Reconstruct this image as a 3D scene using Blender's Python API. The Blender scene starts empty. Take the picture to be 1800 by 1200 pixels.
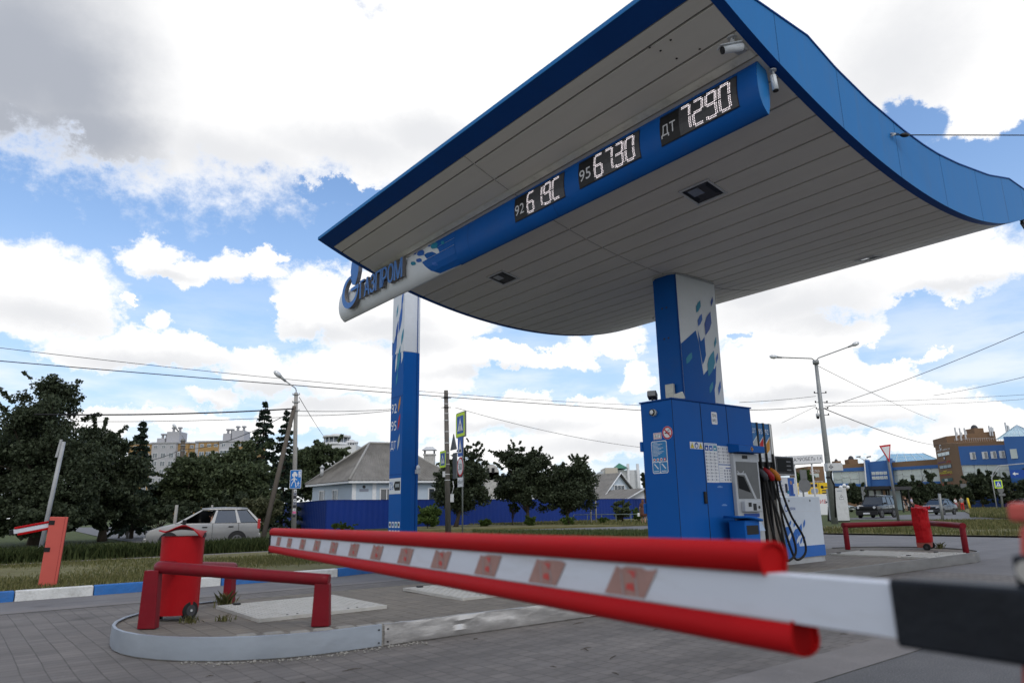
import bpy, bmesh, math, random
import numpy as np
from mathutils import Vector, Matrix
R = math.radians
S = bpy.context.scene
COL = S.collection
random.seed(7)

# ------------------------------------------------------------------ camera
CAM_H = 1.2
PITCH = math.atan(295 / 1230.0)
ROLL = R(1.0)
cam_d = bpy.data.cameras.new('camera')
cam = bpy.data.objects.new('camera', cam_d); COL.objects.link(cam); S.camera = cam
_up = Vector((0, -math.sin(PITCH), math.cos(PITCH))); _fw = Vector((0, math.cos(PITCH), math.sin(PITCH)))
CX = math.cos(ROLL) * Vector((1, 0, 0)) - math.sin(ROLL) * _up
CY = math.sin(ROLL) * Vector((1, 0, 0)) + math.cos(ROLL) * _up
_m = Matrix((CX, CY, -_fw)).transposed().to_4x4(); _m.translation = (0, 0, CAM_H); cam.matrix_world = _m
cam_d.sensor_width = 36.0; cam_d.lens = 36.0 * 1230 / 1800; cam_d.clip_start = 0.05; cam_d.clip_end = 6000
cam_d.dof.use_dof = True; cam_d.dof.focus_distance = 20.0; cam_d.dof.aperture_fstop = 2.0

# ------------------------------------------------------------------ light and exposure
SUN_EL, SUN_AZ = 52.0, 150.0          # degrees; azimuth clockwise from +Y (view direction)
S.view_settings.view_transform = 'Standard'; S.view_settings.look = 'None'
S.view_settings.exposure = 0.0; S.view_settings.gamma = 1.0
S.render.engine = 'CYCLES'
S.cycles.use_denoising = True
S.cycles.max_bounces = 6; S.cycles.diffuse_bounces = 3; S.cycles.glossy_bounces = 3
S.cycles.transmission_bounces = 4; S.cycles.transparent_max_bounces = 8
S.cycles.sample_clamp_indirect = 4.0
sun_d = bpy.data.lights.new('sun', 'SUN'); sun = bpy.data.objects.new('sun', sun_d); COL.objects.link(sun)
sun_d.energy = 0.8; sun_d.angle = R(14); sun_d.color = (1.0, 0.955, 0.9)
_sd = Vector((math.sin(R(SUN_AZ)) * math.cos(R(SUN_EL)), math.cos(R(SUN_AZ)) * math.cos(R(SUN_EL)), math.sin(R(SUN_EL))))
sun.rotation_euler = _sd.to_track_quat('Z', 'Y').to_euler()

def ray(px, py):
    return (px - 900) / 1230.0 * CX - (py - 600) / 1230.0 * CY + _fw
def az_el(px, py):
    r = ray(px, py).normalized()
    return math.atan2(r.x, r.y), math.asin(r.z)

SKY_STRENGTH = 0.12
def build_sky():
    w = bpy.data.worlds.new('World'); S.world = w; w.use_nodes = True
    nt = w.node_tree; nt.nodes.clear(); N = nt.nodes; L = nt.links
    def nd(t, **k):
        n = N.new(t)
        for a, b in k.items(): setattr(n, a, b)
        return n
    def mth(op, a, b=None, c=None, clamp=False):
        n = nd('ShaderNodeMath', operation=op, use_clamp=clamp)
        for i, v in enumerate((a, b, c)):
            if v is None: continue
            if isinstance(v, (int, float)): n.inputs[i].default_value = v
            else: L.new(v, n.inputs[i])
        return n.outputs[0]
    def sstep(v, lo, hi):
        n = nd('ShaderNodeMapRange', interpolation_type='SMOOTHSTEP')
        L.new(v, n.inputs['Value']); n.inputs['From Min'].default_value = lo; n.inputs['From Max'].default_value = hi
        return n.outputs['Result']
    tc = nd('ShaderNodeTexCoord'); sx = nd('ShaderNodeSeparateXYZ'); L.new(tc.outputs['Generated'], sx.inputs[0])
    az = mth('ARCTAN2', sx.outputs['X'], sx.outputs['Y']); el = mth('ARCSINE', sx.outputs['Z'])
    cv = nd('ShaderNodeCombineXYZ'); L.new(az, cv.inputs[0]); L.new(el, cv.inputs[1]); AE = cv.outputs[0]
    # warp so that the edges billow
    def noise(vec, scale, detail, rough, sy=1.0):
        mp = nd('ShaderNodeMapping'); mp.inputs['Scale'].default_value = (1, sy, 1); L.new(vec, mp.inputs['Vector'])
        n = nd('ShaderNodeTexNoise'); n.inputs['Scale'].default_value = scale; n.inputs['Detail'].default_value = detail
        n.inputs['Roughness'].default_value = rough; L.new(mp.outputs[0], n.inputs['Vector']); return n
    wn = noise(AE, 9.0, 8.0, 0.68, 1.2)
    off = nd('ShaderNodeVectorMath', operation='SUBTRACT'); L.new(wn.outputs['Color'], off.inputs[0]); off.inputs[1].default_value = (0.5, 0.5, 0.5)
    wa = nd('ShaderNodeVectorMath', operation='MULTIPLY_ADD'); L.new(off.outputs[0], wa.inputs[0])
    wa.inputs[1].default_value = (0.15, 0.12, 0); L.new(AE, wa.inputs[2]); AW = wa.outputs[0]
    def blobs(lst, vec, start):
        cur = start
        for (px, py, rx, ry) in lst:
            a, e = az_el(px, py); ra, re = rx / 1230.0, ry / 1230.0
            n = nd('ShaderNodeVectorMath', operation='MULTIPLY_ADD'); L.new(vec, n.inputs[0])
            n.inputs[1].default_value = (1 / ra, 1 / re, 0); n.inputs[2].default_value = (-a / ra, -e / re, 0)
            ln = nd('ShaderNodeVectorMath', operation='LENGTH'); L.new(n.outputs[0], ln.inputs[0])
            v = mth('SUBTRACT', 1.0, ln.outputs['Value'])
            cur = v if cur is None else mth('SMOOTH_MAX', cur, v, 0.07)
        return cur
    hi = blobs(CLOUDS, AW, None)
    holes = blobs(HOLES, AW, None)
    hp = mth('MAXIMUM', holes, 0.0)
    den = mth('SUBTRACT', hi, mth('MULTIPLY', hp, 1.0))
    fine = noise(AE, 26.0, 9.0, 0.66, 1.25)
    fz = mth('SUBTRACT', fine.outputs['Fac'], 0.5)
    den = mth('MULTIPLY_ADD', fz, 0.8, den)
    # the rest of the sky dome: broken cloud
    mid = nd('ShaderNodeTexNoise'); mid.inputs['Scale'].default_value = 2.6; mid.inputs['Detail'].default_value = 7; mid.inputs['Roughness'].default_value = 0.55
    L.new(tc.outputs['Generated'], mid.inputs['Vector'])
    behind = sstep(sx.outputs['Y'], 0.55, 0.05)
    rest = mth('MULTIPLY', mth('SUBTRACT', mid.outputs['Fac'], 0.44), 4.0)
    rest = mth('SUBTRACT', rest, mth('MULTIPLY', mth('SUBTRACT', 1.0, behind), 3.0))
    den = mth('MAXIMUM', den, rest)
    mask = sstep(den, -0.13, 0.30)
    # thin veil low on the sky
    veil_n = noise(AE, 6.0, 5.0, 0.55, 3.5)
    lowf = sstep(el, 0.36, 0.02)
    veil = mth('MULTIPLY', sstep(veil_n.outputs['Fac'], 0.36, 0.66), mth('MULTIPLY', lowf, 0.85))
    mask2 = mth('MAXIMUM', mask, veil)
    # grey bellies: broad soft ones on the high cloud, fainter ones under the low cumulus
    gw = nd('ShaderNodeVectorMath', operation='MULTIPLY_ADD'); L.new(off.outputs[0], gw.inputs[0]); gw.inputs[1].default_value = (0.06, 0.05, 0); L.new(AE, gw.inputs[2])
    gn = noise(AE, 6.0, 7.0, 0.6, 1.6); gz = mth('SUBTRACT', gn.outputs['Fac'], 0.5)
    g1 = sstep(mth('MULTIPLY_ADD', gz, 0.35, blobs(GREY, gw.outputs[0], None)), -0.25, 0.85)
    g2 = sstep(mth('MULTIPLY_ADD', gz, 0.9, blobs(GREY2, gw.outputs[0], None)), -0.35, 0.9)
    greyt = mth('MAXIMUM', g1, mth('MULTIPLY', g2, 0.42))
    thick = sstep(den, 0.0, 0.3)
    greyt = mth('MULTIPLY', greyt, thick)
    def rgb(c):
        n = nd('ShaderNodeRGB'); n.outputs[0].default_value = (*c, 1); return n.outputs[0]
    def mix(f, a, b):
        n = nd('ShaderNodeMix', data_type='RGBA'); L.new(f, n.inputs['Factor']); L.new(a, n.inputs[6]); L.new(b, n.inputs[7]); return n.outputs[2]
    k = 1 / SKY_STRENGTH
    cl = mix(greyt, rgb(tuple(x * k for x in CLOUD_WHITE)), rgb(tuple(x * k for x in CLOUD_GREY)))
    sky = nd('ShaderNodeTexSky', sky_type='NISHITA'); sky.sun_disc = False
    sky.sun_elevation = R(SUN_EL); sky.sun_rotation = R(SUN_AZ)
    sky.altitude = 100; sky.air_density = 1.0; sky.dust_density = 0.8; sky.ozone_density = 1.2
    tint = nd('ShaderNodeMix', data_type='RGBA', blend_type='MULTIPLY'); tint.inputs['Factor'].default_value = 1
    L.new(sky.outputs[0], tint.inputs[6]); tint.inputs[7].default_value = (*SKY_TINT, 1)
    pale = mix(mth('MULTIPLY', sstep(el, 0.5, 0.0), 0.75), tint.outputs[2], rgb(tuple(x * k for x in (0.52, 0.67, 0.90))))
    out_c = mix(mask2, pale, cl)
    bg = nd('ShaderNodeBackground'); L.new(out_c, bg.inputs['Color']); bg.inputs['Strength'].default_value = SKY_STRENGTH
    o = nd('ShaderNodeOutputWorld'); L.new(bg.outputs[0], o.inputs['Surface'])
    w.cycles.sampling_method = 'MANUAL'; w.cycles.sample_map_resolution = 512
SKY_TINT = (1.5, 1.66, 1.8)
CLOUD_WHITE = (1.12, 1.115, 1.11)
CLOUD_GREY = (0.45, 0.48, 0.545)
CLOUDS = [(330, 50, 420, 255), (40, 10, 300, 205), (640, 190, 260, 140), (930, 60, 420, 260), (430, 240, 190, 80), (200, 220, 120, 70), (720, 240, 200, 70), (1000, 250, 300, 120),
          (1560, 10, 420, 175), (1740, 185, 110, 55), (1680, 110, 220, 80), (1350, 90, 200, 150), (1500, 170, 80, 40),
          (285, 440, 58, 36), (340, 470, 46, 22), (425, 472, 70, 28), (472, 452, 28, 20),
          (60, 490, 130, 66), (140, 535, 60, 34), (20, 545, 90, 44), (228, 519, 13, 11),
          (570, 520, 100, 52), (640, 560, 110, 46), (520, 555, 56, 32), (690, 520, 110, 60),
          (230, 605, 140, 34), (280, 558, 24, 24), (330, 620, 90, 26), (140, 612, 70, 24),
          (440, 635, 56, 44), (500, 660, 100, 36), (620, 650, 130, 62), (340, 690, 80, 20), (180, 738, 60, 26), (330, 735, 110, 18), (460, 740, 130, 24), (600, 735, 130, 34),
          (760, 560, 120, 76), (850, 625, 170, 36), (980, 622, 100, 30), (1090, 600, 50, 42), (1110, 655, 46, 34), (760, 660, 80, 46),
          (900, 722, 170, 40), (1060, 750, 170, 48), (760, 740, 140, 44), (930, 795, 240, 26),
          (1360, 500, 190, 74), (1560, 480, 220, 62), (1690, 465, 100, 42), (1400, 590, 170, 36), (1330, 560, 100, 46),
          (1370, 660, 180, 52), (1500, 655, 110, 42), (1600, 682, 76, 26), (1470, 720, 180, 42), (1570, 625, 42, 15), (1640, 612, 32, 11),
          (1640, 700, 90, 30), (1760, 740, 110, 30), (1700, 785, 130, 24), (1450, 795, 220, 24), (1300, 750, 130, 50)]
HOLES = [(1625, 208, 74, 46), (1740, 272, 110, 44), (940, 662, 120, 24), (1085, 640, 34, 40), (1020, 676, 70, 24), (900, 600, 80, 15), (1660, 568, 110, 42), (1770, 640, 160, 64), (1560, 590, 66, 20), (1300, 605, 26, 12), (250, 680, 120, 30), (60, 680, 150, 36), (640, 340, 130, 20), (400, 560, 80, 40)]
GREY = [(30, 100, 250, 220), (150, 230, 180, 90), (40, 220, 200, 80), (120, 150, 150, 160)]
GREY2 = [(380, 272, 260, 60), (620, 264, 230, 56), (750, 240, 160, 50), (1580, 100, 150, 110), (1470, 160, 100, 40), (1400, 540, 190, 56), (1330, 520, 110, 50), (70, 550, 130, 34), (250, 634, 170, 24), (560, 582, 120, 24), (680, 575, 130, 30), (1440, 565, 110, 34), (480, 688, 130, 26), (570, 716, 140, 24), (860, 655, 170, 20), (900, 752, 190, 20), (1060, 786, 170, 24), (1380, 700, 190, 20), (1480, 750, 190, 20), (730, 600, 120, 30), (340, 710, 110, 14), (300, 480, 60, 12), (430, 496, 70, 10), (1690, 500, 110, 16)]
build_sky()

# ------------------------------------------------------------------ frames and pixel helpers
AZ2 = R(51.5)
D2 = Vector((math.sin(AZ2), math.cos(AZ2), 0)); D1 = Vector((-math.cos(AZ2), math.sin(AZ2), 0))
RZ = R(90) - AZ2                                # local x = D2 (along the island), local y = D1 (away)
def ST(u, v, z=0.0): return u * D2 + v * D1 + Vector((0, 0, z))
def at_z(px, py, z=0.0):
    r = ray(px, py); return Vector((0, 0, CAM_H)) + r * ((z - CAM_H) / r.z)
def at_Y(px, py, Y):
    r = ray(px, py); return Vector((0, 0, CAM_H)) + r * (Y / r.y)
def gnd(px, Y):                                 # ground point under an image column at distance Y
    p = at_Y(px, 890, Y); return Vector((p.x, Y, 0.0))
def hz(px, py, Y): return at_Y(px, py, Y).z

# ------------------------------------------------------------------ materials
def lin(r, g, b):
    f = lambda x: (x / 255 / 12.92) if x / 255 <= 0.04045 else ((x / 255 + 0.055) / 1.055) ** 2.4
    return (f(r), f(g), f(b))
MATS = {}
def pm(name, col, rough=0.5, metal=0.0, var=0.12, scale=6.0, bump=0.0, bscale=40.0, coat=0.0, spec=0.22, dirt=0.0, dirtcol=(0.12, 0.11, 0.1), stretch=(1, 1, 1)):
    """plain principled surface with uneven tone, roughness and optional grime and bump"""
    if name in MATS: return MATS[name]
    m = bpy.data.materials.new(name); m.use_nodes = True; nt = m.node_tree; N = nt.nodes; L = nt.links
    b = N['Principled BSDF']
    b.inputs['Metallic'].default_value = metal; b.inputs['Specular IOR Level'].default_value = spec
    b.inputs['Coat Weight'].default_value = coat; b.inputs['Coat Roughness'].default_value = 0.12
    tc = N.new('ShaderNodeTexCoord'); mp = N.new('ShaderNodeMapping'); mp.inputs['Scale'].default_value = stretch
    L.new(tc.outputs['Object'], mp.inputs[0])
    n = N.new('ShaderNodeTexNoise'); n.inputs['Scale'].default_value = scale; n.inputs['Detail'].default_value = 6; n.inputs['Roughness'].default_value = 0.65
    L.new(mp.outputs[0], n.inputs['Vector'])
    cr = N.new('ShaderNodeValToRGB'); cr.color_ramp.elements[0].position = 0.25; cr.color_ramp.elements[1].position = 0.75
    lo = tuple(max(0, c * (1 - var)) for c in col); hi = tuple(min(1, c * (1 + var)) for c in col)
    cr.color_ramp.elements[0].color = (*lo, 1); cr.color_ramp.elements[1].color = (*hi, 1)
    L.new(n.outputs['Fac'], cr.inputs[0]); colout = cr.outputs[0]
    if dirt > 0:
        n2 = N.new('ShaderNodeTexNoise'); n2.inputs['Scale'].default_value = scale * 0.6 + 1.3; n2.inputs['Detail'].default_value = 9; n2.inputs['Roughness'].default_value = 0.72
        L.new(mp.outputs[0], n2.inputs['Vector'])
        mr = N.new('ShaderNodeMapRange'); mr.inputs['From Min'].default_value = 0.5; mr.inputs['From Max'].default_value = 0.78; mr.inputs['To Max'].default_value = dirt
        L.new(n2.outputs['Fac'], mr.inputs[0])
        mx = N.new('ShaderNodeMix'); mx.data_type = 'RGBA'; L.new(mr.outputs[0], mx.inputs['Factor']); L.new(colout, mx.inputs[6]); mx.inputs[7].default_value = (*dirtcol, 1)
        colout = mx.outputs[2]
    L.new(colout, b.inputs['Base Color'])
    mr = N.new('ShaderNodeMapRange'); mr.inputs['To Min'].default_value = max(0.02, rough - 0.1); mr.inputs['To Max'].default_value = min(1, rough + 0.1)
    L.new(n.outputs['Fac'], mr.inputs[0]); L.new(mr.outputs[0], b.inputs['Roughness'])
    if bump > 0:
        n3 = N.new('ShaderNodeTexNoise'); n3.inputs['Scale'].default_value = bscale; n3.inputs['Detail'].default_value = 5
        L.new(mp.outputs[0], n3.inputs['Vector'])
        bp = N.new('ShaderNodeBump'); bp.inputs['Strength'].default_value = bump; bp.inputs['Distance'].default_value = 0.02
        L.new(n3.outputs['Fac'], bp.inputs['Height']); L.new(bp.outputs[0], b.inputs['Normal'])
    MATS[name] = m; return m
def emit(name, col, strength):
    if name in MATS: return MATS[name]
    m = bpy.data.materials.new(name); m.use_nodes = True; b = m.node_tree.nodes['Principled BSDF']
    b.inputs['Base Color'].default_value = (*col, 1); b.inputs['Emission Color'].default_value = (*col, 1); b.inputs['Emission Strength'].default_value = strength
    MATS[name] = m; return m
def glassy(name, col, rough=0.06):
    return pm(name, col, rough, 0.0, 0.1, 2.0, coat=0.0, spec=0.9)

# ------------------------------------------------------------------ mesh builder
class MB:
    def __init__(s): s.v = []; s.f = []; s.mi = []; s.ms = []; s.sm = []
    def _m(s, m):
        if m not in s.ms: s.ms.append(m)
        return s.ms.index(m)
    def add(s, vs, fs, m=None, smooth=False, T=None):
        o = len(s.v)
        for p in vs:
            p = Vector(p)
            s.v.append(T @ p if T is not None else p)
        k = s._m(m)
        for f in fs: s.f.append([i + o for i in f]); s.mi.append(k); s.sm.append(smooth)
        return s
    def box(s, x0, x1, y0, y1, z0, z1, m=None, T=None):
        vs = [(x0, y0, z0), (x1, y0, z0), (x1, y1, z0), (x0, y1, z0), (x0, y0, z1), (x1, y0, z1), (x1, y1, z1), (x0, y1, z1)]
        return s.add(vs, [(3, 2, 1, 0), (4, 5, 6, 7), (0, 1, 5, 4), (1, 2, 6, 5), (2, 3, 7, 6), (3, 0, 4, 7)], m, False, T)
    def hexa(s, vs, m=None, T=None):
        return s.add(vs, [(3, 2, 1, 0), (4, 5, 6, 7), (0, 1, 5, 4), (1, 2, 6, 5), (2, 3, 7, 6), (3, 0, 4, 7)], m, False, T)
    def prism(s, poly, h0, h1, ax='z', m=None, T=None, smooth=False):
        """poly in the plane normal to ax (x: (y,z), y: (x,z), z: (x,y)), extruded h0..h1"""
        n = len(poly)
        def P(a, b, h):
            return (h, a, b) if ax == 'x' else ((a, h, b) if ax == 'y' else (a, b, h))
        vs = [P(a, b, h0) for a, b in poly] + [P(a, b, h1) for a, b in poly]
        fs = [tuple(range(n - 1, -1, -1)), tuple(range(n, 2 * n))]
        s.add(vs, fs, m, False, T)
        o = len(s.v) - 2 * n; k = s._m(m)
        for i in range(n):
            j = (i + 1) % n; s.f.append([o + i, o + j, o + n + j, o + n + i]); s.mi.append(k); s.sm.append(smooth)
        return s
    def loft(s, rings, m=None, closed=True, caps=True, smooth=True, T=None):
        n = len(rings[0]); vs = [p for r in rings for p in r]; fs = []
        for i in range(len(rings) - 1):
            for j in range(n if closed else n - 1):
                k = (j + 1) % n
                fs.append((i * n + j, i * n + k, (i + 1) * n + k, (i + 1) * n + j))
        s.add(vs, fs, m, smooth, T)
        if caps and closed:
            o = len(s.v) - len(vs); mi = s._m(m)
            s.f.append([o + j for j in range(n - 1, -1, -1)]); s.mi.append(mi); s.sm.append(False)
            q = o + (len(rings) - 1) * n
            s.f.append([q + j for j in range(n)]); s.mi.append(mi); s.sm.append(False)
        return s
    def tube(s, pts, r, n=8, m=None, T=None, caps=True):
        pts = [Vector(p) for p in pts]; rs = r if isinstance(r, (list, tuple)) else [r] * len(pts)
        rings = []; prev = None
        for i, p in enumerate(pts):
            a = pts[max(0, i - 1)]; b = pts[min(len(pts) - 1, i + 1)]; t = (b - a).normalized()
            if prev is None:
                x = t.orthogonal().normalized()
            else:
                x = (prev - t * prev.dot(t)); x = x.normalized() if x.length > 1e-6 else t.orthogonal().normalized()
            prev = x; y = t.cross(x)
            rings.append([p + rs[i] * (math.cos(2 * math.pi * k / n) * x + math.sin(2 * math.pi * k / n) * y) for k in range(n)])
        return s.loft(rings, m, True, caps, True, T)
    def cyl(s, c, r, h, ax='z', n=20, m=None, r2=None, T=None):
        c = Vector(c); d = {'x': Vector((1, 0, 0)), 'y': Vector((0, 1, 0)), 'z': Vector((0, 0, 1))}[ax]
        return s.tube([c, c + d * h], [r, r if r2 is None else r2], n, m, T)
    def ball(s, c, rx, ry=None, rz=None, m=None, n=12, T=None):
        ry = rx if ry is None else ry; rz = rx if rz is None else rz; c = Vector(c); h = max(4, n // 2)
        rings = []
        for i in range(h + 1):
            a = -math.pi / 2 + math.pi * i / h; q = max(math.cos(a), 0.02)
            rings.append([c + Vector((rx * q * math.cos(2 * math.pi * k / n), ry * q * math.sin(2 * math.pi * k / n), rz * math.sin(a))) for k in range(n)])
        return s.loft(rings, m, True, True, True, T)
    def build(s, name, mat=None, parent=None, loc=None, rz=None, bevel=0.0, seg=2, rot=None):
        me = bpy.data.meshes.new(name)
        me.from_pydata([tuple(p) for p in s.v], [], s.f)
        mats = [(x if x is not None else mat) for x in s.ms]
        for x in mats: me.materials.append(x)
        for i, p in enumerate(me.polygons): p.material_index = s.mi[i]; p.use_smooth = s.sm[i]
        me.validate(); me.update()
        bm = bmesh.new(); bm.from_mesh(me); bmesh.ops.recalc_face_normals(bm, faces=bm.faces); bm.to_mesh(me); bm.free()
        o = bpy.data.objects.new(name, me); COL.objects.link(o)
        if parent is not None: o.parent = parent
        if loc is not None: o.location = loc
        if rz is not None: o.rotation_euler = (0, 0, rz)
        if rot is not None: o.rotation_euler = rot
        if bevel > 0:
            bv = o.modifiers.new('bevel', 'BEVEL'); bv.width = bevel; bv.segments = seg; bv.limit_method = 'ANGLE'; bv.angle_limit = R(40)
        return o
def tag(o, label=None, cat=None, group=None, kind=None):
    if label: o['label'] = label
    if cat: o['category'] = cat
    if group: o['group'] = group
    if kind: o['kind'] = kind
    return o
def thing(name, label, cat, loc=(0, 0, 0), rz=0.0, group=None, rot=None):
    o = bpy.data.objects.new(name, None); COL.objects.link(o); o.location = loc; o.empty_display_size = 0.2
    o.rotation_euler = rot if rot is not None else (0, 0, rz)
    return tag(o, label, cat, group)
def copy_tree(o, parent=None):
    c = o.copy(); COL.objects.link(c); c.parent = parent
    for ch in list(o.children): copy_tree(ch, c)
    return c
TXT = {}
def text_geo(s, bold=False):
    """flat outline faces of a string, height of a capital about 0.7, returned as (verts, faces, width)"""
    if s in TXT: return TXT[s]
    cu = bpy.data.curves.new('text_outline', 'FONT'); cu.body = s; cu.size = 1.0; cu.resolution_u = 3
    o = bpy.data.objects.new('text_outline', cu); COL.objects.link(o)
    dg = bpy.context.evaluated_depsgraph_get(); dg.update()
    me = bpy.data.meshes.new_from_object(o.evaluated_get(dg))
    vs = [v.co.copy() for v in me.vertices]; fs = [list(p.vertices) for p in me.polygons]
    bpy.data.objects.remove(o); bpy.data.meshes.remove(me); bpy.data.curves.remove(cu)
    x0 = min(v.x for v in vs); x1 = max(v.x for v in vs); y0 = min(v.y for v in vs); y1 = max(v.y for v in vs)
    TXT[s] = ([((v.x - x0), (v.y - y0)) for v in vs], fs, x1 - x0, y1 - y0); return TXT[s]
class Panel(MB):
    """flat artwork on a plane: origin o, unit vectors x (right), y (up); layers stand proud of the plane"""
    def __init__(s, o=(0, 0, 0), x=(1, 0, 0), y=(0, 0, 1), step=0.0015):
        super().__init__(); s.o = Vector(o); s.x = Vector(x).normalized(); s.y = Vector(y).normalized(); s.n = s.x.cross(s.y); s.step = step
    def P(s, a, b, l): return s.o + s.x * a + s.y * b + s.n * (l * s.step)
    def poly(s, pts, m, l=1):
        return s.add([s.P(a, b, l) for a, b in pts], [tuple(range(len(pts)))], m)
    def rect(s, x0, y0, x1, y1, m, l=1): return s.poly([(x0, y0), (x1, y0), (x1, y1), (x0, y1)], m, l)
    def rrect(s, x0, y0, x1, y1, r, m, l=1):
        pts = []
        for cx, cy, a0 in ((x1 - r, y0 + r, -90), (x1 - r, y1 - r, 0), (x0 + r, y1 - r, 90), (x0 + r, y0 + r, 180)):
            for k in range(5): a = R(a0 + k * 22.5); pts.append((cx + r * math.cos(a), cy + r * math.sin(a)))
        return s.poly(pts, m, l)
    def disc(s, cx, cy, r, m, l=1, n=28, ry=None):
        ry = r if ry is None else ry
        return s.poly([(cx + r * math.cos(2 * math.pi * k / n), cy + ry * math.sin(2 * math.pi * k / n)) for k in range(n)], m, l)
    def ring(s, cx, cy, r0, r1, m, l=1, a0=0, a1=360, n=32, sx=1.0):
        for k in range(n):
            a = R(a0 + (a1 - a0) * k / n); b = R(a0 + (a1 - a0) * (k + 1) / n)
            s.poly([(cx + sx * r0 * math.cos(a), cy + r0 * math.sin(a)), (cx + sx * r1 * math.cos(a), cy + r1 * math.sin(a)),
                    (cx + sx * r1 * math.cos(b), cy + r1 * math.sin(b)), (cx + sx * r0 * math.cos(b), cy + r0 * math.sin(b))], m, l)
    def text(s, t, x, y, h, m, l=2, w=None, align='l'):
        vs, fs, tw, th = text_geo(t); k = h / th; kx = k if w is None else w / tw
        W = tw * kx; x0 = x - (W / 2 if align == 'c' else (W if align == 'r' else 0))
        return s.add([s.P(x0 + a * kx, y + b * k, l) for a, b in vs], fs, m)
    def text3d(s, t, x, y, h, d, m, w=None, side=None, base=0.0):
        vs, fs, tw, th = text_geo(t); k = h / th; kx = k if w is None else w / tw
        top = [s.o + s.x * (x + a * kx) + s.y * (y + b * k) + s.n * (base + d) for a, b in vs]
        bot = [p - s.n * d for p in top]
        s.add(top, fs, m)
        ed = {}
        for f in fs:
            for i in range(len(f)):
                e = (f[i], f[(i + 1) % len(f)]); key = tuple(sorted(e)); ed[key] = None if key in ed else e
        n = len(top)
        s.add(top + bot, [(e[1], e[0], e[0] + n, e[1] + n) for e in ed.values() if e], side or m)
    def leaf(s, cx, cy, w, h, m, l=1, slant=0.25):
        """a tile whose two opposite corners are rounded, as in the wave pattern"""
        pts = []
        a, b = w / 2, h / 2
        base = [(-a, -b), (0, -b * 0.72), (a * 0.78, -b * 0.25), (a, b * 0.3), (a, b), (0, b * 0.72), (-a * 0.78, b * 0.25), (-a, -b * 0.3)]
        for p, q in base: pts.append((cx + p + 0 * q, cy + q + slant * p))
        return s.poly(pts, m, l)
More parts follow.
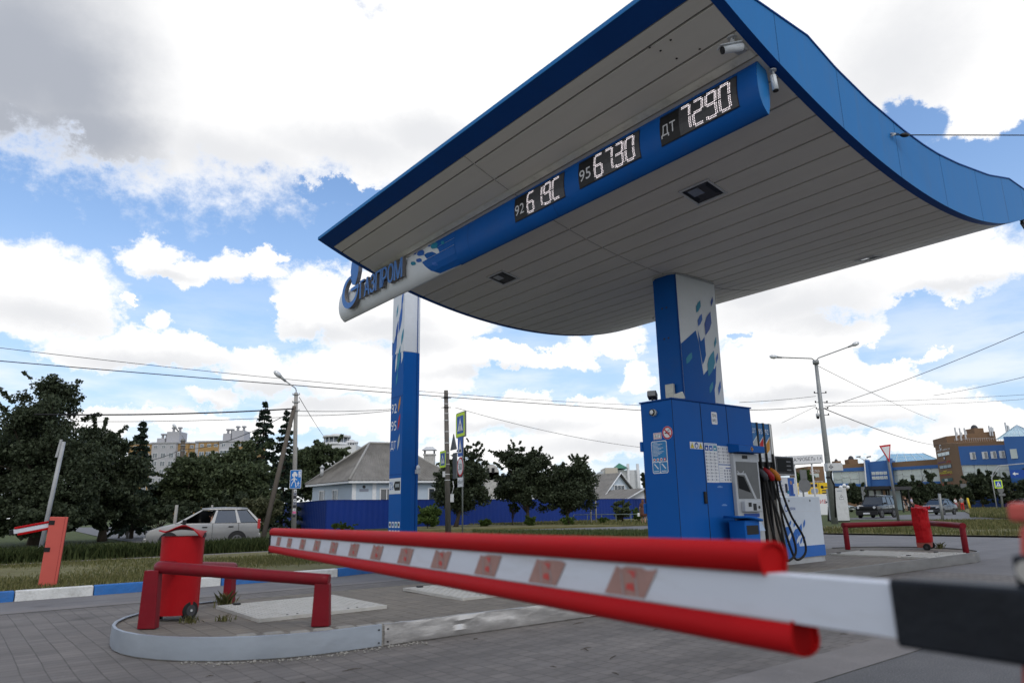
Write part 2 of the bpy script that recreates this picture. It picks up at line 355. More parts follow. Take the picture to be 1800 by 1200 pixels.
# ------------------------------------------------------------------ ground materials
def ground_mat(name, c0, c1, speck=0.3, speck_scale=220, stain=0.3, rough=0.9, brick=None, bump=0.35, patch=None, lane=0.0):
    m = bpy.data.materials.new(name); m.use_nodes = True; nt = m.node_tree; N = nt.nodes; L = nt.links; b = N['Principled BSDF']
    b.inputs['Roughness'].default_value = rough; b.inputs['Specular IOR Level'].default_value = 0.25
    tc = N.new('ShaderNodeTexCoord'); P = tc.outputs['Object']
    def noise(s, d=6, r=0.6):
        n = N.new('ShaderNodeTexNoise'); n.inputs['Scale'].default_value = s; n.inputs['Detail'].default_value = d; n.inputs['Roughness'].default_value = r
        L.new(P, n.inputs['Vector']); return n.outputs['Fac']
    def mixc(f, a, bb, mode='MIX'):
        x = N.new('ShaderNodeMix'); x.data_type = 'RGBA'; x.blend_type = mode
        for i, q in ((0, f), (6, a), (7, bb)):
            if isinstance(q, (int, float)): x.inputs[i].default_value = q
            elif isinstance(q, tuple): x.inputs[i].default_value = (*q, 1)
            else: L.new(q, x.inputs[i])
        return x.outputs[2]
    def rng(v, a, bb, c=0.0, d=1.0):
        x = N.new('ShaderNodeMapRange'); L.new(v, x.inputs[0])
        for i, q in enumerate((a, bb, c, d)): x.inputs[i + 1].default_value = q
        return x.outputs[0]
    base = mixc(rng(noise(1.1, 8, 0.65), 0.3, 0.7), c0, c1)
    h = None
    if brick:
        mp = N.new('ShaderNodeMapping'); mp.inputs['Rotation'].default_value = (0, 0, R(90)); L.new(P, mp.inputs[0])
        wob = N.new('ShaderNodeTexNoise'); wob.inputs['Scale'].default_value = 0.7; L.new(P, wob.inputs['Vector'])
        wv = N.new('ShaderNodeVectorMath'); wv.operation = 'MULTIPLY_ADD'; L.new(wob.outputs['Color'], wv.inputs[0]); wv.inputs[1].default_value = (0.05, 0.05, 0); L.new(mp.outputs[0], wv.inputs[2])
        br = N.new('ShaderNodeTexBrick'); L.new(wv.outputs[0], br.inputs['Vector'])
        br.inputs['Scale'].default_value = 1.0; br.inputs['Brick Width'].default_value = brick[1]; br.inputs['Row Height'].default_value = brick[0]
        br.inputs['Mortar Size'].default_value = brick[2]; br.inputs['Mortar Smooth'].default_value = 0.3
        br.inputs['Color1'].default_value = (0.82, 0.82, 0.82, 1); br.inputs['Color2'].default_value = (1.14, 1.12, 1.1, 1); br.inputs['Mortar'].default_value = (0.42, 0.41, 0.4, 1)
        br.offset = 0.5
        # joints fade where they are packed with sand
        f = rng(noise(2.3, 5, 0.7), 0.3, 0.62, 0.35, 1.0)
        base = mixc(f, base, mixc(1.0, base, br.outputs['Color'], 'MULTIPLY'))
        h = br.outputs['Fac']
    base = mixc(rng(noise(0.45, 9, 0.7), 0.5, 0.75, 0, stain), base, tuple(x * 0.55 for x in c0))
    base = mixc(rng(noise(2.9, 9, 0.75), 0.56, 0.8, 0, stain * 0.9), base, tuple(min(1, x * 1.7) for x in c1))
    if lane:                                                # rubber and oil worn along the driving direction, and round drips
        ml = N.new('ShaderNodeMapping'); ml.inputs['Scale'].default_value = (0.12, 1.5, 1); L.new(P, ml.inputs[0]); nl = N.new('ShaderNodeTexNoise'); nl.inputs['Scale'].default_value = 1.0; nl.inputs['Detail'].default_value = 7; nl.inputs['Roughness'].default_value = 0.6; L.new(ml.outputs[0], nl.inputs['Vector'])
        base = mixc(rng(nl.outputs['Fac'], 0.48, 0.72, 0, lane), base, tuple(x * 0.5 for x in c0))
        vo = N.new('ShaderNodeTexVoronoi'); vo.inputs['Scale'].default_value = 0.9; L.new(P, vo.inputs['Vector'])
        base = mixc(rng(vo.outputs['Distance'], 0.16, 0.05, 0, lane), base, tuple(x * 0.4 for x in c0))
    sp = noise(speck_scale, 2, 0.5)
    base = mixc(rng(sp, 0.55, 0.75, 0, speck), base, tuple(min(1, x * 2.2) for x in c1))
    base = mixc(rng(sp, 0.45, 0.25, 0, speck), base, tuple(x * 0.35 for x in c0))
    if patch:
        base = mixc(rng(noise(patch[1], 8, 0.7), patch[2], patch[3]), base, patch[0])
    L.new(base, b.inputs['Base Color'])
    bp = N.new('ShaderNodeBump'); bp.inputs['Strength'].default_value = bump; bp.inputs['Distance'].default_value = 0.01
    if h is not None:
        add = N.new('ShaderNodeMath'); add.operation = 'MULTIPLY_ADD'; L.new(h, add.inputs[0]); add.inputs[1].default_value = -1.2; L.new(noise(90, 4), add.inputs[2]); L.new(add.outputs[0], bp.inputs['Height'])
    else: L.new(noise(120, 4), bp.inputs['Height'])
    L.new(bp.outputs[0], b.inputs['Normal']); return m
M_PAVE = ground_mat('grey block paving', (0.14, 0.13, 0.124), (0.188, 0.175, 0.166), 0.22, 260, 0.5, 0.85, (0.168, 0.118, 0.0055), lane=0.55)
M_ISLE = ground_mat('island block paving', (0.15, 0.137, 0.12), (0.20, 0.18, 0.155), 0.25, 200, 0.45, 0.9, (0.2, 0.13, 0.007), patch=((0.1, 0.085, 0.06), 2.2, 0.6, 0.75))
M_ASPH = ground_mat('fine grey asphalt', (0.15, 0.145, 0.148), (0.19, 0.184, 0.185), 0.25, 160, 0.35, 0.9, lane=0.4)
M_ROUGH = ground_mat('coarse asphalt', (0.10, 0.10, 0.102), (0.14, 0.138, 0.14), 0.55, 85, 0.25, 0.9, bump=0.8)
M_CONC = ground_mat('concrete kerb strip', (0.165, 0.155, 0.15), (0.215, 0.2, 0.195), 0.2, 150, 0.4, 0.9)
M_ROAD = ground_mat('road asphalt', (0.13, 0.13, 0.132), (0.17, 0.168, 0.17), 0.2, 60, 0.3, 0.9)
M_TURF = ground_mat('dry mown turf', (0.11, 0.105, 0.042), (0.18, 0.165, 0.08), 0.4, 60, 0.5, 1.0, bump=0.9, patch=((0.17, 0.14, 0.075), 0.9, 0.52, 0.72))
M_LAND = ground_mat('rough green land', (0.05, 0.068, 0.022), (0.085, 0.1, 0.035), 0.3, 30, 0.5, 1.0, bump=0.9)

def sheet(name, pts, z, m, local=True, thick=0.0, kind='structure', label=None):
    b = MB()
    if thick: b.prism(pts, z - thick, z, 'z', m)
    else: b.add([(x, y, z) for x, y in pts], [tuple(range(len(pts)))], m)
    o = b.build(name, m, rz=RZ if local else None); tag(o, kind=kind); return o
def pxp(lst, local=False):
    r = []
    for p in lst:
        q = at_z(*p, 0); r.append((q.dot(D2), q.dot(D1)) if local else (q.x, q.y))
    return r
sheet('ground', [(-1500, -300), (1500, -300), (1500, 2500), (-1500, 2500)], -0.03, M_LAND, False)
sheet('asphalt_lane', [(-14, -12), (34, -12), (34, 2.84), (-14, 2.84)], 0.0, M_ROUGH)
sheet('concrete_strip', [(-14, 2.84), (34, 2.84), (34, 3.31), (-14, 3.31)], 0.004, M_CONC)
sheet('forecourt_paving', [(-20, 3.31), (14, 3.31), (14, 11.55), (-20, 11.55)], 0.0, M_PAVE)
sheet('forecourt_asphalt', [(14, 3.31), (34, 3.31), (34, 19), (14, 19)], 0.0, M_ASPH)
sheet('exit_lane', [(-30, 11.7), (14, 11.7), (14, 19), (9, 24), (6, 22), (-30, 22)], -0.004, M_ASPH)
sheet('gutter_strip', [(-20, 11.55), (14, 11.55), (14, 11.85), (-20, 11.85)], 0.004, M_CONC)
# left verge with its blue and white kerb
VERGE = [(-45, 13.4), (6.2, 13.4), (7.3, 13.75), (8.2, 14.35), (9.0, 14.9), (9.9, 15.9), (10.5, 17.3), (10.8, 19.0), (10.8, 21.4), (-45, 21.4)]
sheet('grass_verge', VERGE, 0.11, M_TURF)
sheet('footpath', [(-45, 21.4), (11.2, 21.4), (11.2, 22.1), (-45, 22.1)], 0.10, M_CONC, thick=0.12)
sheet('weed_bank', [(-45, 22.1), (11.4, 22.1), (11.4, 23.5), (-45, 23.5)], 0.07, M_LAND, thick=0.12)
sheet('side_street', [(-70, 23.5), (16, 23.5), (16, 33.5), (-70, 33.5)], -0.006, M_ROAD)
sheet('back_lane', pxp([(105, 927), (255, 925), (300, 934), (300, 962), (190, 946)]), 0.0, M_ROAD, False)
sheet('main_road', pxp([(820, 932.6), (1085, 925.3), (1175, 922), (1175, 934.2), (1000, 930.6), (905, 932.2)]), -0.002, M_ROAD, False)
sheet('far_verge', pxp([(700, 934), (820, 932), (1085, 924.9), (1175, 921.5), (1175, 909), (700, 915)]), 0.1, M_TURF, False, thick=0.14)
# right side: verge, road, grass island
sheet('right_verge', [(28.2, -30), (52, -30), (55.0, 3.0), (55.5, 14), (52, 19), (28.2, 19)], 0.06, M_TURF)
sheet('verge_path', pxp([(1380, 937), (1455, 938), (1484, 932.5), (1490, 929), (1400, 929)]), 0.066, M_CONC, False)
sheet('right_road', [(55.6, -60), (96, -60), (96, 35), (55.6, 30)], 0.0, M_ROAD)
sheet('grass_island', pxp([(1712, 907.6), (1760, 911), (1830, 912.5), (1830, 893), (1745, 890), (1700, 893), (1696, 899)]), 0.12, M_TURF, False, thick=0.14)
# kerb stones: each painted stone is a thing of its own
m_kw = pm('white kerb paint', (0.62, 0.63, 0.62), 0.8, 0, 0.12, 5, bump=0.5, bscale=30, dirt=0.75, dirtcol=(0.25, 0.24, 0.22))
m_kb = pm('blue kerb paint', (0.035, 0.15, 0.42), 0.75, 0, 0.15, 5, bump=0.5, bscale=30, dirt=0.5, dirtcol=(0.12, 0.14, 0.17))
m_kg = pm('bare concrete kerb', (0.26, 0.25, 0.23), 0.9, 0, 0.15, 6, bump=0.6, bscale=40, dirt=0.5)
def kerb_run(pts, bounds, first_blue, z1=0.145, w=0.15):
    """stones along a polyline; bounds are arc lengths where one stone ends"""
    P = [Vector((a, b, 0)) for a, b in pts]; acc = [0]
    for a, b in zip(P, P[1:]): acc.append(acc[-1] + (b - a).length)
    def at(s):
        for i in range(len(P) - 1):
            if s <= acc[i + 1] or i == len(P) - 2:
                t = (s - acc[i]) / (acc[i + 1] - acc[i]); d = (P[i + 1] - P[i]).normalized(); return P[i].lerp(P[i + 1], t), Vector((-d.y, d.x, 0))
    out = []
    for k in range(len(bounds) - 1):
        s0, s1 = bounds[k] + 0.006, bounds[k + 1] - 0.006; n = max(1, int((s1 - s0) / 0.4))
        fr = [at(s0 + (s1 - s0) * i / n) for i in range(n + 1)]
        b = MB(); rings = []
        for p, nn in fr: rings.append([p + nn * 0 + Vector((0, 0, -0.05)), p + nn * w + Vector((0, 0, -0.05)), p + nn * w + Vector((0, 0, z1)), p + nn * 0.01 + Vector((0, 0, z1))])
        b.loft(rings, None, True, True, False)
        out.append((b, (k % 2 == 0) == first_blue))
    return out
KP = [(-20, 13.25), (6.2, 13.25), (7.35, 13.6), (8.3, 14.2), (9.12, 14.8), (10.05, 15.8), (10.66, 17.2), (10.96, 19.0)]
# joints read off the photograph along the front line (u): ... 0.9 | 2.2 | 4.35 | 6.0 | ...
us = [-1.0, at_z(25, 1057).dot(D2), at_z(165, 1046).dot(D2), at_z(322, 1033).dot(D2), at_z(387, 1028).dot(D2), at_z(497, 1019).dot(D2), at_z(590, 1012).dot(D2)]
bounds = [u + 20 for u in us] + [us[-1] + 20 + d for d in (2.0, 4.2, 6.4)]
bounds = sorted(bounds)
for k, (b, blue) in enumerate(kerb_run(KP, bounds, True)):
    o = b.build('kerb_stone', m_kb if blue else m_kw, rz=RZ, bevel=0.015)
    where = ['cut by the picture edge before the salmon boom post', 'directly in front of the salmon boom post', 'between the salmon boom post and the upright bin', 'seen between bin and guard rail', 'behind the rear guard rail post', 'just before the boom tip', 'under the boom tip', 'curving away under the boom', 'last one curving round the verge', 'at the end of the row'][min(k, 9)]
    tag(o, ('blue' if blue else 'white') + ' painted kerb stone ' + where, 'kerb stone', 'blue and white kerb stones along the verge')
# ------------------------------------------------------------------ station materials
m_blue = pm('blue sheet metal', (0.008, 0.095, 0.36), 0.4, 0, 0.06, 1.2, spec=0.07, dirt=0.22, dirtcol=(0.05, 0.09, 0.2))
m_fascia = pm('light blue fascia panel', (0.022, 0.165, 0.43), 0.45, 0, 0.07, 0.9, spec=0.12, dirt=0.4, dirtcol=(0.08, 0.15, 0.27), stretch=(2.5, 1, 0.35))
m_navy = pm('dark blue edge trim', (0.008, 0.06, 0.25), 0.5, 0, 0.08, 1.5, spec=0.08, dirt=0.2, dirtcol=(0.03, 0.05, 0.1))
m_soffit = pm('pale grey soffit panel', (0.64, 0.61, 0.56), 0.5, 0.0, 0.05, 0.8, dirt=0.22, dirtcol=(0.3, 0.28, 0.25), stretch=(1, 0.15, 1))
m_gap = pm('dark joint', (0.015, 0.015, 0.016), 0.9)
m_cream = pm('cream trim strip', (0.72, 0.70, 0.62), 0.5, 0, 0.1, 5, dirt=0.4)
m_white = pm('white sheet metal', (0.66, 0.69, 0.72), 0.5, 0, 0.05, 2, dirt=0.18, dirtcol=(0.4, 0.38, 0.34))
m_lblue = pm('film blue', (0.02, 0.11, 0.42), 0.4, 0, 0.05, 3)
m_dblue = pm('film deep blue', (0.012, 0.06, 0.3), 0.4, 0, 0.05, 3)
m_teal = pm('film teal', (0.015, 0.22, 0.34), 0.4, 0, 0.05, 3)
m_black = pm('black plastic', (0.012, 0.012, 0.013), 0.45, 0, 0.2, 8)
m_dark = pm('dark grey plastic', (0.05, 0.05, 0.055), 0.5, 0, 0.2, 8)
m_ledbg = pm('led board', (0.06, 0.06, 0.066), 0.35, 0, 0.2, 30)
m_steel = pm('brushed steel', (0.52, 0.51, 0.49), 0.32, 0.9, 0.15, 10, stretch=(1, 1, 0.1), dirt=0.35)
m_grey = pm('grey painted metal', (0.36, 0.37, 0.38), 0.5, 0.0, 0.1, 5, dirt=0.35)
m_lgrey = pm('light grey painted metal', (0.55, 0.56, 0.57), 0.5, 0.0, 0.08, 5, dirt=0.3)
m_rubber = pm('black rubber', (0.018, 0.018, 0.018), 0.75, 0, 0.2, 20)
m_led = emit('lit white led', (1.0, 0.9, 0.93), 1.5)
m_ledoff = pm('unlit led', (0.13, 0.13, 0.14), 0.4)

CF = [0.0001747194695989566, -0.0065595542452979525, 0.12966128376163374, -1.3573893213937975, 10.810739680782316]
def zs(u):
    if u <= 13.9: return float(np.polyval(CF, u))
    z0 = float(np.polyval(CF, 13.9)); d = u - 13.9
    return z0 + 0.31 * d + 0.035 * d * d
U0, U1, V0, V1 = 5.15, 15.9, 3.46, 12.62
can = thing('fuel_canopy', 'blue edged wave shaped filling station canopy with grey slatted underside', 'canopy', ST(10.4, 8.0, 0), RZ)
CO = Vector((10.4, 8.0, 0))
def L(u, v, z): return Vector((u, v, z)) - CO
def strip(b, us, v0, v1, m, dz=0.0, smooth=True):
    r0 = [L(u, v0, zs(u) + dz) for u in us]; r1 = [L(u, v1, zs(u) + dz) for u in us]; n = len(us)
    b.add(r0 + r1, [(i, i + 1, n + i + 1, n + i) for i in range(n - 1)], m, smooth)
# soffit panels with recessed joints
b = MB(); edges = [5.42] + [5.61 + 0.385 * k for k in range(0, 27)]; edges = [e for e in edges if e < 15.6] + [15.66]
for va, vb in ((3.575, 7.875), (7.905, 12.5)):
    for a, c in zip(edges, edges[1:]):
        us_ = [a + 0.014 + (c - a - 0.028) * i / 3 for i in range(4)]
        strip(b, us_, va, vb, m_soffit)
        for e in (us_[0], us_[-1]):
            b.add([L(e, va, zs(e)), L(e, vb, zs(e)), L(e, vb, zs(e) + 0.03), L(e, va, zs(e) + 0.03)], [(0, 1, 2, 3)], m_soffit)
b.build('soffit', m_soffit, can)
b = MB(); uu = [5.3 + 10.4 * i / 60 for i in range(61)]
strip(b, uu, 3.5, 12.58, m_gap, 0.028); b.build('joint_backing', m_gap, can)
b = MB(); strip(b, [5.42 + 10.2 * i / 60 for i in range(61)], 7.876, 7.904, m_soffit, 0.006); b.build('cross_joint', m_soffit, can)
# edge trim: dark lips along all four sides of the underside
b = MB(); ul = [U0 + (U1 - U0) * i / 70 for i in range(71)]
strip(b, ul, V0, 3.575, m_navy, -0.004); strip(b, ul, 12.5, V1, m_navy, -0.004)
strip(b, [U0, 5.28, 5.42], 3.575, 12.5, m_navy, -0.004); strip(b, [15.66, 15.78, U1], 3.575, 12.5, m_navy, -0.004)
b.build('edge_trim', m_navy, can)
# end fascias: wave shaped band between soffit and roof line
def ztop(u):
    pts = [(U0, zs(U0) + 0.05), (6.2, 6.57), (7.32, 6.61), (7.95, 6.43), (8.78, 6.29), (9.72, 6.21), (10.4, 6.2), (10.9, 6.22), (11.7, 6.31), (13.07, 6.53), (14.16, 6.79), (15.2, 6.82), (U1, zs(U1) + 0.07)]
    return float(np.interp(u, [p[0] for p in pts], [p[1] for p in pts]))
tops = sorted(set([round(x, 3) for x in ul] + [7.32, 14.16]))
for v, nm in ((V0, 'near'), (V1, 'far')):
    b = MB(); sg = -1 if v == V0 else 1
    joints = [U0, 6.6, 7.95, 9.45, 10.95, 12.4, 13.7, 14.75, U1]
    for a, c in zip(joints, joints[1:]):
        us_ = [a + 0.004] + [u for u in tops if a + 0.02 < u < c - 0.02] + [c - 0.004]
        n = len(us_)
        vs = [L(u, v, zs(u) - 0.004) for u in us_] + [L(u, v, max(ztop(u), zs(u) + 0.03)) for u in us_] + [L(u, v - sg * 0.03, max(ztop(u), zs(u) + 0.03)) for u in us_]
        b.add(vs, [(i, i + 1, n + i + 1, n + i) for i in range(n - 1)] + [(n + i, n + i + 1, 2 * n + i + 1, 2 * n + i) for i in range(n - 1)], m_fascia, False)
    vs = []; n = len(tops)
    vs = [L(u, v - sg * 0.012, zs(u) + 0.002) for u in tops] + [L(u, v - sg * 0.012, max(ztop(u), zs(u) + 0.03) - 0.002) for u in tops]
    b.add(vs, [(i, i + 1, n + i + 1, n + i) for i in range(n - 1)], m_gap)
    b.build('fascia', m_fascia, can)
# roof deck with a dark capping and the thin front and rear edge faces
b = MB(); n = len(tops)
vs = [L(u, V0 + 0.035, max(ztop(u), zs(u) + 0.03) - 0.01) for u in tops] + [L(u, V1 - 0.035, max(ztop(u), zs(u) + 0.03) - 0.01) for u in tops]
b.add(vs, [(i, i + 1, n + i + 1, n + i) for i in range(n - 1)], m_grey); b.build('roof', m_grey, can)
b = MB(); b.hexa([L(U0 - 0.012, V0, zs(U0) - 0.004), L(U0, V0, zs(U0) - 0.004), L(U0, V1, zs(U0) - 0.004), L(U0 - 0.012, V1, zs(U0) - 0.004),
                  L(U0 - 0.012, V0, zs(U0) + 0.055), L(U0, V0, zs(U0) + 0.055), L(U0, V1, zs(U0) + 0.055), L(U0 - 0.012, V1, zs(U0) + 0.055)], m_fascia)
b.hexa([L(U1, V0, zs(U1) - 0.004), L(U1 + 0.012, V0, zs(U1) - 0.004), L(U1 + 0.012, V1, zs(U1) - 0.004), L(U1, V1, zs(U1) - 0.004),
        L(U1, V0, zs(U1) + 0.075), L(U1 + 0.012, V0, zs(U1) + 0.075), L(U1 + 0.012, V1, zs(U1) + 0.075), L(U1, V1, zs(U1) + 0.075)], m_fascia)
b.build('edge_face', m_fascia, can)
b = MB()
for v in (V0 - 0.012, V1 - 0.02):
    b.loft([[L(u, v, zt - 0.003), L(u, v + 0.032, zt - 0.003), L(u, v + 0.032, zt + 0.016), L(u, v, zt + 0.016)] for u in tops for zt in [max(ztop(u), zs(u) + 0.03)]], m_navy, True, True, False)
b.build('capping', m_navy, can)
# cream strip where the price beam meets the underside
b = MB(); strip(b, [6.255, 6.36], 3.6, 12.5, m_cream, -0.012); b.build('trim_strip', m_cream, can)
# recessed luminaires
m_lampglass = pm('lamp glass off', (0.25, 0.26, 0.27), 0.15, 0, 0.1, 8, spec=0.8)
for u0, u1, v0, v1 in ((7.8, 8.2, 5.345, 5.795), (7.8, 8.17, 10.07, 10.507), (12.7, 13.05, 5.345, 5.64), (12.7, 13.05, 10.07, 10.5)):
    b = MB(); z0 = (zs(u0) + zs(u1)) / 2; sl = (zs(u1) - zs(u0)) / (u1 - u0)
    T = Matrix.Translation(L((u0 + u1) / 2, (v0 + v1) / 2, z0)) @ Matrix.Rotation(-math.atan(sl), 4, 'Y')
    hu, hv = (u1 - u0) / 2, (v1 - v0) / 2; w = 0.035
    for x0, x1, y0, y1 in ((-hu - w, hu + w, -hv - w, -hv), (-hu - w, hu + w, hv, hv + w), (-hu - w, -hu, -hv, hv), (hu, hu + w, -hv, hv)):
        b.box(x0, x1, y0, y1, -0.016, 0.0, m_lgrey, T)
    lam = b.build('recessed_light', m_lgrey, can)
    b = MB(); b.add([(-hu, -hv, -0.005), (hu, -hv, -0.005), (hu, hv, -0.005), (-hu, hv, -0.005)], [(0, 1, 2, 3)], m_dark, False, T)
    for s_ in (-1, 1):
        b.add([(-hu, s_ * hv, -0.006), (hu, s_ * hv, -0.006), (hu * 0.6, s_ * hv * 0.6, -0.0055), (-hu * 0.6, s_ * hv * 0.6, -0.0055)], [(0, 1, 2, 3)], m_black, False, T)
    b.box(-hu * 0.75, hu * 0.1, -hv * 0.1, hv * 0.7, -0.014, -0.006, m_lampglass, T); b.build('lamp_tray', m_dark, lam)
# screw holes left in the underside by a removed fitting
b = MB()
for u, v in ((5.9, 4.3), (5.95, 4.02), (5.62, 4.45), (5.68, 4.2), (5.72, 4.38)):
    b.cyl(L(u, v, zs(u) - 0.004), 0.014, 0.003, 'z', 10, m_gap)
b.build('screw_hole', m_gap, can)

# ------------------------------------------------------------------ price beam under the canopy
bm_ = thing('price_beam', 'long rounded blue and white price beam under the canopy front', 'sign', ST(6.5, 8, 0), RZ)
BO = Vector((6.5, 8.0, 0))
FR = [(6.455, 6.035), (6.415, 5.93), (6.395, 5.80), (6.392, 5.68), (6.41, 5.56), (6.455, 5.46), (6.53, 5.385), (6.56, 5.375)]
BK = [(6.60, 5.50), (6.625, 5.66), (6.628, 5.80), (6.61, 5.92), (6.565, 6.03)]
def ub(z): return float(np.interp(z, [p[1] for p in FR[::-1]], [p[0] for p in FR[::-1]]))
prof = FR + BK
def beam_seg(v0, v1, m):
    b = MB(); b.loft([[Vector((u, v, z)) - BO for u, z in prof] for v in (v0, v1)], m, True, False, True); return b
VB, VE = 9.62, 14.3
beam_seg(3.63, VB, m_blue).build('body', m_blue, bm_)
b = beam_seg(VB, VE, m_white)
b.build('white_end', m_white, bm_)
b = MB(); b.add([Vector((u, 3.628, z)) - BO for u, z in prof], [tuple(range(len(prof)))], m_fascia)
b.build('end_cap', m_fascia, bm_)
b = MB(); b.add([Vector((u, VE + 0.002, z)) - BO for u, z in prof], [tuple(range(len(prof)))], m_white); b.build('end_cap', m_white, bm_)
b = MB()
for v in (7.05, 9.2): b.loft([[Vector((u - 0.003 * (1 if k < len(FR) else -1), v + d, z)) - BO for k, (u, z) in enumerate(prof)] for d in (-0.004, 0.004)], m_navy, True, False, True)
b.build('panel_joint', m_navy, bm_)
# surface-following artwork on the curved front: polygon in (s along -v, z)
def curved(b, pts, m, off=0.004, sub=10):
    zmin = min(p[1] for p in pts); zmax = max(p[1] for p in pts)
    # slice the outline into thin horizontal bands so that it follows the bulge
    n = sub; zz = [zmin + (zmax - zmin) * i / n for i in range(n + 1)]
    def span(z):
        xs = []
        for (x0, y0), (x1, y1) in zip(pts, pts[1:] + pts[:1]):
            if (y0 <= z < y1) or (y1 <= z < y0): xs.append(x0 + (x1 - x0) * (z - y0) / (y1 - y0))
        return sorted(xs)
    for za, zb in zip(zz, zz[1:]):
        e = (zb - za) * 0.02
        A, B = span(za + e), span(zb - e)
        if len(A) == len(B):
            for i in range(0, len(A) - 1, 2):
                q = [(A[i], za), (A[i + 1], za), (B[i + 1], zb), (B[i], zb)]
                b.add([Vector((ub(z) - off, v, z)) - BO for v, z in q], [(0, 1, 2, 3)], m)
b = MB()
def tile(v, z, w, h, m, sk=0.12):
    a, c = w / 2, h / 2; base = [(a, c), (-a * 0.3, c * 0.8), (-a * 0.85, c * 0.3), (-a, -c * 0.2), (-a, -c), (a * 0.3, -c * 0.8), (a * 0.85, -c * 0.3), (a, c * 0.2)]
    curved(b, [(v + p, z + q + sk * p) for p, q in base], m, 0.007)
# wave edge of the blue field, then the loose tiles
wave = [(10.35, 6.10), (10.28, 5.93), (10.12, 5.78), (10.09, 5.72), (10.17, 5.715), (10.34, 5.81), (10.51, 5.845), (10.63, 5.84), (10.51, 5.713), (10.69, 5.712), (10.60, 5.612), (10.45, 5.485), (10.26, 5.393), (9.60, 5.38), (9.60, 6.10)]
curved(b, wave, m_blue, 0.004, 110)
for v, z, w, h, m in ((11.03, 6.0, 0.12, 0.07, m_dblue), (10.78, 5.925, 0.29, 0.14, m_lblue), (10.51, 6.0, 0.12, 0.07, m_lblue), (10.30, 5.92, 0.26, 0.15, m_teal), (10.0, 5.88, 0.11, 0.08, m_teal), (11.01, 5.78, 0.18, 0.09, m_teal), (10.80, 5.78, 0.2, 0.09, m_lblue), (10.27, 5.555, 0.16, 0.075, m_lblue)): tile(v, z, w, h, m)
b.build('wave_pattern', m_blue, bm_)
# raised logo: emblem and seven tall letters
m_logo = pm('logo blue', (0.07, 0.2, 0.52), 0.5, 0, 0.12, 6, dirt=0.3)
m_logoside = pm('logo return', (0.2, 0.19, 0.19), 0.6)
def letter_panel(v0, z0): return Panel(Vector((6.375, v0, z0)) - BO, (0, -1, 0), (0, 0, 1))
word = 'ГАЗПРОМ'; vv = 13.08; wd = [0.17, 0.23, 0.2, 0.23, 0.21, 0.23, 0.31]
for ch, w_ in zip(word, wd):
    p = letter_panel(vv, 5.575); p.text3d(ch, 0, 0, 0.40, 0.075, m_logo, w_, m_logoside)
    # bolder strokes: the same letter shifted by a stroke
    p.text3d(ch, 0.022, 0, 0.40, 0.074, m_logo, w_, m_logoside); p.build('logo_letter', m_logo, bm_); vv -= w_ + 0.035
p = letter_panel(13.52, 5.86)
def solid(p, outer, d, m, side):
    top = [p.P(a, c, 0) + p.n * d for a, c in outer]; n = len(top); bot = [q - p.n * d for q in top]
    p.add(top, [tuple(range(n))], m); p.add(top + bot, [(i, (i + 1) % n, n + (i + 1) % n, n + i) for i in range(n)], side)
N_ = 22; outer = []; inner = []
for k in range(N_ + 1):
    a = R(78 + 282 * k / N_); t = k / N_; th = 0.035 + 0.1 * math.sin(math.pi * min(1, t * 1.02)) ** 0.8
    outer.append((0.40 * math.cos(a), 0.36 * math.sin(a) - 0.02)); inner.append(((0.40 - th) * math.cos(a) * 0.98, (0.36 - th) * math.sin(a) - 0.02))
for k in range(N_): solid(p, [outer[k], outer[k + 1], inner[k + 1], inner[k]], 0.09, m_logo, m_logoside)
solid(p, [(0.05, -0.02), (0.42, -0.02), (0.40, 0.07), (0.05, 0.05)], 0.09, m_logo, m_logoside)
fl = [(0.10, 0.12), (0.03, 0.30), (0.0, 0.45), (0.03, 0.6), (0.12, 0.80), (0.17, 0.66), (0.25, 0.86), (0.31, 0.68), (0.36, 0.78), (0.39, 0.52), (0.38, 0.36), (0.33, 0.22), (0.24, 0.08)]
solid(p, fl, 0.09, m_logo, m_logoside); p.build('logo_emblem', m_logo, bm_)
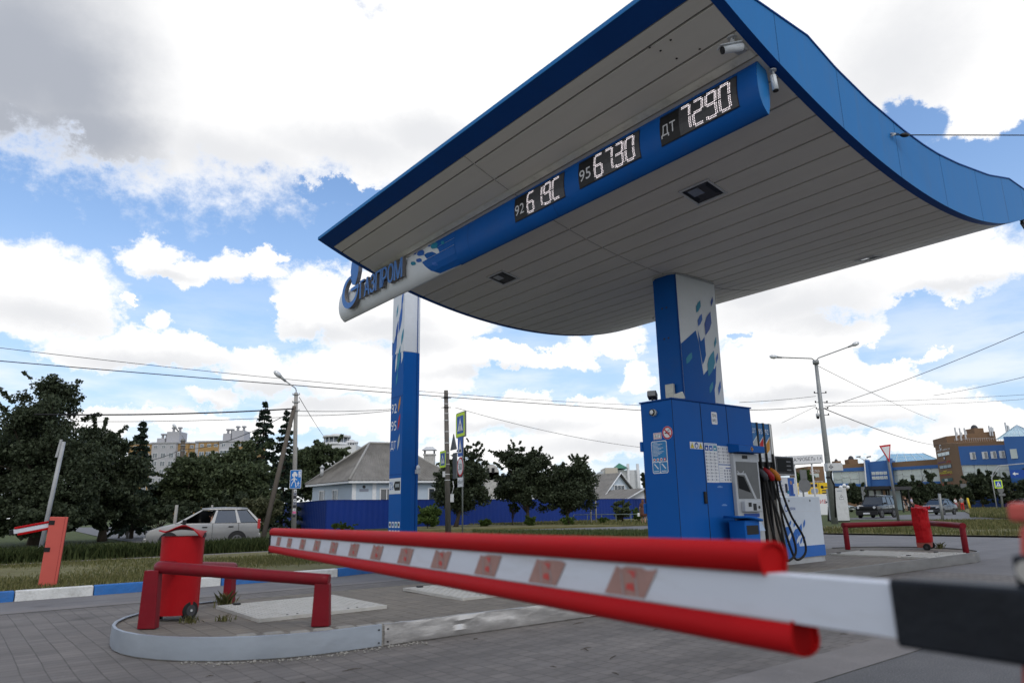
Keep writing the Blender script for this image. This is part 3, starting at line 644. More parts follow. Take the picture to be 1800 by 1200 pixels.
# price displays: black label field, then dotted seven segment figures
SEG = {'0': 'abcdef', '1': 'bc', '2': 'abged', '3': 'abgcd', '6': 'afgedc', '7': 'abc', '9': 'abcdfg', 'C': 'afed'}
def display(v_hi, v_lo, label, digits):
    d = MB(); zt, zb_ = 5.932, 5.556
    zz = [zb_ + (zt - zb_) * i / 8 for i in range(9)]
    def field(va, vb, m, off):
        for za, zc in zip(zz, zz[1:]): d.add([Vector((ub(za) - off, va, za)) - BO, Vector((ub(za) - off, vb, za)) - BO, Vector((ub(zc) - off, vb, zc)) - BO, Vector((ub(zc) - off, va, zc)) - BO], [(0, 1, 2, 3)], m)
    field(v_hi, v_lo, m_black, 0.003)
    vl = v_hi - 0.30; field(vl, v_lo + 0.01, m_ledbg, 0.006)
    # shadow of the recess frame, put in as black strips on the surface
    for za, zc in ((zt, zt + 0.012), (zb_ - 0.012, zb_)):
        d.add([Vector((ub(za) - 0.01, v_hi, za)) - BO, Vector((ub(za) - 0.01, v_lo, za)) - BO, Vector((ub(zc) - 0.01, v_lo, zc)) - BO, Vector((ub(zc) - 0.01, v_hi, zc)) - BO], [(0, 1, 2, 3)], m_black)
    o = d.build('price_display', m_black, bm_)
    p = Panel(Vector((6.388, v_hi - 0.27, 5.63)) - BO, (0, -1, 0), (0, 0, 1)); p.text(label, 0, 0, 0.17, pm('label white', (0.6, 0.6, 0.62), 0.5), 1, w=0.22 if len(label) == 2 else None)
    # shift to the left so that it ends before the board
    for q in p.v: q.y += 0.245
    p.build('grade_label', None, o)
    dw = (vl - v_lo - 0.05) / 4.15; x = vl - 0.03; hgt = 0.315; zb2 = zb_ + 0.032
    for i, ch in enumerate(digits):
        if ch == '.':
            q = MB()
            for a in (0, 1):
                for c in (0, 1):
                    vc = x + 0.012 - a * 0.022; zc = zb2 + c * 0.022
                    dot(q, vc, zc, m_led)
            q.build('decimal_point', m_led, o); continue
        q = MB(); w = dw * 0.70
        def seg(s_, m):
            rows = []
            hh = hgt / 2
            A = {'a': ((0, hgt), (w, hgt)), 'd': ((0, 0), (w, 0)), 'g': ((0, hh), (w, hh)), 'f': ((0, hh), (0, hgt)), 'b': ((w, hh), (w, hgt)), 'e': ((0, 0), (0, hh)), 'c': ((w, 0), (w, hh))}[s_]
            (x0, z0), (x1, z1) = A; horiz = z0 == z1; nn = 6 if horiz else 7
            for r in (0, 1):
                for k in range(nn):
                    t = (k + 0.9) / (nn + 0.8)
                    a = x0 + (x1 - x0) * t; c = z0 + (z1 - z0) * t
                    if horiz: c += (r - 0.5) * 0.021
                    else: a += (r - 0.5) * 0.021
                    dot(q, x - a, zb2 + c, m)
        on = SEG[ch]
        for s_ in 'abcdefg':
            if s_ in on: seg(s_, m_led)
            else: seg(s_, m_ledoff)
        q.build('digit', m_led, o); x -= dw
def dot(q, v, z, m, r=0.0066):
    c = Vector((ub(z) - 0.010, v, z)) - BO
    if m is m_ledoff: r *= 0.6
    q.add([c + Vector((0, -r, 0)), c + Vector((0, 0, -r)), c + Vector((0, r, 0)), c + Vector((0, 0, r))], [(0, 1, 2, 3)], m)
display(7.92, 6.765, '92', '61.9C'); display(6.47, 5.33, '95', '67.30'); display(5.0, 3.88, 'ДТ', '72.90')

# ------------------------------------------------------------------ support column with wave pattern
col_ = thing('support_column', 'broad blue and white canopy column with blue tile pattern behind the cabinet', 'column', ST(10.59, 7.98, 0), RZ)
def bow(x): return 0.03 * (1 - (x / 0.6) ** 2)
cz1 = 5.41
b = MB(); b.box(-0.595, -0.585, -0.24, 0.26, 0.18, cz1, m_blue); b.box(0.585, 0.597, -0.25, 0.26, 0.18, cz1, m_navy); b.box(-0.585, 0.585, 0.20, 0.26, 0.18, cz1, m_blue)
b.box(-0.59, -0.57, -0.272, -0.24, 0.18, cz1, m_navy)
b.build('shaft', m_blue, col_)
b = MB(); xs = [-0.58 + 1.165 * i / 16 for i in range(17)]; n = len(xs)
b.add([(x, -0.27 - bow(x), 0.18) for x in xs] + [(x, -0.27 - bow(x), cz1) for x in xs], [(i, i + 1, n + i + 1, n + i) for i in range(n - 1)], m_white, True)
b.build('front_panel', m_white, col_)
# artwork in panel coordinates: x -0.58..0.585, z
def colart(b, pts, m, off=0.003):
    # subdivide in x so that it follows the bow
    x0 = min(p[0] for p in pts); x1 = max(p[0] for p in pts); k = max(1, int((x1 - x0) / 0.06)); sl = [x0 + (x1 - x0) * i / k for i in range(k + 1)]
    def span(x):
        r = []
        for (a, c), (d, e) in zip(pts, pts[1:] + pts[:1]):
            if (a <= x < d) or (d <= x < a): r.append(c + (e - c) * (x - a) / (d - a))
        return sorted(r)
    for xa, xb in zip(sl, sl[1:]):
        e = (xb - xa) * 0.01; A, B = span(xa + e), span(xb - e)
        for i in range(0, min(len(A), len(B)) - 1, 2):
            b.add([(xa, -0.27 - bow(xa) - off, A[i]), (xb, -0.27 - bow(xb) - off, B[i]), (xb, -0.27 - bow(xb) - off, B[i + 1]), (xa, -0.27 - bow(xa) - off, A[i + 1])], [(0, 1, 2, 3)], m)
b = MB()
colart(b, [(-0.578, 0.300), (-0.578, 4.048), (-0.236, 4.291), (-0.090, 4.390), (-0.073, 4.263), (-0.092, 4.115), (0.053, 4.214), (0.123, 4.295), (0.144, 4.175), (0.137, 4.009), (0.063, 3.836), (-0.043, 3.697), (-0.076, 3.613), (-0.078, 3.487), (0.089, 3.619), (0.198, 3.689), (0.347, 3.682), (0.403, 3.759), (0.383, 3.616), (0.390, 3.499), (0.301, 3.352), (0.266, 3.233), (0.264, 3.084), (0.274, 0.300)], m_blue)
def ctile(x, z, w, h, m, off=0.006):
    a, c = w / 2, h / 2; base = [(-a, -c), (a * 0.1, -c * 0.62), (a * 0.72, -c * 0.32), (a, c * 0.05), (a, c), (-a * 0.1, c * 0.62), (-a * 0.72, c * 0.32), (-a, -c * 0.05)]
    colart(b, [(x + p, z + q + 0.15 * p) for p, q in base], m, off)
for x, z, w, h, m in ((-0.016, 4.830, 0.144, 0.246, m_teal), (-0.001, 4.569, 0.142, 0.243, m_lblue), (0.246, 4.547, 0.231, 0.467, m_dblue), (0.441, 5.005, 0.087, 0.214, m_dblue), (0.438, 4.202, 0.086, 0.232, m_teal), (0.240, 3.775, 0.251, 0.487, m_teal), (0.446, 3.901, 0.086, 0.218, m_lblue), (-0.395, 3.800, 0.164, 0.208, m_teal), (0.178, 3.317, 0.128, 0.209, m_teal), (0.450, 3.338, 0.100, 0.283, m_lblue)): ctile(x, z, w, h, m)
b.build('wave_pattern', m_blue, col_)
# ring trim at the underside, vents on the side
b = MB(); ring = []
for k in range(24):
    a = 2 * math.pi * k / 24; ca, sa = math.cos(a), math.sin(a); ring.append((0.68 * abs(ca) ** 0.6 * (1 if ca > 0 else -1), 0.34 * abs(sa) ** 0.6 * (1 if sa > 0 else -1)))
b.tube([(x, y, zs(10.59 + x) - 0.012) for x, y in ring] + [(ring[0][0], ring[0][1], zs(10.59 + ring[0][0]) - 0.012)], 0.018, 6, m_grey)
b.build('collar', m_grey, col_)
b = MB()
for z in (4.2, 4.78):
    for y in (-0.02, 0.08): b.cyl((-0.6, y, z), 0.018, 0.006, 'x', 10, m_dark)
b.build('bolt', m_dark, col_)

# ------------------------------------------------------------------ price pylon beyond the canopy
PYL = ST(8.86, 15.55, 0)
py_ = thing('price_pylon', 'tall blue pylon with white top and fuel grades 92 95 and diesel', 'pylon', PYL, RZ)
HT = 7.3
def pylon_sec(z): return [(-0.22, -0.27, z), (0.03, -0.30, z), (0.25, -0.27, z), (0.25, 0.35, z), (0.03, 0.39, z), (-0.22, 0.35, z)]
b = MB(); b.loft([pylon_sec(0.0), pylon_sec(5.15)], m_blue, True, True, False); b.loft([pylon_sec(5.15), pylon_sec(HT)], m_white, True, True, False)
b.build('shaft', m_blue, py_, bevel=0.012)
p = Panel((-0.22, 0.35, 0), (0, -0.805, 0), (0, 0, 1)); p.x = Vector((0, -0.805, 0))
m_txt = pm('white lettering', (0.75, 0.76, 0.78), 0.5); m_or = pm('orange film', (0.55, 0.25, 0.03), 0.5); m_rd = pm('red film', (0.45, 0.02, 0.02), 0.5); m_sil = pm('silver film', (0.4, 0.45, 0.47), 0.5)
for t, z, m in (('92', 3.62, m_or), ('95', 3.18, m_rd), ('ДТ', 2.68, m_sil)):
    p.text(t, 0.06, z, 0.24, m_txt, 2, w=0.33); p.leaf(0.55, z + 0.2, 0.14, 0.32, m, 2, 0.7)
p.rect(0.02, 1.62, 0.74, 2.0, m_white, 2); p.text('2%', 0.05, 1.72, 0.2, m_blue, 3, w=0.24); p.poly([(0.30, 1.81), (0.38, 1.92), (0.70, 1.92), (0.70, 1.7), (0.38, 1.7)], m_black, 3)
for k in range(4): p.rect(0.42 + 0.06 * k, 1.78, 0.46 + 0.06 * k, 1.86, m_sil, 4)
for i in range(4):
    for j in range(2):
        cm = [m_white, m_white, m_rd, m_or, m_dark, m_dblue, m_teal, m_black][i + 4 * j]
        p.rrect(0.06 + 0.18 * i, 0.62 + 0.2 * j, 0.19 + 0.18 * i, 0.76 + 0.2 * j, 0.02, m_white, 2); p.rect(0.085 + 0.18 * i, 0.655 + 0.2 * j, 0.165 + 0.18 * i, 0.725 + 0.2 * j, cm, 3)
# tile pattern on both the blue and the white part
for x, z, w, h, m in ((0.62, 6.55, 0.13, 0.45, m_lblue), (0.30, 6.3, 0.1, 0.3, m_teal), (0.52, 6.05, 0.22, 0.65, m_lblue), (0.30, 5.75, 0.16, 0.5, m_dblue), (0.66, 5.55, 0.14, 0.36, m_teal), (0.18, 5.35, 0.28, 0.7, m_lblue), (0.45, 5.0, 0.2, 0.6, m_teal), (0.36, 4.5, 0.12, 0.3, m_teal), (0.3, 4.95, 0.12, 0.5, m_white), (0.36, 5.5, 0.1, 0.4, m_white)):
    p.leaf(x, z, w, h, m, 2, 0.5)
p.poly([(0.0, 5.15), (0.2, 5.15), (0.14, 5.45), (0.0, 5.5)], m_blue, 1); p.poly([(0.72, 5.15), (0.6, 5.15), (0.62, 4.85), (0.72, 5.0)], m_white, 1)
p.build('wave_pattern', m_blue, py_)
b = MB(); b.box(-0.224, -0.218, -0.27, 0.35, 4.02, 4.035, m_navy); b.box(-0.224, -0.218, -0.27, 0.35, 2.08, 2.095, m_navy); b.box(0.155, 0.173, -0.295, -0.275, 0.0, HT, m_navy)
b.build('panel_joint', m_navy, py_)
b = MB(); b.box(0.15, 0.24, -0.38, -0.28, 2.1, 2.2, m_lgrey); b.ball((0.195, -0.35, 2.24), 0.05, 0.05, 0.07, m_white); b.build('floodlight', m_lgrey, py_)
# ------------------------------------------------------------------ pump island
def dv(u): return -0.026 * (u - 3.0)
def island_outline(inset=0.0, n=18):
    pts = []; cv = 7.72; hw = 1.57 - inset
    uL, uR = 2.95, 16.45
    for k in range(n + 1):                                   # left end, from far side round the tip to the near side
        a = R(90 + 180 * k / n); pts.append((uL + hw * math.cos(a), cv + hw * math.sin(a) + 0.0))
    m = 14
    for k in range(1, m): u = uL + (uR - uL) * k / m; pts.append((u, cv - hw + dv(u)))
    for k in range(n + 1):
        a = R(-90 + 180 * k / n); pts.append((uR + hw * math.cos(a), cv + dv(uR) + hw * math.sin(a)))
    for k in range(m - 1, 0, -1): u = uL + (uR - uL) * k / m; pts.append((u, cv + hw + dv(u)))
    return pts
ZI = 0.18
isl = thing('pump_island', 'raised paved pump island edged with dented galvanised sheet', 'island', ST(3, 7.72, 0), RZ)
IO = Vector((3, 7.72, 0))
rel = lambda pts: [(u - 3, v - 7.72) for u, v in pts]
b = MB(); b.prism(rel(island_outline(0.02)), 0.004, ZI - 0.012, 'z', M_ISLE); b.build('paving', M_ISLE, isl)
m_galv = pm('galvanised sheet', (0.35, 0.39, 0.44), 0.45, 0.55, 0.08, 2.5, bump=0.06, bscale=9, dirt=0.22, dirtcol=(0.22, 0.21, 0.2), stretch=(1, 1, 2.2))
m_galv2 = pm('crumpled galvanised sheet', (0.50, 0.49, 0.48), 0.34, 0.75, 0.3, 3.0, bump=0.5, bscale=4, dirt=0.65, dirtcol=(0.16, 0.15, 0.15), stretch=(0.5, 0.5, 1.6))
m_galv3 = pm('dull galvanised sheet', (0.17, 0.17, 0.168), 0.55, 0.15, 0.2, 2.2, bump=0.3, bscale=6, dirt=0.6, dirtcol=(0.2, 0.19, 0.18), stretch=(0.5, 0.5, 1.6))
OUT = island_outline(0.0)
def plate(sel, m, name, dents=0.0, seed=1):
    rnd = random.Random(seed); P = [Vector((u - 3, v - 7.72, 0)) for u, v in sel]; b = MB(); rings = []
    # resample
    acc = [0]
    for a, c in zip(P, P[1:]): acc.append(acc[-1] + (c - a).length)
    n = max(3, int(acc[-1] / 0.09)); pts = []
    for i in range(n + 1):
        s_ = acc[-1] * i / n; j = max(k for k in range(len(acc)) if acc[k] <= s_ + 1e-9); j = min(j, len(P) - 2)
        t = (s_ - acc[j]) / max(1e-6, acc[j + 1] - acc[j]); pts.append(P[j].lerp(P[j + 1], t))
    for i, p in enumerate(pts):
        d = (pts[min(i + 1, n)] - pts[max(i - 1, 0)]).normalized(); nn = Vector((d.y, -d.x, 0))
        col = []
        for z, o in ((0.012, 0.0), (0.06, 0.002), (0.11, 0.002), (0.15, 0.001), (ZI + 0.012, 0.0), (ZI + 0.016, -0.02), (ZI + 0.008, -0.03)):
            col.append(p + nn * (o + (rnd.uniform(-1, 1) * dents if 0.02 < z < ZI else rnd.uniform(-1, 1) * dents * 0.3)) + Vector((0, 0, z + (rnd.uniform(-1, 1) * dents * 0.35 if z > 0.1 else 0))))
        rings.append(col)
    b.loft(rings, m, False, False, True); q_ = b.build(name, m, isl); q_.modifiers.new('split', 'EDGE_SPLIT').split_angle = R(28); return q_
near_i = [p for p in OUT]
# split the outline at u = 3.32, 6.3, 10.2 along the near side
def near_pts(ua, ub_): return [(u, 7.72 - 1.57 + dv(u)) for u in [ua + (ub_ - ua) * i / 6 for i in range(7)]]
plate([p for p in OUT[:19]] + near_pts(2.96, 3.30)[0:], m_galv, 'kerb_plate', 0.0015, 1)
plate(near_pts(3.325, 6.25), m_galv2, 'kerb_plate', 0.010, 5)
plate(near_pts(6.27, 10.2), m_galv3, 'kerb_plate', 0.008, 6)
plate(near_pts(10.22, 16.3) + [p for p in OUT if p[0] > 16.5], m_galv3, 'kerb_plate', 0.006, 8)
b = MB(); b.loft([[(u - 3, v - 7.72, 0.002), (u - 3, v - 7.72, ZI - 0.004)] for u, v in island_outline(0.012)] + [[(island_outline(0.012)[0][0] - 3, island_outline(0.012)[0][1] - 7.72, 0.002), (island_outline(0.012)[0][0] - 3, island_outline(0.012)[0][1] - 7.72, ZI - 0.004)]], m_kg, False, False, False)
b.build('kerb', m_kg, isl)
# loose rounded kerb blocks showing above the sheet
rr = random.Random(3)
for k in range(7):
    u = 2.1 + 0.2 * k; b = MB(); v = 7.72 - math.sqrt(max(0.1, 1.57 ** 2 - min(0, u - 2.95) ** 2)) + 0.05
    b.box(u - 3, u - 3 + 0.17, v - 7.72, v - 7.72 + 0.1, 0.1, ZI + 0.012 + rr.uniform(0, 0.02), m_kg); b.build('edge_block', m_kg, isl, bevel=0.02)
# crumbled mortar and grit at the foot of the first plate
b = MB()
for k in range(240):
    u = rr.uniform(1.7, 3.7); off = abs(rr.gauss(0, 0.07)) + 0.02
    vb = 7.72 - (math.sqrt(max(0, 1.57 ** 2 - min(0, u - 2.95) ** 2))); r = rr.uniform(0.004, 0.013) * (1.6 if rr.random() < 0.06 else 1)
    b.ball((u, vb - off, r * 0.5), r, r * rr.uniform(0.6, 1.2), r * 0.6, m_kg, 6)
tag(b.build('loose_grit', m_kg, rz=RZ), kind='stuff')
b = MB()
for u in (3.27, 3.36):
    for z in (0.04, 0.15): b.tube([(u - 3, -1.57 + dv(u) - 0.012, z), (u - 3, -1.57 + dv(u) + 0.01, z)], 0.007, 8, m_gap)
b.build('rivet', m_gap, isl)

# ------------------------------------------------------------------ cover plates on the island
m_chk = pm('worn grp cover plate', (0.46, 0.45, 0.42), 0.65, 0.0, 0.1, 8, bump=0.5, bscale=120, dirt=0.6, dirtcol=(0.22, 0.2, 0.17))
def cover(u0, u1, v0, v1, lab, tilt=0.0, cat='cover plate', holes=True):
    o = thing('cover_plate', lab, cat, ST((u0 + u1) / 2, (v0 + v1) / 2, ZI - 0.01), RZ, 'pale ribbed cover plates let into the island'); o.rotation_euler = (R(tilt), 0, RZ)
    hu, hv = (u1 - u0) / 2, (v1 - v0) / 2; b = MB()
    b.box(-hu, hu, -hv, hv, 0.0, 0.034, m_chk)
    n = int(hu * 2 / 0.05); q = b
    for i in range(n):
        for j in range(int(hv * 2 / 0.11)):
            x = -hu + 0.03 + 0.05 * i; y = -hv + 0.05 + 0.11 * j + (0.05 if i % 2 else 0)
            if y + 0.04 < hv: q.box(x, x + 0.012, y, y + 0.05, 0.034, 0.0375, m_chk)
    q.build('plate', m_chk, o)
    q = MB()
    for x, y in ((-hu * 0.72, hv * 0.86), (hu * 0.72, hv * 0.86)): q.box(x - 0.035, x + 0.035, y - 0.03, y + 0.03, 0.034, 0.052, m_black)
    for x in (-hu * 0.55, -hu * 0.4, hu * 0.4, hu * 0.55): q.cyl((x, -hv * 0.88, 0.034), 0.012, 0.004, 'z', 8, m_gap)
    q.build('lifting_eye', m_black, o)
    return o
cover(2.55, 3.95, 7.25, 8.65, 'pale ribbed cover plate beside the rail with the upright bin')
cover(4.93, 6.35, 7.22, 8.62, 'pale ribbed cover plate under the middle of the boom', 0.6)
cover(14.5, 15.9, 6.45, 7.8, 'large pale cover plate before the crumpled red bin')
cover(14.45, 16.2, 5.86, 6.36, 'narrow pale cover strip between the large plate and the kerb')

# ------------------------------------------------------------------ guard rails
m_red = pm('dark red gloss paint', (0.17, 0.008, 0.015), 0.45, 0, 0.12, 5, spec=0.14, bump=0.12, bscale=18, dirt=0.4, dirtcol=(0.10, 0.03, 0.03))
m_red_in = pm('brighter red paint', (0.36, 0.015, 0.02), 0.42, 0, 0.1, 5, coat=0.2, bump=0.1, bscale=14, dirt=0.35, dirtcol=(0.12, 0.03, 0.03))
def guard_rail(name_lab, tip, e1, e2, zt, ze, r, postw, fl=True):
    base = Vector((*tip, 0)); o = thing('guard_rail', name_lab, 'guard rail', ST(tip[0], tip[1], ZI - 0.005), RZ, 'red pipe guard rails at the island ends')
    t = Vector((0, 0, zt)); a = Vector((e1[0] - tip[0], e1[1] - tip[1], ze)); c = Vector((e2[0] - tip[0], e2[1] - tip[1], ze))
    def run(p, q, ext):
        d = (q - p).normalized(); return q + d * ext
    pts = [run(t, a, 0.06), a]
    # rounded nose at the tip
    for k in range(9):
        s_ = k / 8; p0 = t.lerp(a, 0.14); p1 = t + Vector((0, 0, 0.0)); p2 = t.lerp(c, 0.14)
        pts.append(p0 * (1 - s_) ** 2 + p1 * 2 * s_ * (1 - s_) + p2 * s_ ** 2)
    pts += [c, run(t, c, 0.06)]
    b = MB(); b.tube(pts, r, 16, m_red); b.build('rail', m_red, o)
    for q, pw in ((t.lerp(a, 0.02).lerp(t.lerp(c, 0.02), 0.5), postw * 1.0), (a, postw), (c, postw)):
        b = MB(); d = (a - t) if q is not c else (c - t); d.z = 0; d.normalize(); nn = Vector((-d.y, d.x, 0)); w0, w1 = pw * 0.54, pw * 0.44; th = 0.045
        ctr = Vector((q.x, q.y, 0)); zt_ = q.z - r * 0.55
        if fl:
            lo = [ctr - d * w0 - nn * th, ctr + d * w0 - nn * th, ctr + d * w0 + nn * th, ctr - d * w0 + nn * th]
            hi = [Vector((p.x, p.y, 0)) + Vector((0, 0, zt_)) for p in (ctr - d * w1 - nn * th, ctr + d * w1 - nn * th, ctr + d * w1 + nn * th, ctr - d * w1 + nn * th)]
            b.hexa(lo + hi, m_red)
        else: b.tube([ctr, ctr + Vector((0, 0, zt_))], r * 0.98, 14, m_red)
        pb = b.build('post', m_red, o, bevel=0.008)
    return o
guard_rail('red pipe guard rail around the upright bin with open lid', (1.62, 7.62), (2.90, 6.58), (2.80, 9.02), 0.555, 0.41, 0.056, 0.155)
guard_rail('dark red pipe guard rail around the crumpled leaning bin', (18.02, 7.25), (16.60, 5.97 + 0.03), (16.42, 8.38), 0.56, 0.54, 0.06, 0.14, False)

# ------------------------------------------------------------------ wheeled bins
m_bin = pm('red bin paint', (0.36, 0.008, 0.012), 0.5, 0, 0.1, 3, spec=0.1, bump=0.25, bscale=5, dirt=0.3, dirtcol=(0.16, 0.02, 0.02))
m_bin_in = pm('red bin inside', (0.16, 0.01, 0.012), 0.6)
def bin_section(w, d, z, sx=1.0, n=20):
    """rounded front (towards -y), flat back"""
    pts = []
    for k in range(n + 1):
        a = R(180 + 180 * k / n); pts.append((w * sx * math.cos(a), d * 0.95 * math.sin(a), z))
    return pts + [(w * sx, d * 0.55, z), (-w * sx, d * 0.55, z)]
o = thing('wheeled_bin', 'upright red bin with a bent open lid and one black wheel showing', 'bin', ST(2.0, 8.1, ZI - 0.006), RZ - R(22), 'red wheeled rubbish bins')
b = MB(); secs = [bin_section(0.192 + 0.010 * t, 0.185 + 0.01 * t, 0.05 + 0.76 * t) for t in [i / 8 for i in range(9)]]
b.loft(secs, m_bin, True, False, True); b.add(secs[0], [tuple(range(len(secs[0])))], m_bin_in)
rim = bin_section(0.206, 0.198, 0.815); b.loft([secs[-1], rim, bin_section(0.195, 0.187, 0.815), bin_section(0.19, 0.182, 0.5)], m_bin, True, False, False)
b.add(bin_section(0.19, 0.182, 0.5), [tuple(range(23))], m_bin_in)
b.build('body', m_bin, o)
# lid: a sheet curled up at the front, creased low on the right
b = MB(); rows = []
for i in range(9):
    x = -0.20 + 0.41 * i / 8; row = []
    for j in range(9):
        y = 0.15 - 0.37 * j / 8; s_ = i / 8; t = j / 8
        z = 0.852 + 0.085 * math.sin(math.pi * min(1.0, 1.15 * (1 - s_))) * (0.4 + 0.6 * t) - 0.05 * s_ * t + 0.03 * (1 - s_) * t + 0.012 * math.sin(7 * s_ + 3 * t)
        row.append((x, y, z))
    rows.append(row)
b.loft(rows, m_bin, False, False, True); lid = b.build('lid', m_bin, o); sm = lid.modifiers.new('thickness', 'SOLIDIFY'); sm.thickness = 0.008
b = MB(); b.box(0.17, 0.21, -0.05, 0.13, 0.80, 0.84, m_black); b.build('hinge', m_black, o)
for x in (0.16, -0.16):
    b = MB(); b.cyl((x - 0.022, -0.03 if x > 0 else 0.06, 0.088), 0.088, 0.044, 'x', 22, m_rubber); b.cyl((x - 0.026, -0.03 if x > 0 else 0.06, 0.088), 0.055, 0.052, 'x', 18, m_dark); b.cyl((x + (0.024 if x > 0 else -0.03), -0.03 if x > 0 else 0.06, 0.088), 0.012, 0.008, 'x', 10, m_lgrey)
    w_ = b.build('wheel', m_rubber, o)
    if x > 0: w_.rotation_euler = (0, 0, R(-40)); w_.location = (0.03, 0.03, 0)
b = MB(); b.box(0.185, 0.2, 0.02, 0.06, 0.1, 0.78, m_bin); b.build('seam', m_bin, o)
# crumpled bin
rc = random.Random(12)
o = thing('wheeled_bin', 'crumpled leaning red bin with dented sides and two small wheels', 'bin', ST(17.35, 7.1, ZI - 0.004), RZ + R(6), 'red wheeled rubbish bins'); o.rotation_euler = (R(1), R(-4), RZ + R(8))
b = MB(); secs = []
for i in range(13):
    t = i / 12; z = 0.17 + 0.72 * t; cr = 0.008 * math.sin(9 * t) * (t > 0.25)
    sec = []
    for k, (x, y, z_) in enumerate(bin_section(0.205 + 0.008 * t, 0.19, z)):
        d = 1 + rc.uniform(-0.05, 0.05) * (0.3 + t); sec.append((x * d + cr + 0.03 * max(0, t - 0.55) * math.sin(5 * t), y * d - 0.01 * math.sin(6 * t + 1), z + 0.03 * t * math.sin(3 * x * 8) + (0.05 if t == 1 and x > 0.1 else 0)))
    secs.append(sec)
b.loft(secs, m_bin, True, True, False); b.build('body', m_bin, o)
b = MB(); b.loft([bin_section(0.19, 0.17, 0.06), bin_section(0.2, 0.185, 0.165)], pm('faded red bin base', (0.36, 0.10, 0.08), 0.6, dirt=0.5), True, True, False); b.build('base', None, o)
b = MB(); rows = [[(-0.2 + 0.42 * i / 6 + 0.02, 0.12 - 0.30 * j / 5, 0.90 + 0.03 * math.sin(i * 1.3 + j) + 0.035 * (i / 6) ** 2 + 0.02 * j / 5 * math.sin(i)) for j in range(6)] for i in range(7)]
b.loft(rows, m_bin, False, False, False); lid = b.build('lid', m_bin, o); sm = lid.modifiers.new('thickness', 'SOLIDIFY'); sm.thickness = 0.008
for x in (-0.19, 0.19):
    b = MB(); b.cyl((x - 0.025, -0.1, 0.075), 0.075, 0.05, 'x', 18, m_rubber); b.cyl((x - 0.028, -0.1, 0.075), 0.03, 0.056, 'x', 12, m_dark); b.build('wheel', m_rubber, o)

# ------------------------------------------------------------------ blue technical cabinet with payment terminal
CU, CV = 8.815, 7.05; CW, CD, CH = 2.145, 0.65, 2.71
cab = thing('equipment_cabinet', 'tall blue equipment cabinet with payment terminal and stickers', 'cabinet', ST(CU, CV, ZI - 0.012), RZ)
b = MB(); b.box(0, CW, 0, CD, 0, CH - 0.02, m_blue); b.build('body', m_blue, cab, bevel=0.008)
b = MB(); b.box(-0.02, CW + 0.02, -0.02, CD + 0.02, CH - 0.02, CH + 0.005, m_navy); b.build('roof', m_navy, cab, bevel=0.006)
b = MB()
for x in (0.72, 1.43): b.box(x - 0.006, x + 0.006, -0.003, 0.002, 0.02, CH - 0.03, m_gap)
b.box(-0.003, 0.002, -0.003, 0.002, 0.02, CH - 0.03, m_gap); b.build('door_seam', m_gap, cab)
b = MB(); b.box(0.625, 0.685, -0.03, 0, 1.07, 1.26, m_black); b.build('door_handle', m_black, cab, bevel=0.012)
b = MB()
for z in (1.98, 1.0): b.box(-0.02, 0.1, CD, CD + 0.05, z - 0.07, z + 0.09, m_blue)
b.build('rear_bracket', m_blue, cab, bevel=0.01)
m_ow = pm('off white plastic', (0.62, 0.62, 0.56), 0.45, 0, 0.1, 8, dirt=0.4)
b = MB(); b.tube([(0.0, 0.36, 2.51), (-0.055, 0.36, 2.515)], 0.055, 20, m_ow); b.tube([(-0.055, 0.36, 2.515), (-0.075, 0.36, 2.516)], 0.052, 20, m_black); b.ball((-0.072, 0.36, 2.516), 0.02, 0.038, 0.038, m_white, 14); b.build('siren', m_ow, cab)
# stickers on the left side
yl = lambda v: v - CV
p = Panel((-0.001, 0, -ZI + 0.012), (0, -1, 0), (0, 0, 1))
m_rs = pm('sticker red', (0.5, 0.02, 0.03), 0.5); m_sb = pm('sticker blue', (0.03, 0.2, 0.45), 0.5); m_yl = pm('sticker yellow', (0.7, 0.55, 0.05), 0.5); m_st = pm('sticker white', (0.7, 0.71, 0.73), 0.5, 0, 0.04); m_ink = pm('sticker ink', (0.03, 0.03, 0.05), 0.6); m_gi = pm('grey small print', (0.28, 0.30, 0.36), 0.6)
x = lambda v: -(v - CV)
cx_, cz_ = x(7.175), 2.338
p.disc(cx_, cz_, 0.103, m_st, 1); p.ring(cx_, cz_, 0.078, 0.1, m_rs, 2)
p.rect(cx_ - 0.055, cz_ - 0.012, cx_ + 0.03, cz_ + 0.006, m_ink, 2); p.rect(cx_ + 0.034, cz_ - 0.012, cx_ + 0.055, cz_ + 0.006, m_rs, 2)
for k in range(3): p.rect(cx_ - 0.01 + 0.02 * k, cz_ + 0.02 + 0.01 * k, cx_ + 0.018 + 0.02 * k, cz_ + 0.028 + 0.01 * k, m_ink, 2)
a = 0.058; p.poly([(cx_ - a - 0.008, cz_ + a - 0.008), (cx_ - a + 0.008, cz_ + a + 0.008), (cx_ + a + 0.008, cz_ - a + 0.008), (cx_ + a - 0.008, cz_ - a - 0.008)], m_rs, 3)
p.build('no_smoking_sticker', m_st, cab); p = Panel((-0.001, 0, -ZI + 0.012), (0, -1, 0), (0, 0, 1))
p.rect(x(7.462), 2.252, x(7.298), 2.355, m_st, 1); p.rect(x(7.452), 2.262, x(7.308), 2.345, m_rs, 2); p.rect(x(7.444), 2.270, x(7.316), 2.337, m_st, 3); p.text('В-IГ', x(7.38), 2.283, 0.04, m_ink, 4, align='c')
p.build('zone_sticker', m_st, cab); p = Panel((-0.001, 0, -ZI + 0.012), (0, -1, 0), (0, 0, 1))
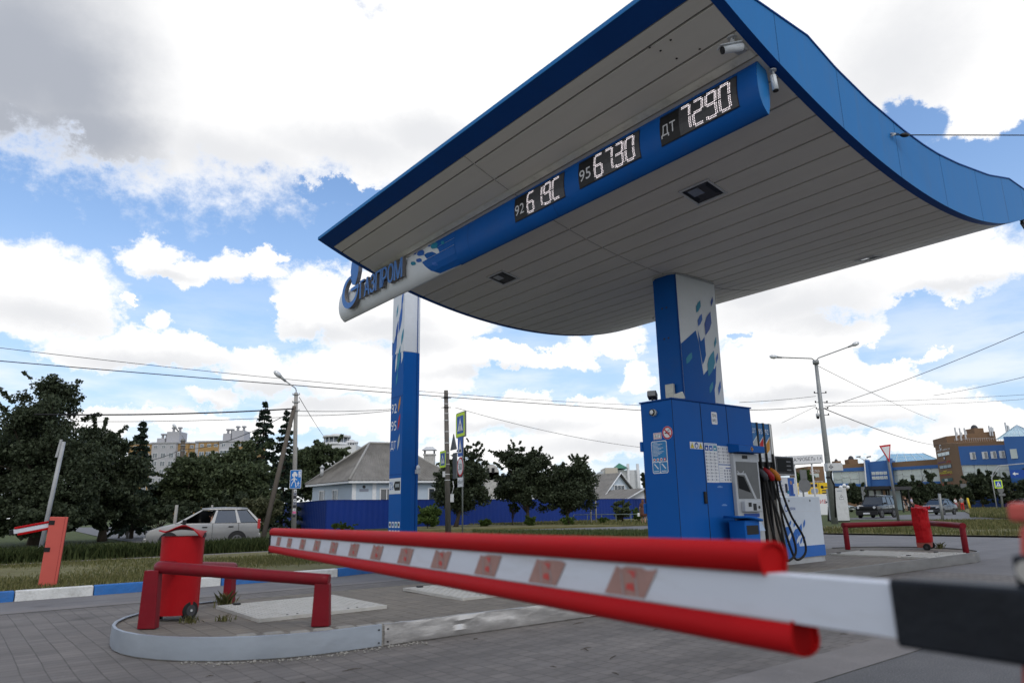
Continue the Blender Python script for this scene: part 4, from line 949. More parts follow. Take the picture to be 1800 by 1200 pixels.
p.rrect(x(7.52), 1.715, x(7.205), 2.225, 0.03, m_st, 1); p.rrect(x(7.508), 1.90, x(7.217), 2.213, 0.025, m_sb, 2); p.rrect(x(7.508), 1.727, x(7.367), 1.888, 0.02, m_sb, 2); p.rrect(x(7.358), 1.727, x(7.217), 1.888, 0.02, m_sb, 2)
for k in range(11): p.rect(x(7.49), 2.19 - 0.02 * k, x(7.49) + 0.10 + 0.14 * ((k * 37 % 10) / 10), 2.196 - 0.02 * k, m_st, 3)
for k in range(4): p.disc(x(7.47) + 0.07 * k, 1.93, 0.025, m_st if k < 3 else m_rs, 3)
for k in range(4): p.disc(x(7.47) + 0.07 * k, 1.93, 0.014, m_rs if k < 3 else m_st, 4)
for q in (7.4375, 7.2875): p.poly([(x(q) - 0.045, 1.86), (x(q) - 0.03, 1.87), (x(q) + 0.045, 1.79), (x(q) + 0.03, 1.78)], m_st, 3); p.rect(x(q) - 0.05, 1.745, x(q) + 0.05, 1.755, m_st, 3)
p.build('rules_sticker', m_st, cab)
# front stickers
p = Panel((0, -0.001, -ZI + 0.012), (1, 0, 0), (0, 0, 1)); x = lambda u: u - CU
p.rrect(x(9.815), 2.52, x(9.972), 2.727, 0.025, m_st, 1); p.text('ТРК', x(9.893), 2.64, 0.05, m_ink, 2, align='c'); p.text('№2', x(9.893), 2.56, 0.05, m_ink, 2, align='c')
p.build('number_sticker', m_st, cab); p = Panel((0, -0.001, -ZI + 0.012), (1, 0, 0), (0, 0, 1))
p.rect(x(9.19), 2.095, x(9.525), 2.205, m_st, 1)
for q in (9.25, 9.465): p.poly([(x(q) - 0.05, 2.105), (x(q) + 0.05, 2.105), (x(q), 2.195)], m_ink, 2); p.poly([(x(q) - 0.041, 2.110), (x(q) + 0.041, 2.110), (x(q), 2.185)], m_yl, 3); p.poly([(x(q) + 0.01, 2.165), (x(q) - 0.012, 2.14), (x(q) + 0.006, 2.14), (x(q) - 0.006, 2.118), (x(q) + 0.016, 2.147), (x(q), 2.147)], m_ink, 4)
p.disc(x(9.357), 2.15, 0.048, m_dblue, 2); p.disc(x(9.357), 2.143, 0.028, m_st, 3); p.rect(x(9.33), 2.15, x(9.384), 2.165, m_st, 3)
p.build('warning_sticker', m_st, cab)
p = Panel((0, -0.001, -ZI + 0.012), (1, 0, 0), (0, 0, 1)); X0, X1, X2 = x(9.562), x(9.905), x(10.262)
p.rect(X0, 1.57, X1 - 0.008, 2.2, m_st, 1); p.rect(X1, 1.87, X2, 2.17, m_st, 1); p.rect(X1, 1.575, X2, 1.855, m_st, 1)
for i in range(3): p.rect(X0 + 0.008 + 0.112 * i, 2.08, X0 + 0.1 + 0.112 * i, 2.165, [m_dblue, m_lblue, m_teal][i], 2); p.rect(X0 + 0.03 + 0.112 * i, 2.10, X0 + 0.07 + 0.112 * i, 2.13, m_st, 3)
p.rect(X0 + 0.01, 2.178, X1 - 0.03, 2.188, m_sb, 2); p.rect(X1 + 0.08, 2.158, X2 - 0.08, 2.165, m_sb, 2)
for i in range(3):
    for j in range(9):
        z = 2.05 - 0.053 * j; q = X0 + 0.012 + 0.112 * i
        p.rect(q, z - 0.025, q + 0.032, z + 0.004, m_gi, 2); p.rect(q + 0.04, z - 0.016, q + 0.085, z - 0.009, m_gi, 2)
for i in range(1, 3): p.rect(X0 + 0.112 * i - 0.004, 1.58, X0 + 0.112 * i - 0.001, 2.06, m_gi, 2)
for i in range(3):
    for j in range(5):
        z = 2.14 - 0.055 * j; q = X1 + 0.015 + 0.115 * i; p.rect(q, z - 0.03, q + 0.03, z, m_gi, 2); p.rect(q + 0.04, z - 0.018, q + 0.09, z - 0.01, m_gi, 2)
p.rect(X1 + 0.18, 1.80, X2 - 0.03, 1.815, m_dblue, 2)
for i in range(3):
    for j in range(4): p.rect(X1 + 0.13 + 0.07 * i, 1.60 + 0.05 * j, X1 + 0.17 + 0.07 * i, 1.632 + 0.05 * j, m_gi, 2)
for j in range(6): p.rect(X1 + 0.02, 1.60 + 0.04 * j, X1 + 0.10, 1.606 + 0.04 * j, m_gi, 2)
p.build('notice_board', m_st, cab)
# worn paint below the notices
p = Panel((0, -0.001, -ZI + 0.012), (1, 0, 0), (0, 0, 1)); m_worn = pm('rubbed blue paint', (0.12, 0.24, 0.5), 0.6)
for q, z in ((9.82, 1.49), (9.9, 1.2)): p.rect(x(q), z, x(q) + 0.14, z + 0.02, m_worn, 1); p.rect(x(q) + 0.03, z + 0.02, x(q) + 0.1, z + 0.03, m_worn, 1)
p.build('paint_scuff', m_worn, cab)
# terminal
tx0, tx1 = 10.225 - CU, 10.945 - CU; m_ft = pm('terminal face', (0.42, 0.44, 0.46), 0.42, 0.1, 0.06, 5, dirt=0.25)
m_scr = pm('tinted screen', (0.008, 0.009, 0.010), 0.35, 0, 0.3, 2, spec=0.04); m_smoke = pm('smoked recess', (0.10, 0.103, 0.103), 0.4, 0, 0.25, 3, spec=0.35)
b = MB(); b.box(tx0, tx1, -0.075, 0.0, 0.35, 1.885, m_ft); term = b.build('payment_terminal', m_ft, cab, bevel=0.012)
b = MB(); b.box(tx0 + 0.05, tx1 - 0.05, -0.079, -0.074, 1.14, 1.75, m_smoke); b.box(tx0 + 0.25, tx0 + 0.40, -0.080, -0.075, 1.80, 1.86, m_black)
b.build('recess', m_smoke, term)
p = Panel((tx0, -0.08, 0), (1, 0, 0), (0, 0, 1)); p.poly([(0.07, 1.31), (0.40, 1.24), (0.24, 1.50), (0.07, 1.52)], m_scr, 2)
p.poly([(0.05, 1.56), (0.30, 1.56), (0.56, 1.14), (0.50, 1.14), (0.26, 1.53), (0.05, 1.53)], m_ft, 2)
p.ring(0.16, 1.62, 0.06, 0.075, m_ft, 2, 200, 340, 12, 1.4); p.build('screen', m_scr, term)
b = MB(); b.box(tx0 + 0.10, tx1 - 0.12, -0.15, -0.075, 0.93, 1.10, m_ft); kp = b.build('keypad_block', m_ft, term, bevel=0.012)
b = MB(); b.box(tx0 + 0.20, tx0 + 0.28, -0.156, -0.15, 1.01, 1.08, m_black); b.box(tx0 + 0.33, tx0 + 0.42, -0.156, -0.15, 0.95, 1.06, m_black); b.cyl((tx0 + 0.5, -0.158, 1.0), 0.025, 0.01, 'y', 12, m_black); b.build('slot', m_black, kp)
b = MB(); b.box(tx0 + 0.16, tx1 - 0.12, -0.081, -0.075, 0.84, 0.90, m_dblue); b.box(tx0 + 0.10, tx0 + 0.40, -0.16, -0.075, 0.52, 0.80, m_ft); b.box(tx0 + 0.18, tx0 + 0.34, -0.165, -0.16, 0.66, 0.70, m_ink); b.build('receipt_box', m_ft, term, bevel=0.006)
p = Panel((tx0 + 0.18, -0.168, 0.60), (1, 0, 0), (0, 0.25, 1)); p.poly([(0.14, 0.02), (0.42, 0.02), (0.34, 0.22), (0.0, 0.24)], pm('pale blue leaflet', (0.35, 0.45, 0.6), 0.6), 1)
for j in range(5): p.rect(0.13, 0.05 + 0.03 * j, 0.3, 0.055 + 0.03 * j, m_st, 2)
p.build('leaflet', m_st, term)
b = MB(); b.hexa([(tx0 - 0.03, -0.22, 1.90), (tx1 + 0.0, -0.22, 1.90), (tx1, 0, 1.90), (tx0 - 0.03, 0, 1.90), (tx0 - 0.03, -0.22, 2.01), (tx1, -0.22, 2.01), (tx1, 0, 2.05), (tx0 - 0.03, 0, 2.05)], m_blue)
hd = b.build('hood', m_blue, term, bevel=0.006)
p = Panel(((tx0 + tx1) / 2 - 0.02, -0.221, 1.955), (1, 0, 0), (0, 0, 1)); p.poly([(0, -0.045), (0.045, 0), (0, 0.045), (-0.045, 0)], m_or, 1); p.disc(0, 0, 0.028, m_ink, 2); p.disc(0.002, 0, 0.017, m_or, 3); p.build('emblem', m_or, hd)
b = MB(); b.box(tx1 - 0.22, tx1 - 0.06, -0.12, -0.075, 0.22, 0.34, m_black); b.build('cable_box', m_black, term, bevel=0.01)
# things standing on the cabinet roof and on the column
def spot(lab, u, v, z, az, m1, s=1.0):
    o = thing('floodlight', lab, 'floodlight', ST(u, v, z), RZ + az, 'small lights on the cabinet roof')
    b = MB(); b.cyl((0, 0, 0), 0.015 * s, 0.1 * s, 'z', 8, m_dark); b.box(-0.05 * s, 0.05 * s, -0.012, 0.012, 0.0, 0.012, m_dark); b.build('bracket', m_dark, o)
    b = MB(); b.box(-0.075 * s, 0.075 * s, -0.09 * s, 0.06 * s, 0.06 * s, 0.17 * s, m1); h = b.build('housing', m1, o, bevel=0.012, rot=(R(-18), 0, 0))
    b = MB(); b.box(-0.062 * s, 0.062 * s, -0.094 * s, -0.09 * s, 0.072 * s, 0.158 * s, m_lampglass); b.build('glass', m_lampglass, h)
spot('small dark floodlight on the rear left corner of the cabinet roof', 8.95, 7.55, 2.885, R(-60), m_dark)
spot('small beige floodlight on the cabinet roof before the column', 9.62, 7.5, 2.885, R(40), m_ow, 1.15)
o = thing('junction_box', 'cream box fixed low on the dark blue column side', 'junction box', ST(9.975, 7.98, 2.98), RZ)
b = MB(); b.box(-0.06, 0.0, -0.10, 0.08, 0.02, 0.36, m_ow); b.build('case', m_ow, o, bevel=0.012); b = MB(); b.box(-0.062, -0.059, -0.09, 0.07, 0.19, 0.194, m_grey); b.build('seam', m_grey, o)
# litter box in front of the cabinet
o = thing('litter_box', 'blue litter box with a black slot beside the terminal', 'bin', ST(10.05, 6.62, ZI - 0.006), RZ)
b = MB(); b.prism([(-0.21, 0.0), (0.19, 0.0), (0.21, 0.80), (-0.19, 0.80)], 0, 0.3, 'y', m_blue); b.build('body', m_blue, o, bevel=0.015)
b = MB(); rows = []
for i in range(9):
    t = i / 8; rows.append([(-0.26 + 0.50 * t, y, 0.815 + 0.055 * math.cos(math.pi * (t - 0.1) * 0.6)) for y in (-0.05, 0.34)])
b.loft(rows, m_blue, False, False, True); ld = b.build('lid', m_blue, o); sm = ld.modifiers.new('thickness', 'SOLIDIFY'); sm.thickness = 0.035
b = MB(); b.box(-0.16, 0.16, -0.004, 0.0, 0.58, 0.72, m_black); b.build('slot', m_black, o, bevel=0.002)

# ------------------------------------------------------------------ fuel dispenser
PU, PV = 11.05, 7.1
pump = thing('fuel_pump', 'white and blue fuel dispenser with hoses and grades 95 and 92', 'fuel pump', ST(PU, PV, ZI - 0.012), RZ)
m_ss = pm('stained steel', (0.36, 0.33, 0.30), 0.35, 0.6, 0.35, 3, stretch=(1.5, 1.5, 0.4), dirt=0.6, dirtcol=(0.12, 0.1, 0.09))
m_pblue = pm('pump panel blue', (0.02, 0.15, 0.38), 0.4, 0, 0.05, 3)
b = MB(); b.box(-0.10, 0.66, 0.02, 0.75, 0, 2.47, m_ss); tow = b.build('hose_tower', m_ss, pump, bevel=0.006)
b = MB()
for k in range(4): xx = -0.06 + 0.2 * k; b.box(xx - 0.018, xx + 0.018, -0.02, 0.02, 0.0, 2.47, m_black if k < 3 else m_steel)
for k in range(3): b.box(-0.042 + 0.2 * k, 0.122 + 0.2 * k, -0.004, 0.02, 1.12, 1.78, m_black)
b.build('channel', m_black, tow)
for k, (t, m) in enumerate((('ДТ', m_sil), ('95', m_rd), ('92', m_or))):
    p = Panel((-0.04 + 0.2 * k, -0.002, 0), (1, 0, 0), (0, 0, 1)); p.rect(0, 1.78, 0.16, 2.46, m_white, 1); p.poly([(0, 2.46), (0, 2.1), (0.16, 2.24), (0.16, 2.46)], m_pblue, 2)
    p.text(t, 0.08, 2.27, 0.09, m_txt, 3, w=0.11, align='c'); p.poly([(0.02, 1.92), (0.13, 2.0), (0.15, 2.2), (0.13, 2.19), (0.03, 2.1)], m, 3); p.rect(0.03, 1.83, 0.12, 1.845, m_gi, 2); p.build('grade_panel', m_white, tow)
m_noz = [m_dark, pm('red nozzle cover', (0.32, 0.015, 0.02), 0.45), pm('orange nozzle cover', (0.5, 0.17, 0.02), 0.45)]
for k in range(3):
    xx = 0.04 + 0.2 * k; b = MB()
    b.tube([(xx - 0.05, -0.02, 1.66), (xx, -0.07, 1.6), (xx + 0.05, -0.10, 1.52), (xx + 0.07, -0.11, 1.45)], [0.03, 0.045, 0.055, 0.04], 10, m_noz[k]); b.tube([(xx - 0.08, -0.0, 1.72), (xx - 0.05, -0.03, 1.66)], 0.014, 8, m_steel)
    nz = b.build('nozzle', m_noz[k], tow)
    # hose: hangs from the nozzle, loops low and returns to the tower head
    tip = 0.17 + 0.12 * k; pts = []
    ctrl = [Vector((xx + 0.07, -0.115, 1.46)), Vector((xx + 0.03, -0.17, 1.25)), Vector((xx + 0.15, -0.22, 0.85)), Vector((xx + tip, -0.25, 0.50)), Vector((xx + tip + 0.05, -0.24, 0.22)), Vector((xx + tip - 0.16, -0.2, 0.10)), Vector((xx + 0.2, -0.14, 0.22)), Vector((xx + 0.10, -0.09, 0.7)), Vector((xx + 0.09, -0.05, 1.3)), Vector((xx + 0.085, -0.02, 2.0))]
    for i in range(len(ctrl) - 1):
        p0, p1, p2, p3 = ctrl[max(0, i - 1)], ctrl[i], ctrl[i + 1], ctrl[min(len(ctrl) - 1, i + 2)]
        for j in range(6):
            t = j / 6; pts.append(0.5 * ((2 * p1) + (p2 - p0) * t + (2 * p0 - 5 * p1 + 4 * p2 - p3) * t * t + (3 * p1 - p0 - 3 * p2 + p3) * t ** 3))
    b = MB(); b.tube(pts, 0.02, 8, m_rubber); b.build('hose', m_rubber, tow)
m_wp = pm('pump white', (0.52, 0.57, 0.63), 0.45, 0, 0.05, 2, spec=0.35, dirt=0.2, dirtcol=(0.35, 0.34, 0.33))
m_pb2 = pm('pump film blue', (0.02, 0.12, 0.42), 0.4, 0, 0.06, 4, dirt=0.3, dirtcol=(0.1, 0.16, 0.3))
b = MB(); b.box(0.69, 2.02, 0.0, 0.75, 0.10, 1.17, m_wp); body = b.build('body', m_wp, pump, bevel=0.01)
b = MB(); b.box(0.70, 2.01, 0.02, 0.73, 0.0, 0.10, m_grey); b.build('plinth', m_grey, pump)
p = Panel((0.69, -0.001, 0), (1, 0, 0), (0, 0, 1))
p.rect(0, 0.105, 1.33, 0.30, m_pb2, 1); p.poly([(0, 0.3), (0.45, 0.3), (0.40, 0.5), (0.5, 0.62), (0.36, 0.60), (0.26, 0.52), (0.22, 0.66), (0.0, 0.64)], m_pb2, 1)
for q, z, w_, h_ in ((0.20, 0.70, 0.1, 0.09), (0.36, 0.70, 0.09, 0.11), (0.50, 0.56, 0.18, 0.22), (0.68, 0.69, 0.08, 0.13), (0.52, 0.40, 0.09, 0.10), (0.62, 0.41, 0.08, 0.10), (0.34, 0.52, 0.1, 0.1)): p.leaf(q, z, w_, h_, m_pb2, 2, 0.3)
for q, z, w_, h_ in ((0.13, 0.46, 0.16, 0.14), (0.42, 0.42, 0.12, 0.10)): p.leaf(q, z, w_, h_, m_wp, 3, 0.4)
p.build('wave_pattern', m_pb2, body)
p = Panel((0.69, -0.001, 0), (1, 0, 0), (0, 0, 1)); p.ring(0.13, 0.965, 0.04, 0.055, m_dblue, 1, 70, 380, 16); p.poly([(0.1, 1.0), (0.13, 1.1), (0.165, 1.0)], m_dblue, 1); p.text('ГАЗПРОМ', 0.19, 0.935, 0.05, m_dblue, 1, w=0.24)
p.rect(0, 0.905, 1.33, 0.909, m_lgrey, 1); p.disc(0.25, 1.10, 0.022, m_dark, 1); p.disc(0.97, 1.10, 0.022, m_dark, 1); p.build('logo', m_dblue, body)
b = MB(); b.box(0.66, 1.30, 0.03, 0.4, 1.56, 1.90, m_lgrey); b.box(0.62, 0.70, 0.05, 0.4, 1.17, 1.92, m_ss); hdx = b.build('display_head', m_lgrey, pump, bevel=0.01)
b = MB(); b.box(0.69, 1.27, 0.02, 0.03, 1.58, 1.885, m_black); b.box(0.74, 1.22, 0.016, 0.02, 1.62, 1.855, m_scr)
for k in range(3): b.box(1.02, 1.16, 0.014, 0.016, 1.64 + 0.075 * k, 1.665 + 0.075 * k, m_ledoff)
b.build('screen', m_scr, hdx)
b = MB(); b.box(0.65, 1.29, 0.03, 0.1, 1.18, 1.52, m_lgrey); pf = b.build('poster_frame', m_lgrey, pump)
p = Panel((0.66, 0.029, 1.185), (1, 0, 0), (0, 0, 1)); p.rect(0, 0, 0.62, 0.325, m_st, 1); p.poly([(0.36, 0), (0.56, 0), (0.58, 0.325), (0.36, 0.325)], m_lblue, 2); p.rect(0.25, 0.06, 0.33, 0.22, m_ink, 3); p.rect(0.42, 0.02, 0.5, 0.2, m_dblue, 3); p.disc(0.46, 0.24, 0.035, pm('poster skin', (0.4, 0.25, 0.18), 0.6), 3); p.rect(0.3, 0.04, 0.36, 0.1, m_teal, 3); p.rect(0.52, 0.04, 0.57, 0.22, m_st, 3)
p.text('ВЫГОДА', 0.03, 0.17, 0.035, m_dblue, 3, w=0.17); p.text('В КАЖДОЙ', 0.03, 0.12, 0.03, m_dblue, 3, w=0.17); p.text('ЗАПРАВКЕ', 0.03, 0.07, 0.03, m_dblue, 3, w=0.17); p.ring(0.06, 0.26, 0.014, 0.02, m_dblue, 3, 60, 380, 10); p.rect(0.09, 0.25, 0.16, 0.265, m_dblue, 3); p.build('poster', m_st, pf)

# ------------------------------------------------------------------ security cameras on the canopy
def bullet_camera(lab, base, aim, drop=0.08, s=1.0, m=None):
    """base: point on the underside (u, v); aim: direction in station axes"""
    m = m or m_white
    o = thing('security_camera', lab, 'security camera', ST(*base), RZ, 'white security cameras on the canopy')
    a = Vector(aim).normalized(); c = Vector((0, 0, -drop - 0.05 * s))
    b = MB(); b.cyl((0, 0, -0.012), 0.05 * s, 0.012, 'z', 14, m_lgrey); b.tube([(0, 0, -0.01), (0, 0, -drop * 0.6), c - a * 0.04 * s], 0.016 * s, 8, m_lgrey); b.ball((0, 0, -drop * 0.55), 0.026 * s, None, None, m_lgrey, 10); b.build('bracket', m_lgrey, o)
    b = MB(); b.tube([c - a * 0.11 * s, c + a * 0.12 * s], 0.042 * s, 14, m); bd = b.build('housing', m, o)
    b = MB(); b.tube([c + a * 0.121 * s, c + a * 0.135 * s], 0.04 * s, 14, m_black); b.build('lens', m_black, bd)
    up = Vector((0, 0, 1)); sd = a.cross(up).normalized(); b = MB(); w_ = 0.048 * s
    q = c + up * 0.044 * s; b.hexa([q - a * 0.1 * s - sd * w_, q + a * 0.17 * s - sd * w_, q + a * 0.17 * s + sd * w_, q - a * 0.1 * s + sd * w_] + [x_ + up * 0.006 for x_ in (q - a * 0.1 * s - sd * w_, q + a * 0.17 * s - sd * w_, q + a * 0.17 * s + sd * w_, q - a * 0.1 * s + sd * w_)], m); b.build('sunshade', m, bd)
bullet_camera('white bullet camera above the price beam end aiming left', (6.03, 3.66, zs(6.03)), (-0.75, 0.45, -0.25), 0.09, 1.0)
bullet_camera('white camera hanging below the near end of the price beam', (6.62, 3.56, zs(6.62) - 0.02), (0.03, -0.06, -1.0), 0.12, 0.8)
bullet_camera('dark camera under the rear canopy corner', (14.75, 3.5, zs(14.75)), (-0.3, -0.3, -0.8), 0.1, 1.0, m_dark)
o = thing('junction_box', 'grey junction box beside the bullet camera on the canopy underside', 'junction box', ST(6.16, 3.66, zs(6.16) - 0.01), RZ)
b = MB(); b.box(-0.06, 0.06, -0.06, 0.06, -0.06, 0.0, m_grey); b.build('case', m_grey, o, bevel=0.01); b = MB(); b.tube([(0.05, 0, -0.03), (0.08, -0.02, -0.04), (0.1, 0.05, -0.02)], 0.008, 6, m_lgrey); b.build('conduit', m_lgrey, o)

# ------------------------------------------------------------------ boom barrier in the foreground
NB = Vector((0.648, 1.253, 1.022)); FB = Vector((-2.212, 6.561, 0.966))
tB = (FB - NB); LB = tB.length; tB.normalize()
nB = Vector((-tB.y, tB.x, 0)).normalized()                # horizontal normal
if nB.dot(Vector((0, 0, 0)) - NB) < 0: nB = -nB
wB = tB.cross(nB).normalized(); wB = wB if wB.z > 0 else -wB
TB = Matrix((tB, nB, wB)).transposed().to_4x4(); TB.translation = NB      # local: x along the boom, y towards the viewer side, z up
boom = bpy.data.objects.new('boom_barrier', None); COL.objects.link(boom); boom.matrix_world = TB
tag(boom, 'long red rubber edged boom barrier with white taped strip across the foreground', 'boom barrier', 'boom barriers at the driveways')
m_alu = pm('white boom film', (0.60, 0.63, 0.69), 0.45, 0.0, 0.05, 3, spec=0.35, dirt=0.5, dirtcol=(0.33, 0.31, 0.28), stretch=(0.4, 1, 3))
m_rub = pm('red boom rubber', (0.40, 0.004, 0.006), 0.6, 0, 0.1, 4, spec=0.12, bump=0.05, bscale=30, dirt=0.25, dirtcol=(0.22, 0.01, 0.012), stretch=(0.5, 1, 3))
m_rub2 = pm('red rubber inside', (0.34, 0.005, 0.006), 0.75, spec=0.1)
m_tape = pm('stripped tape residue', (0.34, 0.20, 0.17), 0.75, 0, 0.12, 20, dirt=0.4, dirtcol=(0.45, 0.3, 0.27))
m_tape2 = pm('red tape remnant', (0.5, 0.07, 0.06), 0.6)
b = MB(); b.box(-0.02, LB, -0.05, 0.0, -0.045, 0.045, m_alu); arm = b.build('arm', m_alu, boom, bevel=0.002)
def bump_prof(sgn, n=14):
    pts = []
    for k in range(n + 1):
        a = math.pi * k / n; pts.append((-0.026 + 0.042 * math.cos(a), sgn * (0.046 + 0.030 + 0.032 * math.sin(a) ** 0.8 if 0 < k < n else 0.046 + 0.03)))
    return [(0.010, sgn * 0.046)] + pts + [(-0.062, sgn * 0.046)]
def boom_x_at(px):                                       # boom length at an image column
    lo, hi = -0.6, LB
    best = min((abs((lambda d: 900 + 1230 * d.dot(CX) / d.dot(_fw))(TB @ Vector((lo + (hi - lo) * i / 800, 0, 0)) - Vector((0, 0, CAM_H))) - px), lo + (hi - lo) * i / 800) for i in range(801))
    return best[1]
XT0, XB0 = boom_x_at(1352), boom_x_at(1392)
for sg, x0, nm in ((1, XT0, 'upper'), (-1, XB0, 'lower')):
    b = MB(); b.loft([[(x_, y, z) for y, z in bump_prof(sg)] for x_ in [x0 + (LB - x0) * i / 12 for i in range(13)]], m_rub, True, False, True)
    inner = [(-0.026 + (y + 0.026) * 0.82, z * 1.0 - sg * 0.006) for y, z in bump_prof(sg)]
    b.loft([[(x0, y, z) for y, z in bump_prof(sg)], [(x0 - 0.0005, y, z) for y, z in inner], [(x0 + 0.006, y, z) for y, z in inner]], m_rub2, True, False, False); b.add([(x0 + 0.006, y, z) for y, z in inner], [tuple(range(len(inner)))], m_rub2)
    b.build('rubber_bumper', m_rub, boom)
b = MB(); b.prism([(-0.066, -0.112), (-0.066, 0.112), (0.014, 0.112), (0.014, -0.112)], LB, LB + 0.012, 'x', m_black); b.build('end_cap', m_black, boom, bevel=0.004)
p = Panel((0, 0.001, 0), (-1, 0, 0), (0, 0, 1)); rt = random.Random(5)
for pxc, pxw in ((490, 9), (509, 10), (532, 13), (557, 15), (587, 17), (622, 20), (663, 25), (713, 29), (776, 36), (857, 48), (962, 66), (1109, 92)):
    p = Panel((0, 0.001, 0), (-1, 0, 0), (0, 0, 1)); xc = boom_x_at(pxc); hw = 0.085; sk = 0.03; h0, h1 = -0.037, 0.036
    top = [(-(xc) + (-hw + 2 * hw * i / 8) + sk, h1 - (rt.uniform(0, 0.008) if rt.random() < 0.4 else 0)) for i in range(9)]
    p.poly([(-xc - hw - sk, h0), (-xc + hw - sk, h0)] + top[::-1], m_tape, 1)
    p.poly([(-xc - 0.012, 0.026), (-xc + 0.03, 0.026), (-xc + 0.024, 0.006), (-xc + 0.014, 0.012), (-xc + 0.006, 0.02)], m_tape2, 2)
    p.poly([(-xc - 0.012, -0.006), (-xc + 0.016, -0.004), (-xc + 0.02, -0.024), (-xc - 0.018, -0.02)], m_tape2, 2)
    for q in (-0.03, 0.028): p.poly([(-xc + q, h0 + 0.002), (-xc + q + 0.004, h0 + 0.002), (-xc + q + 0.003 - 0.006, h1 - 0.012), (-xc + q - 0.006, h1 - 0.012)], m_grey, 2)
    p.build('tape_patch', m_tape, arm)
p = Panel((0, 0.001, 0), (-1, 0, 0), (0, 0, 1)); p.rect(-LB, 0.041, -XT0, 0.0445, m_grey, 1); p.rect(-LB, -0.0445, -XB0, -0.0405, m_grey, 1); p.build('film_edge', m_grey, arm)
m_clamp = pm('black coated steel', (0.010, 0.012, 0.016), 0.45, 0.0, 0.3, 10, bump=0.1, bscale=60)
b = MB(); b.box(-0.62, 0.012, -0.062, 0.010, -0.056, 0.052, m_clamp); cl = b.build('clamp', m_clamp, boom, bevel=0.006)
b = MB(); b.box(-0.42, -0.165, -0.10, -0.04, 0.05, 0.095, m_clamp); b.box(-0.42, -0.205, -0.05, 0.008, -0.105, -0.055, m_clamp); b.build('bracket', m_clamp, cl, bevel=0.005)
b = MB(); b.tube([(-0.205, -0.06, 0.075), (-0.205, 0.0, 0.075)], 0.016, 14, m_steel); b.build('bolt', m_steel, cl)
m_salm = pm('faded salmon paint', (0.52, 0.105, 0.085), 0.6, 0, 0.07, 2.5, spec=0.12, dirt=0.15, dirtcol=(0.4, 0.1, 0.08))
b = MB(); xc0 = -0.17; T_ = TB.inverted()
cz = lambda z: z
fl_ = Vector((0.802, 1.16, 0)); ax_ = Vector((-tB.x, -tB.y, 0)).normalized(); dp_ = Vector((-nB.x, -nB.y, 0)).normalized()
qs = [fl_, fl_ + ax_ * 0.34, fl_ + ax_ * 0.34 + dp_ * 0.3, fl_ + dp_ * 0.3]
ln_ = Vector((-0.2, 0, 0)); b.hexa([T_ @ (q + ln_) for q in qs] + [T_ @ (q + Vector((0, 0, 1.165))) for q in qs], m_salm); b.build('housing', m_salm, boom, bevel=0.012)
b = MB(); e = [q + (q - (qs[0] + qs[2]) / 2).normalized() * 0.012 for q in qs]; b.hexa([T_ @ (q + Vector((0, 0, 1.167))) for q in e] + [T_ @ (q + Vector((0, 0, 1.197))) for q in e], m_salm); b.build('housing_lid', m_salm, boom, bevel=0.008)
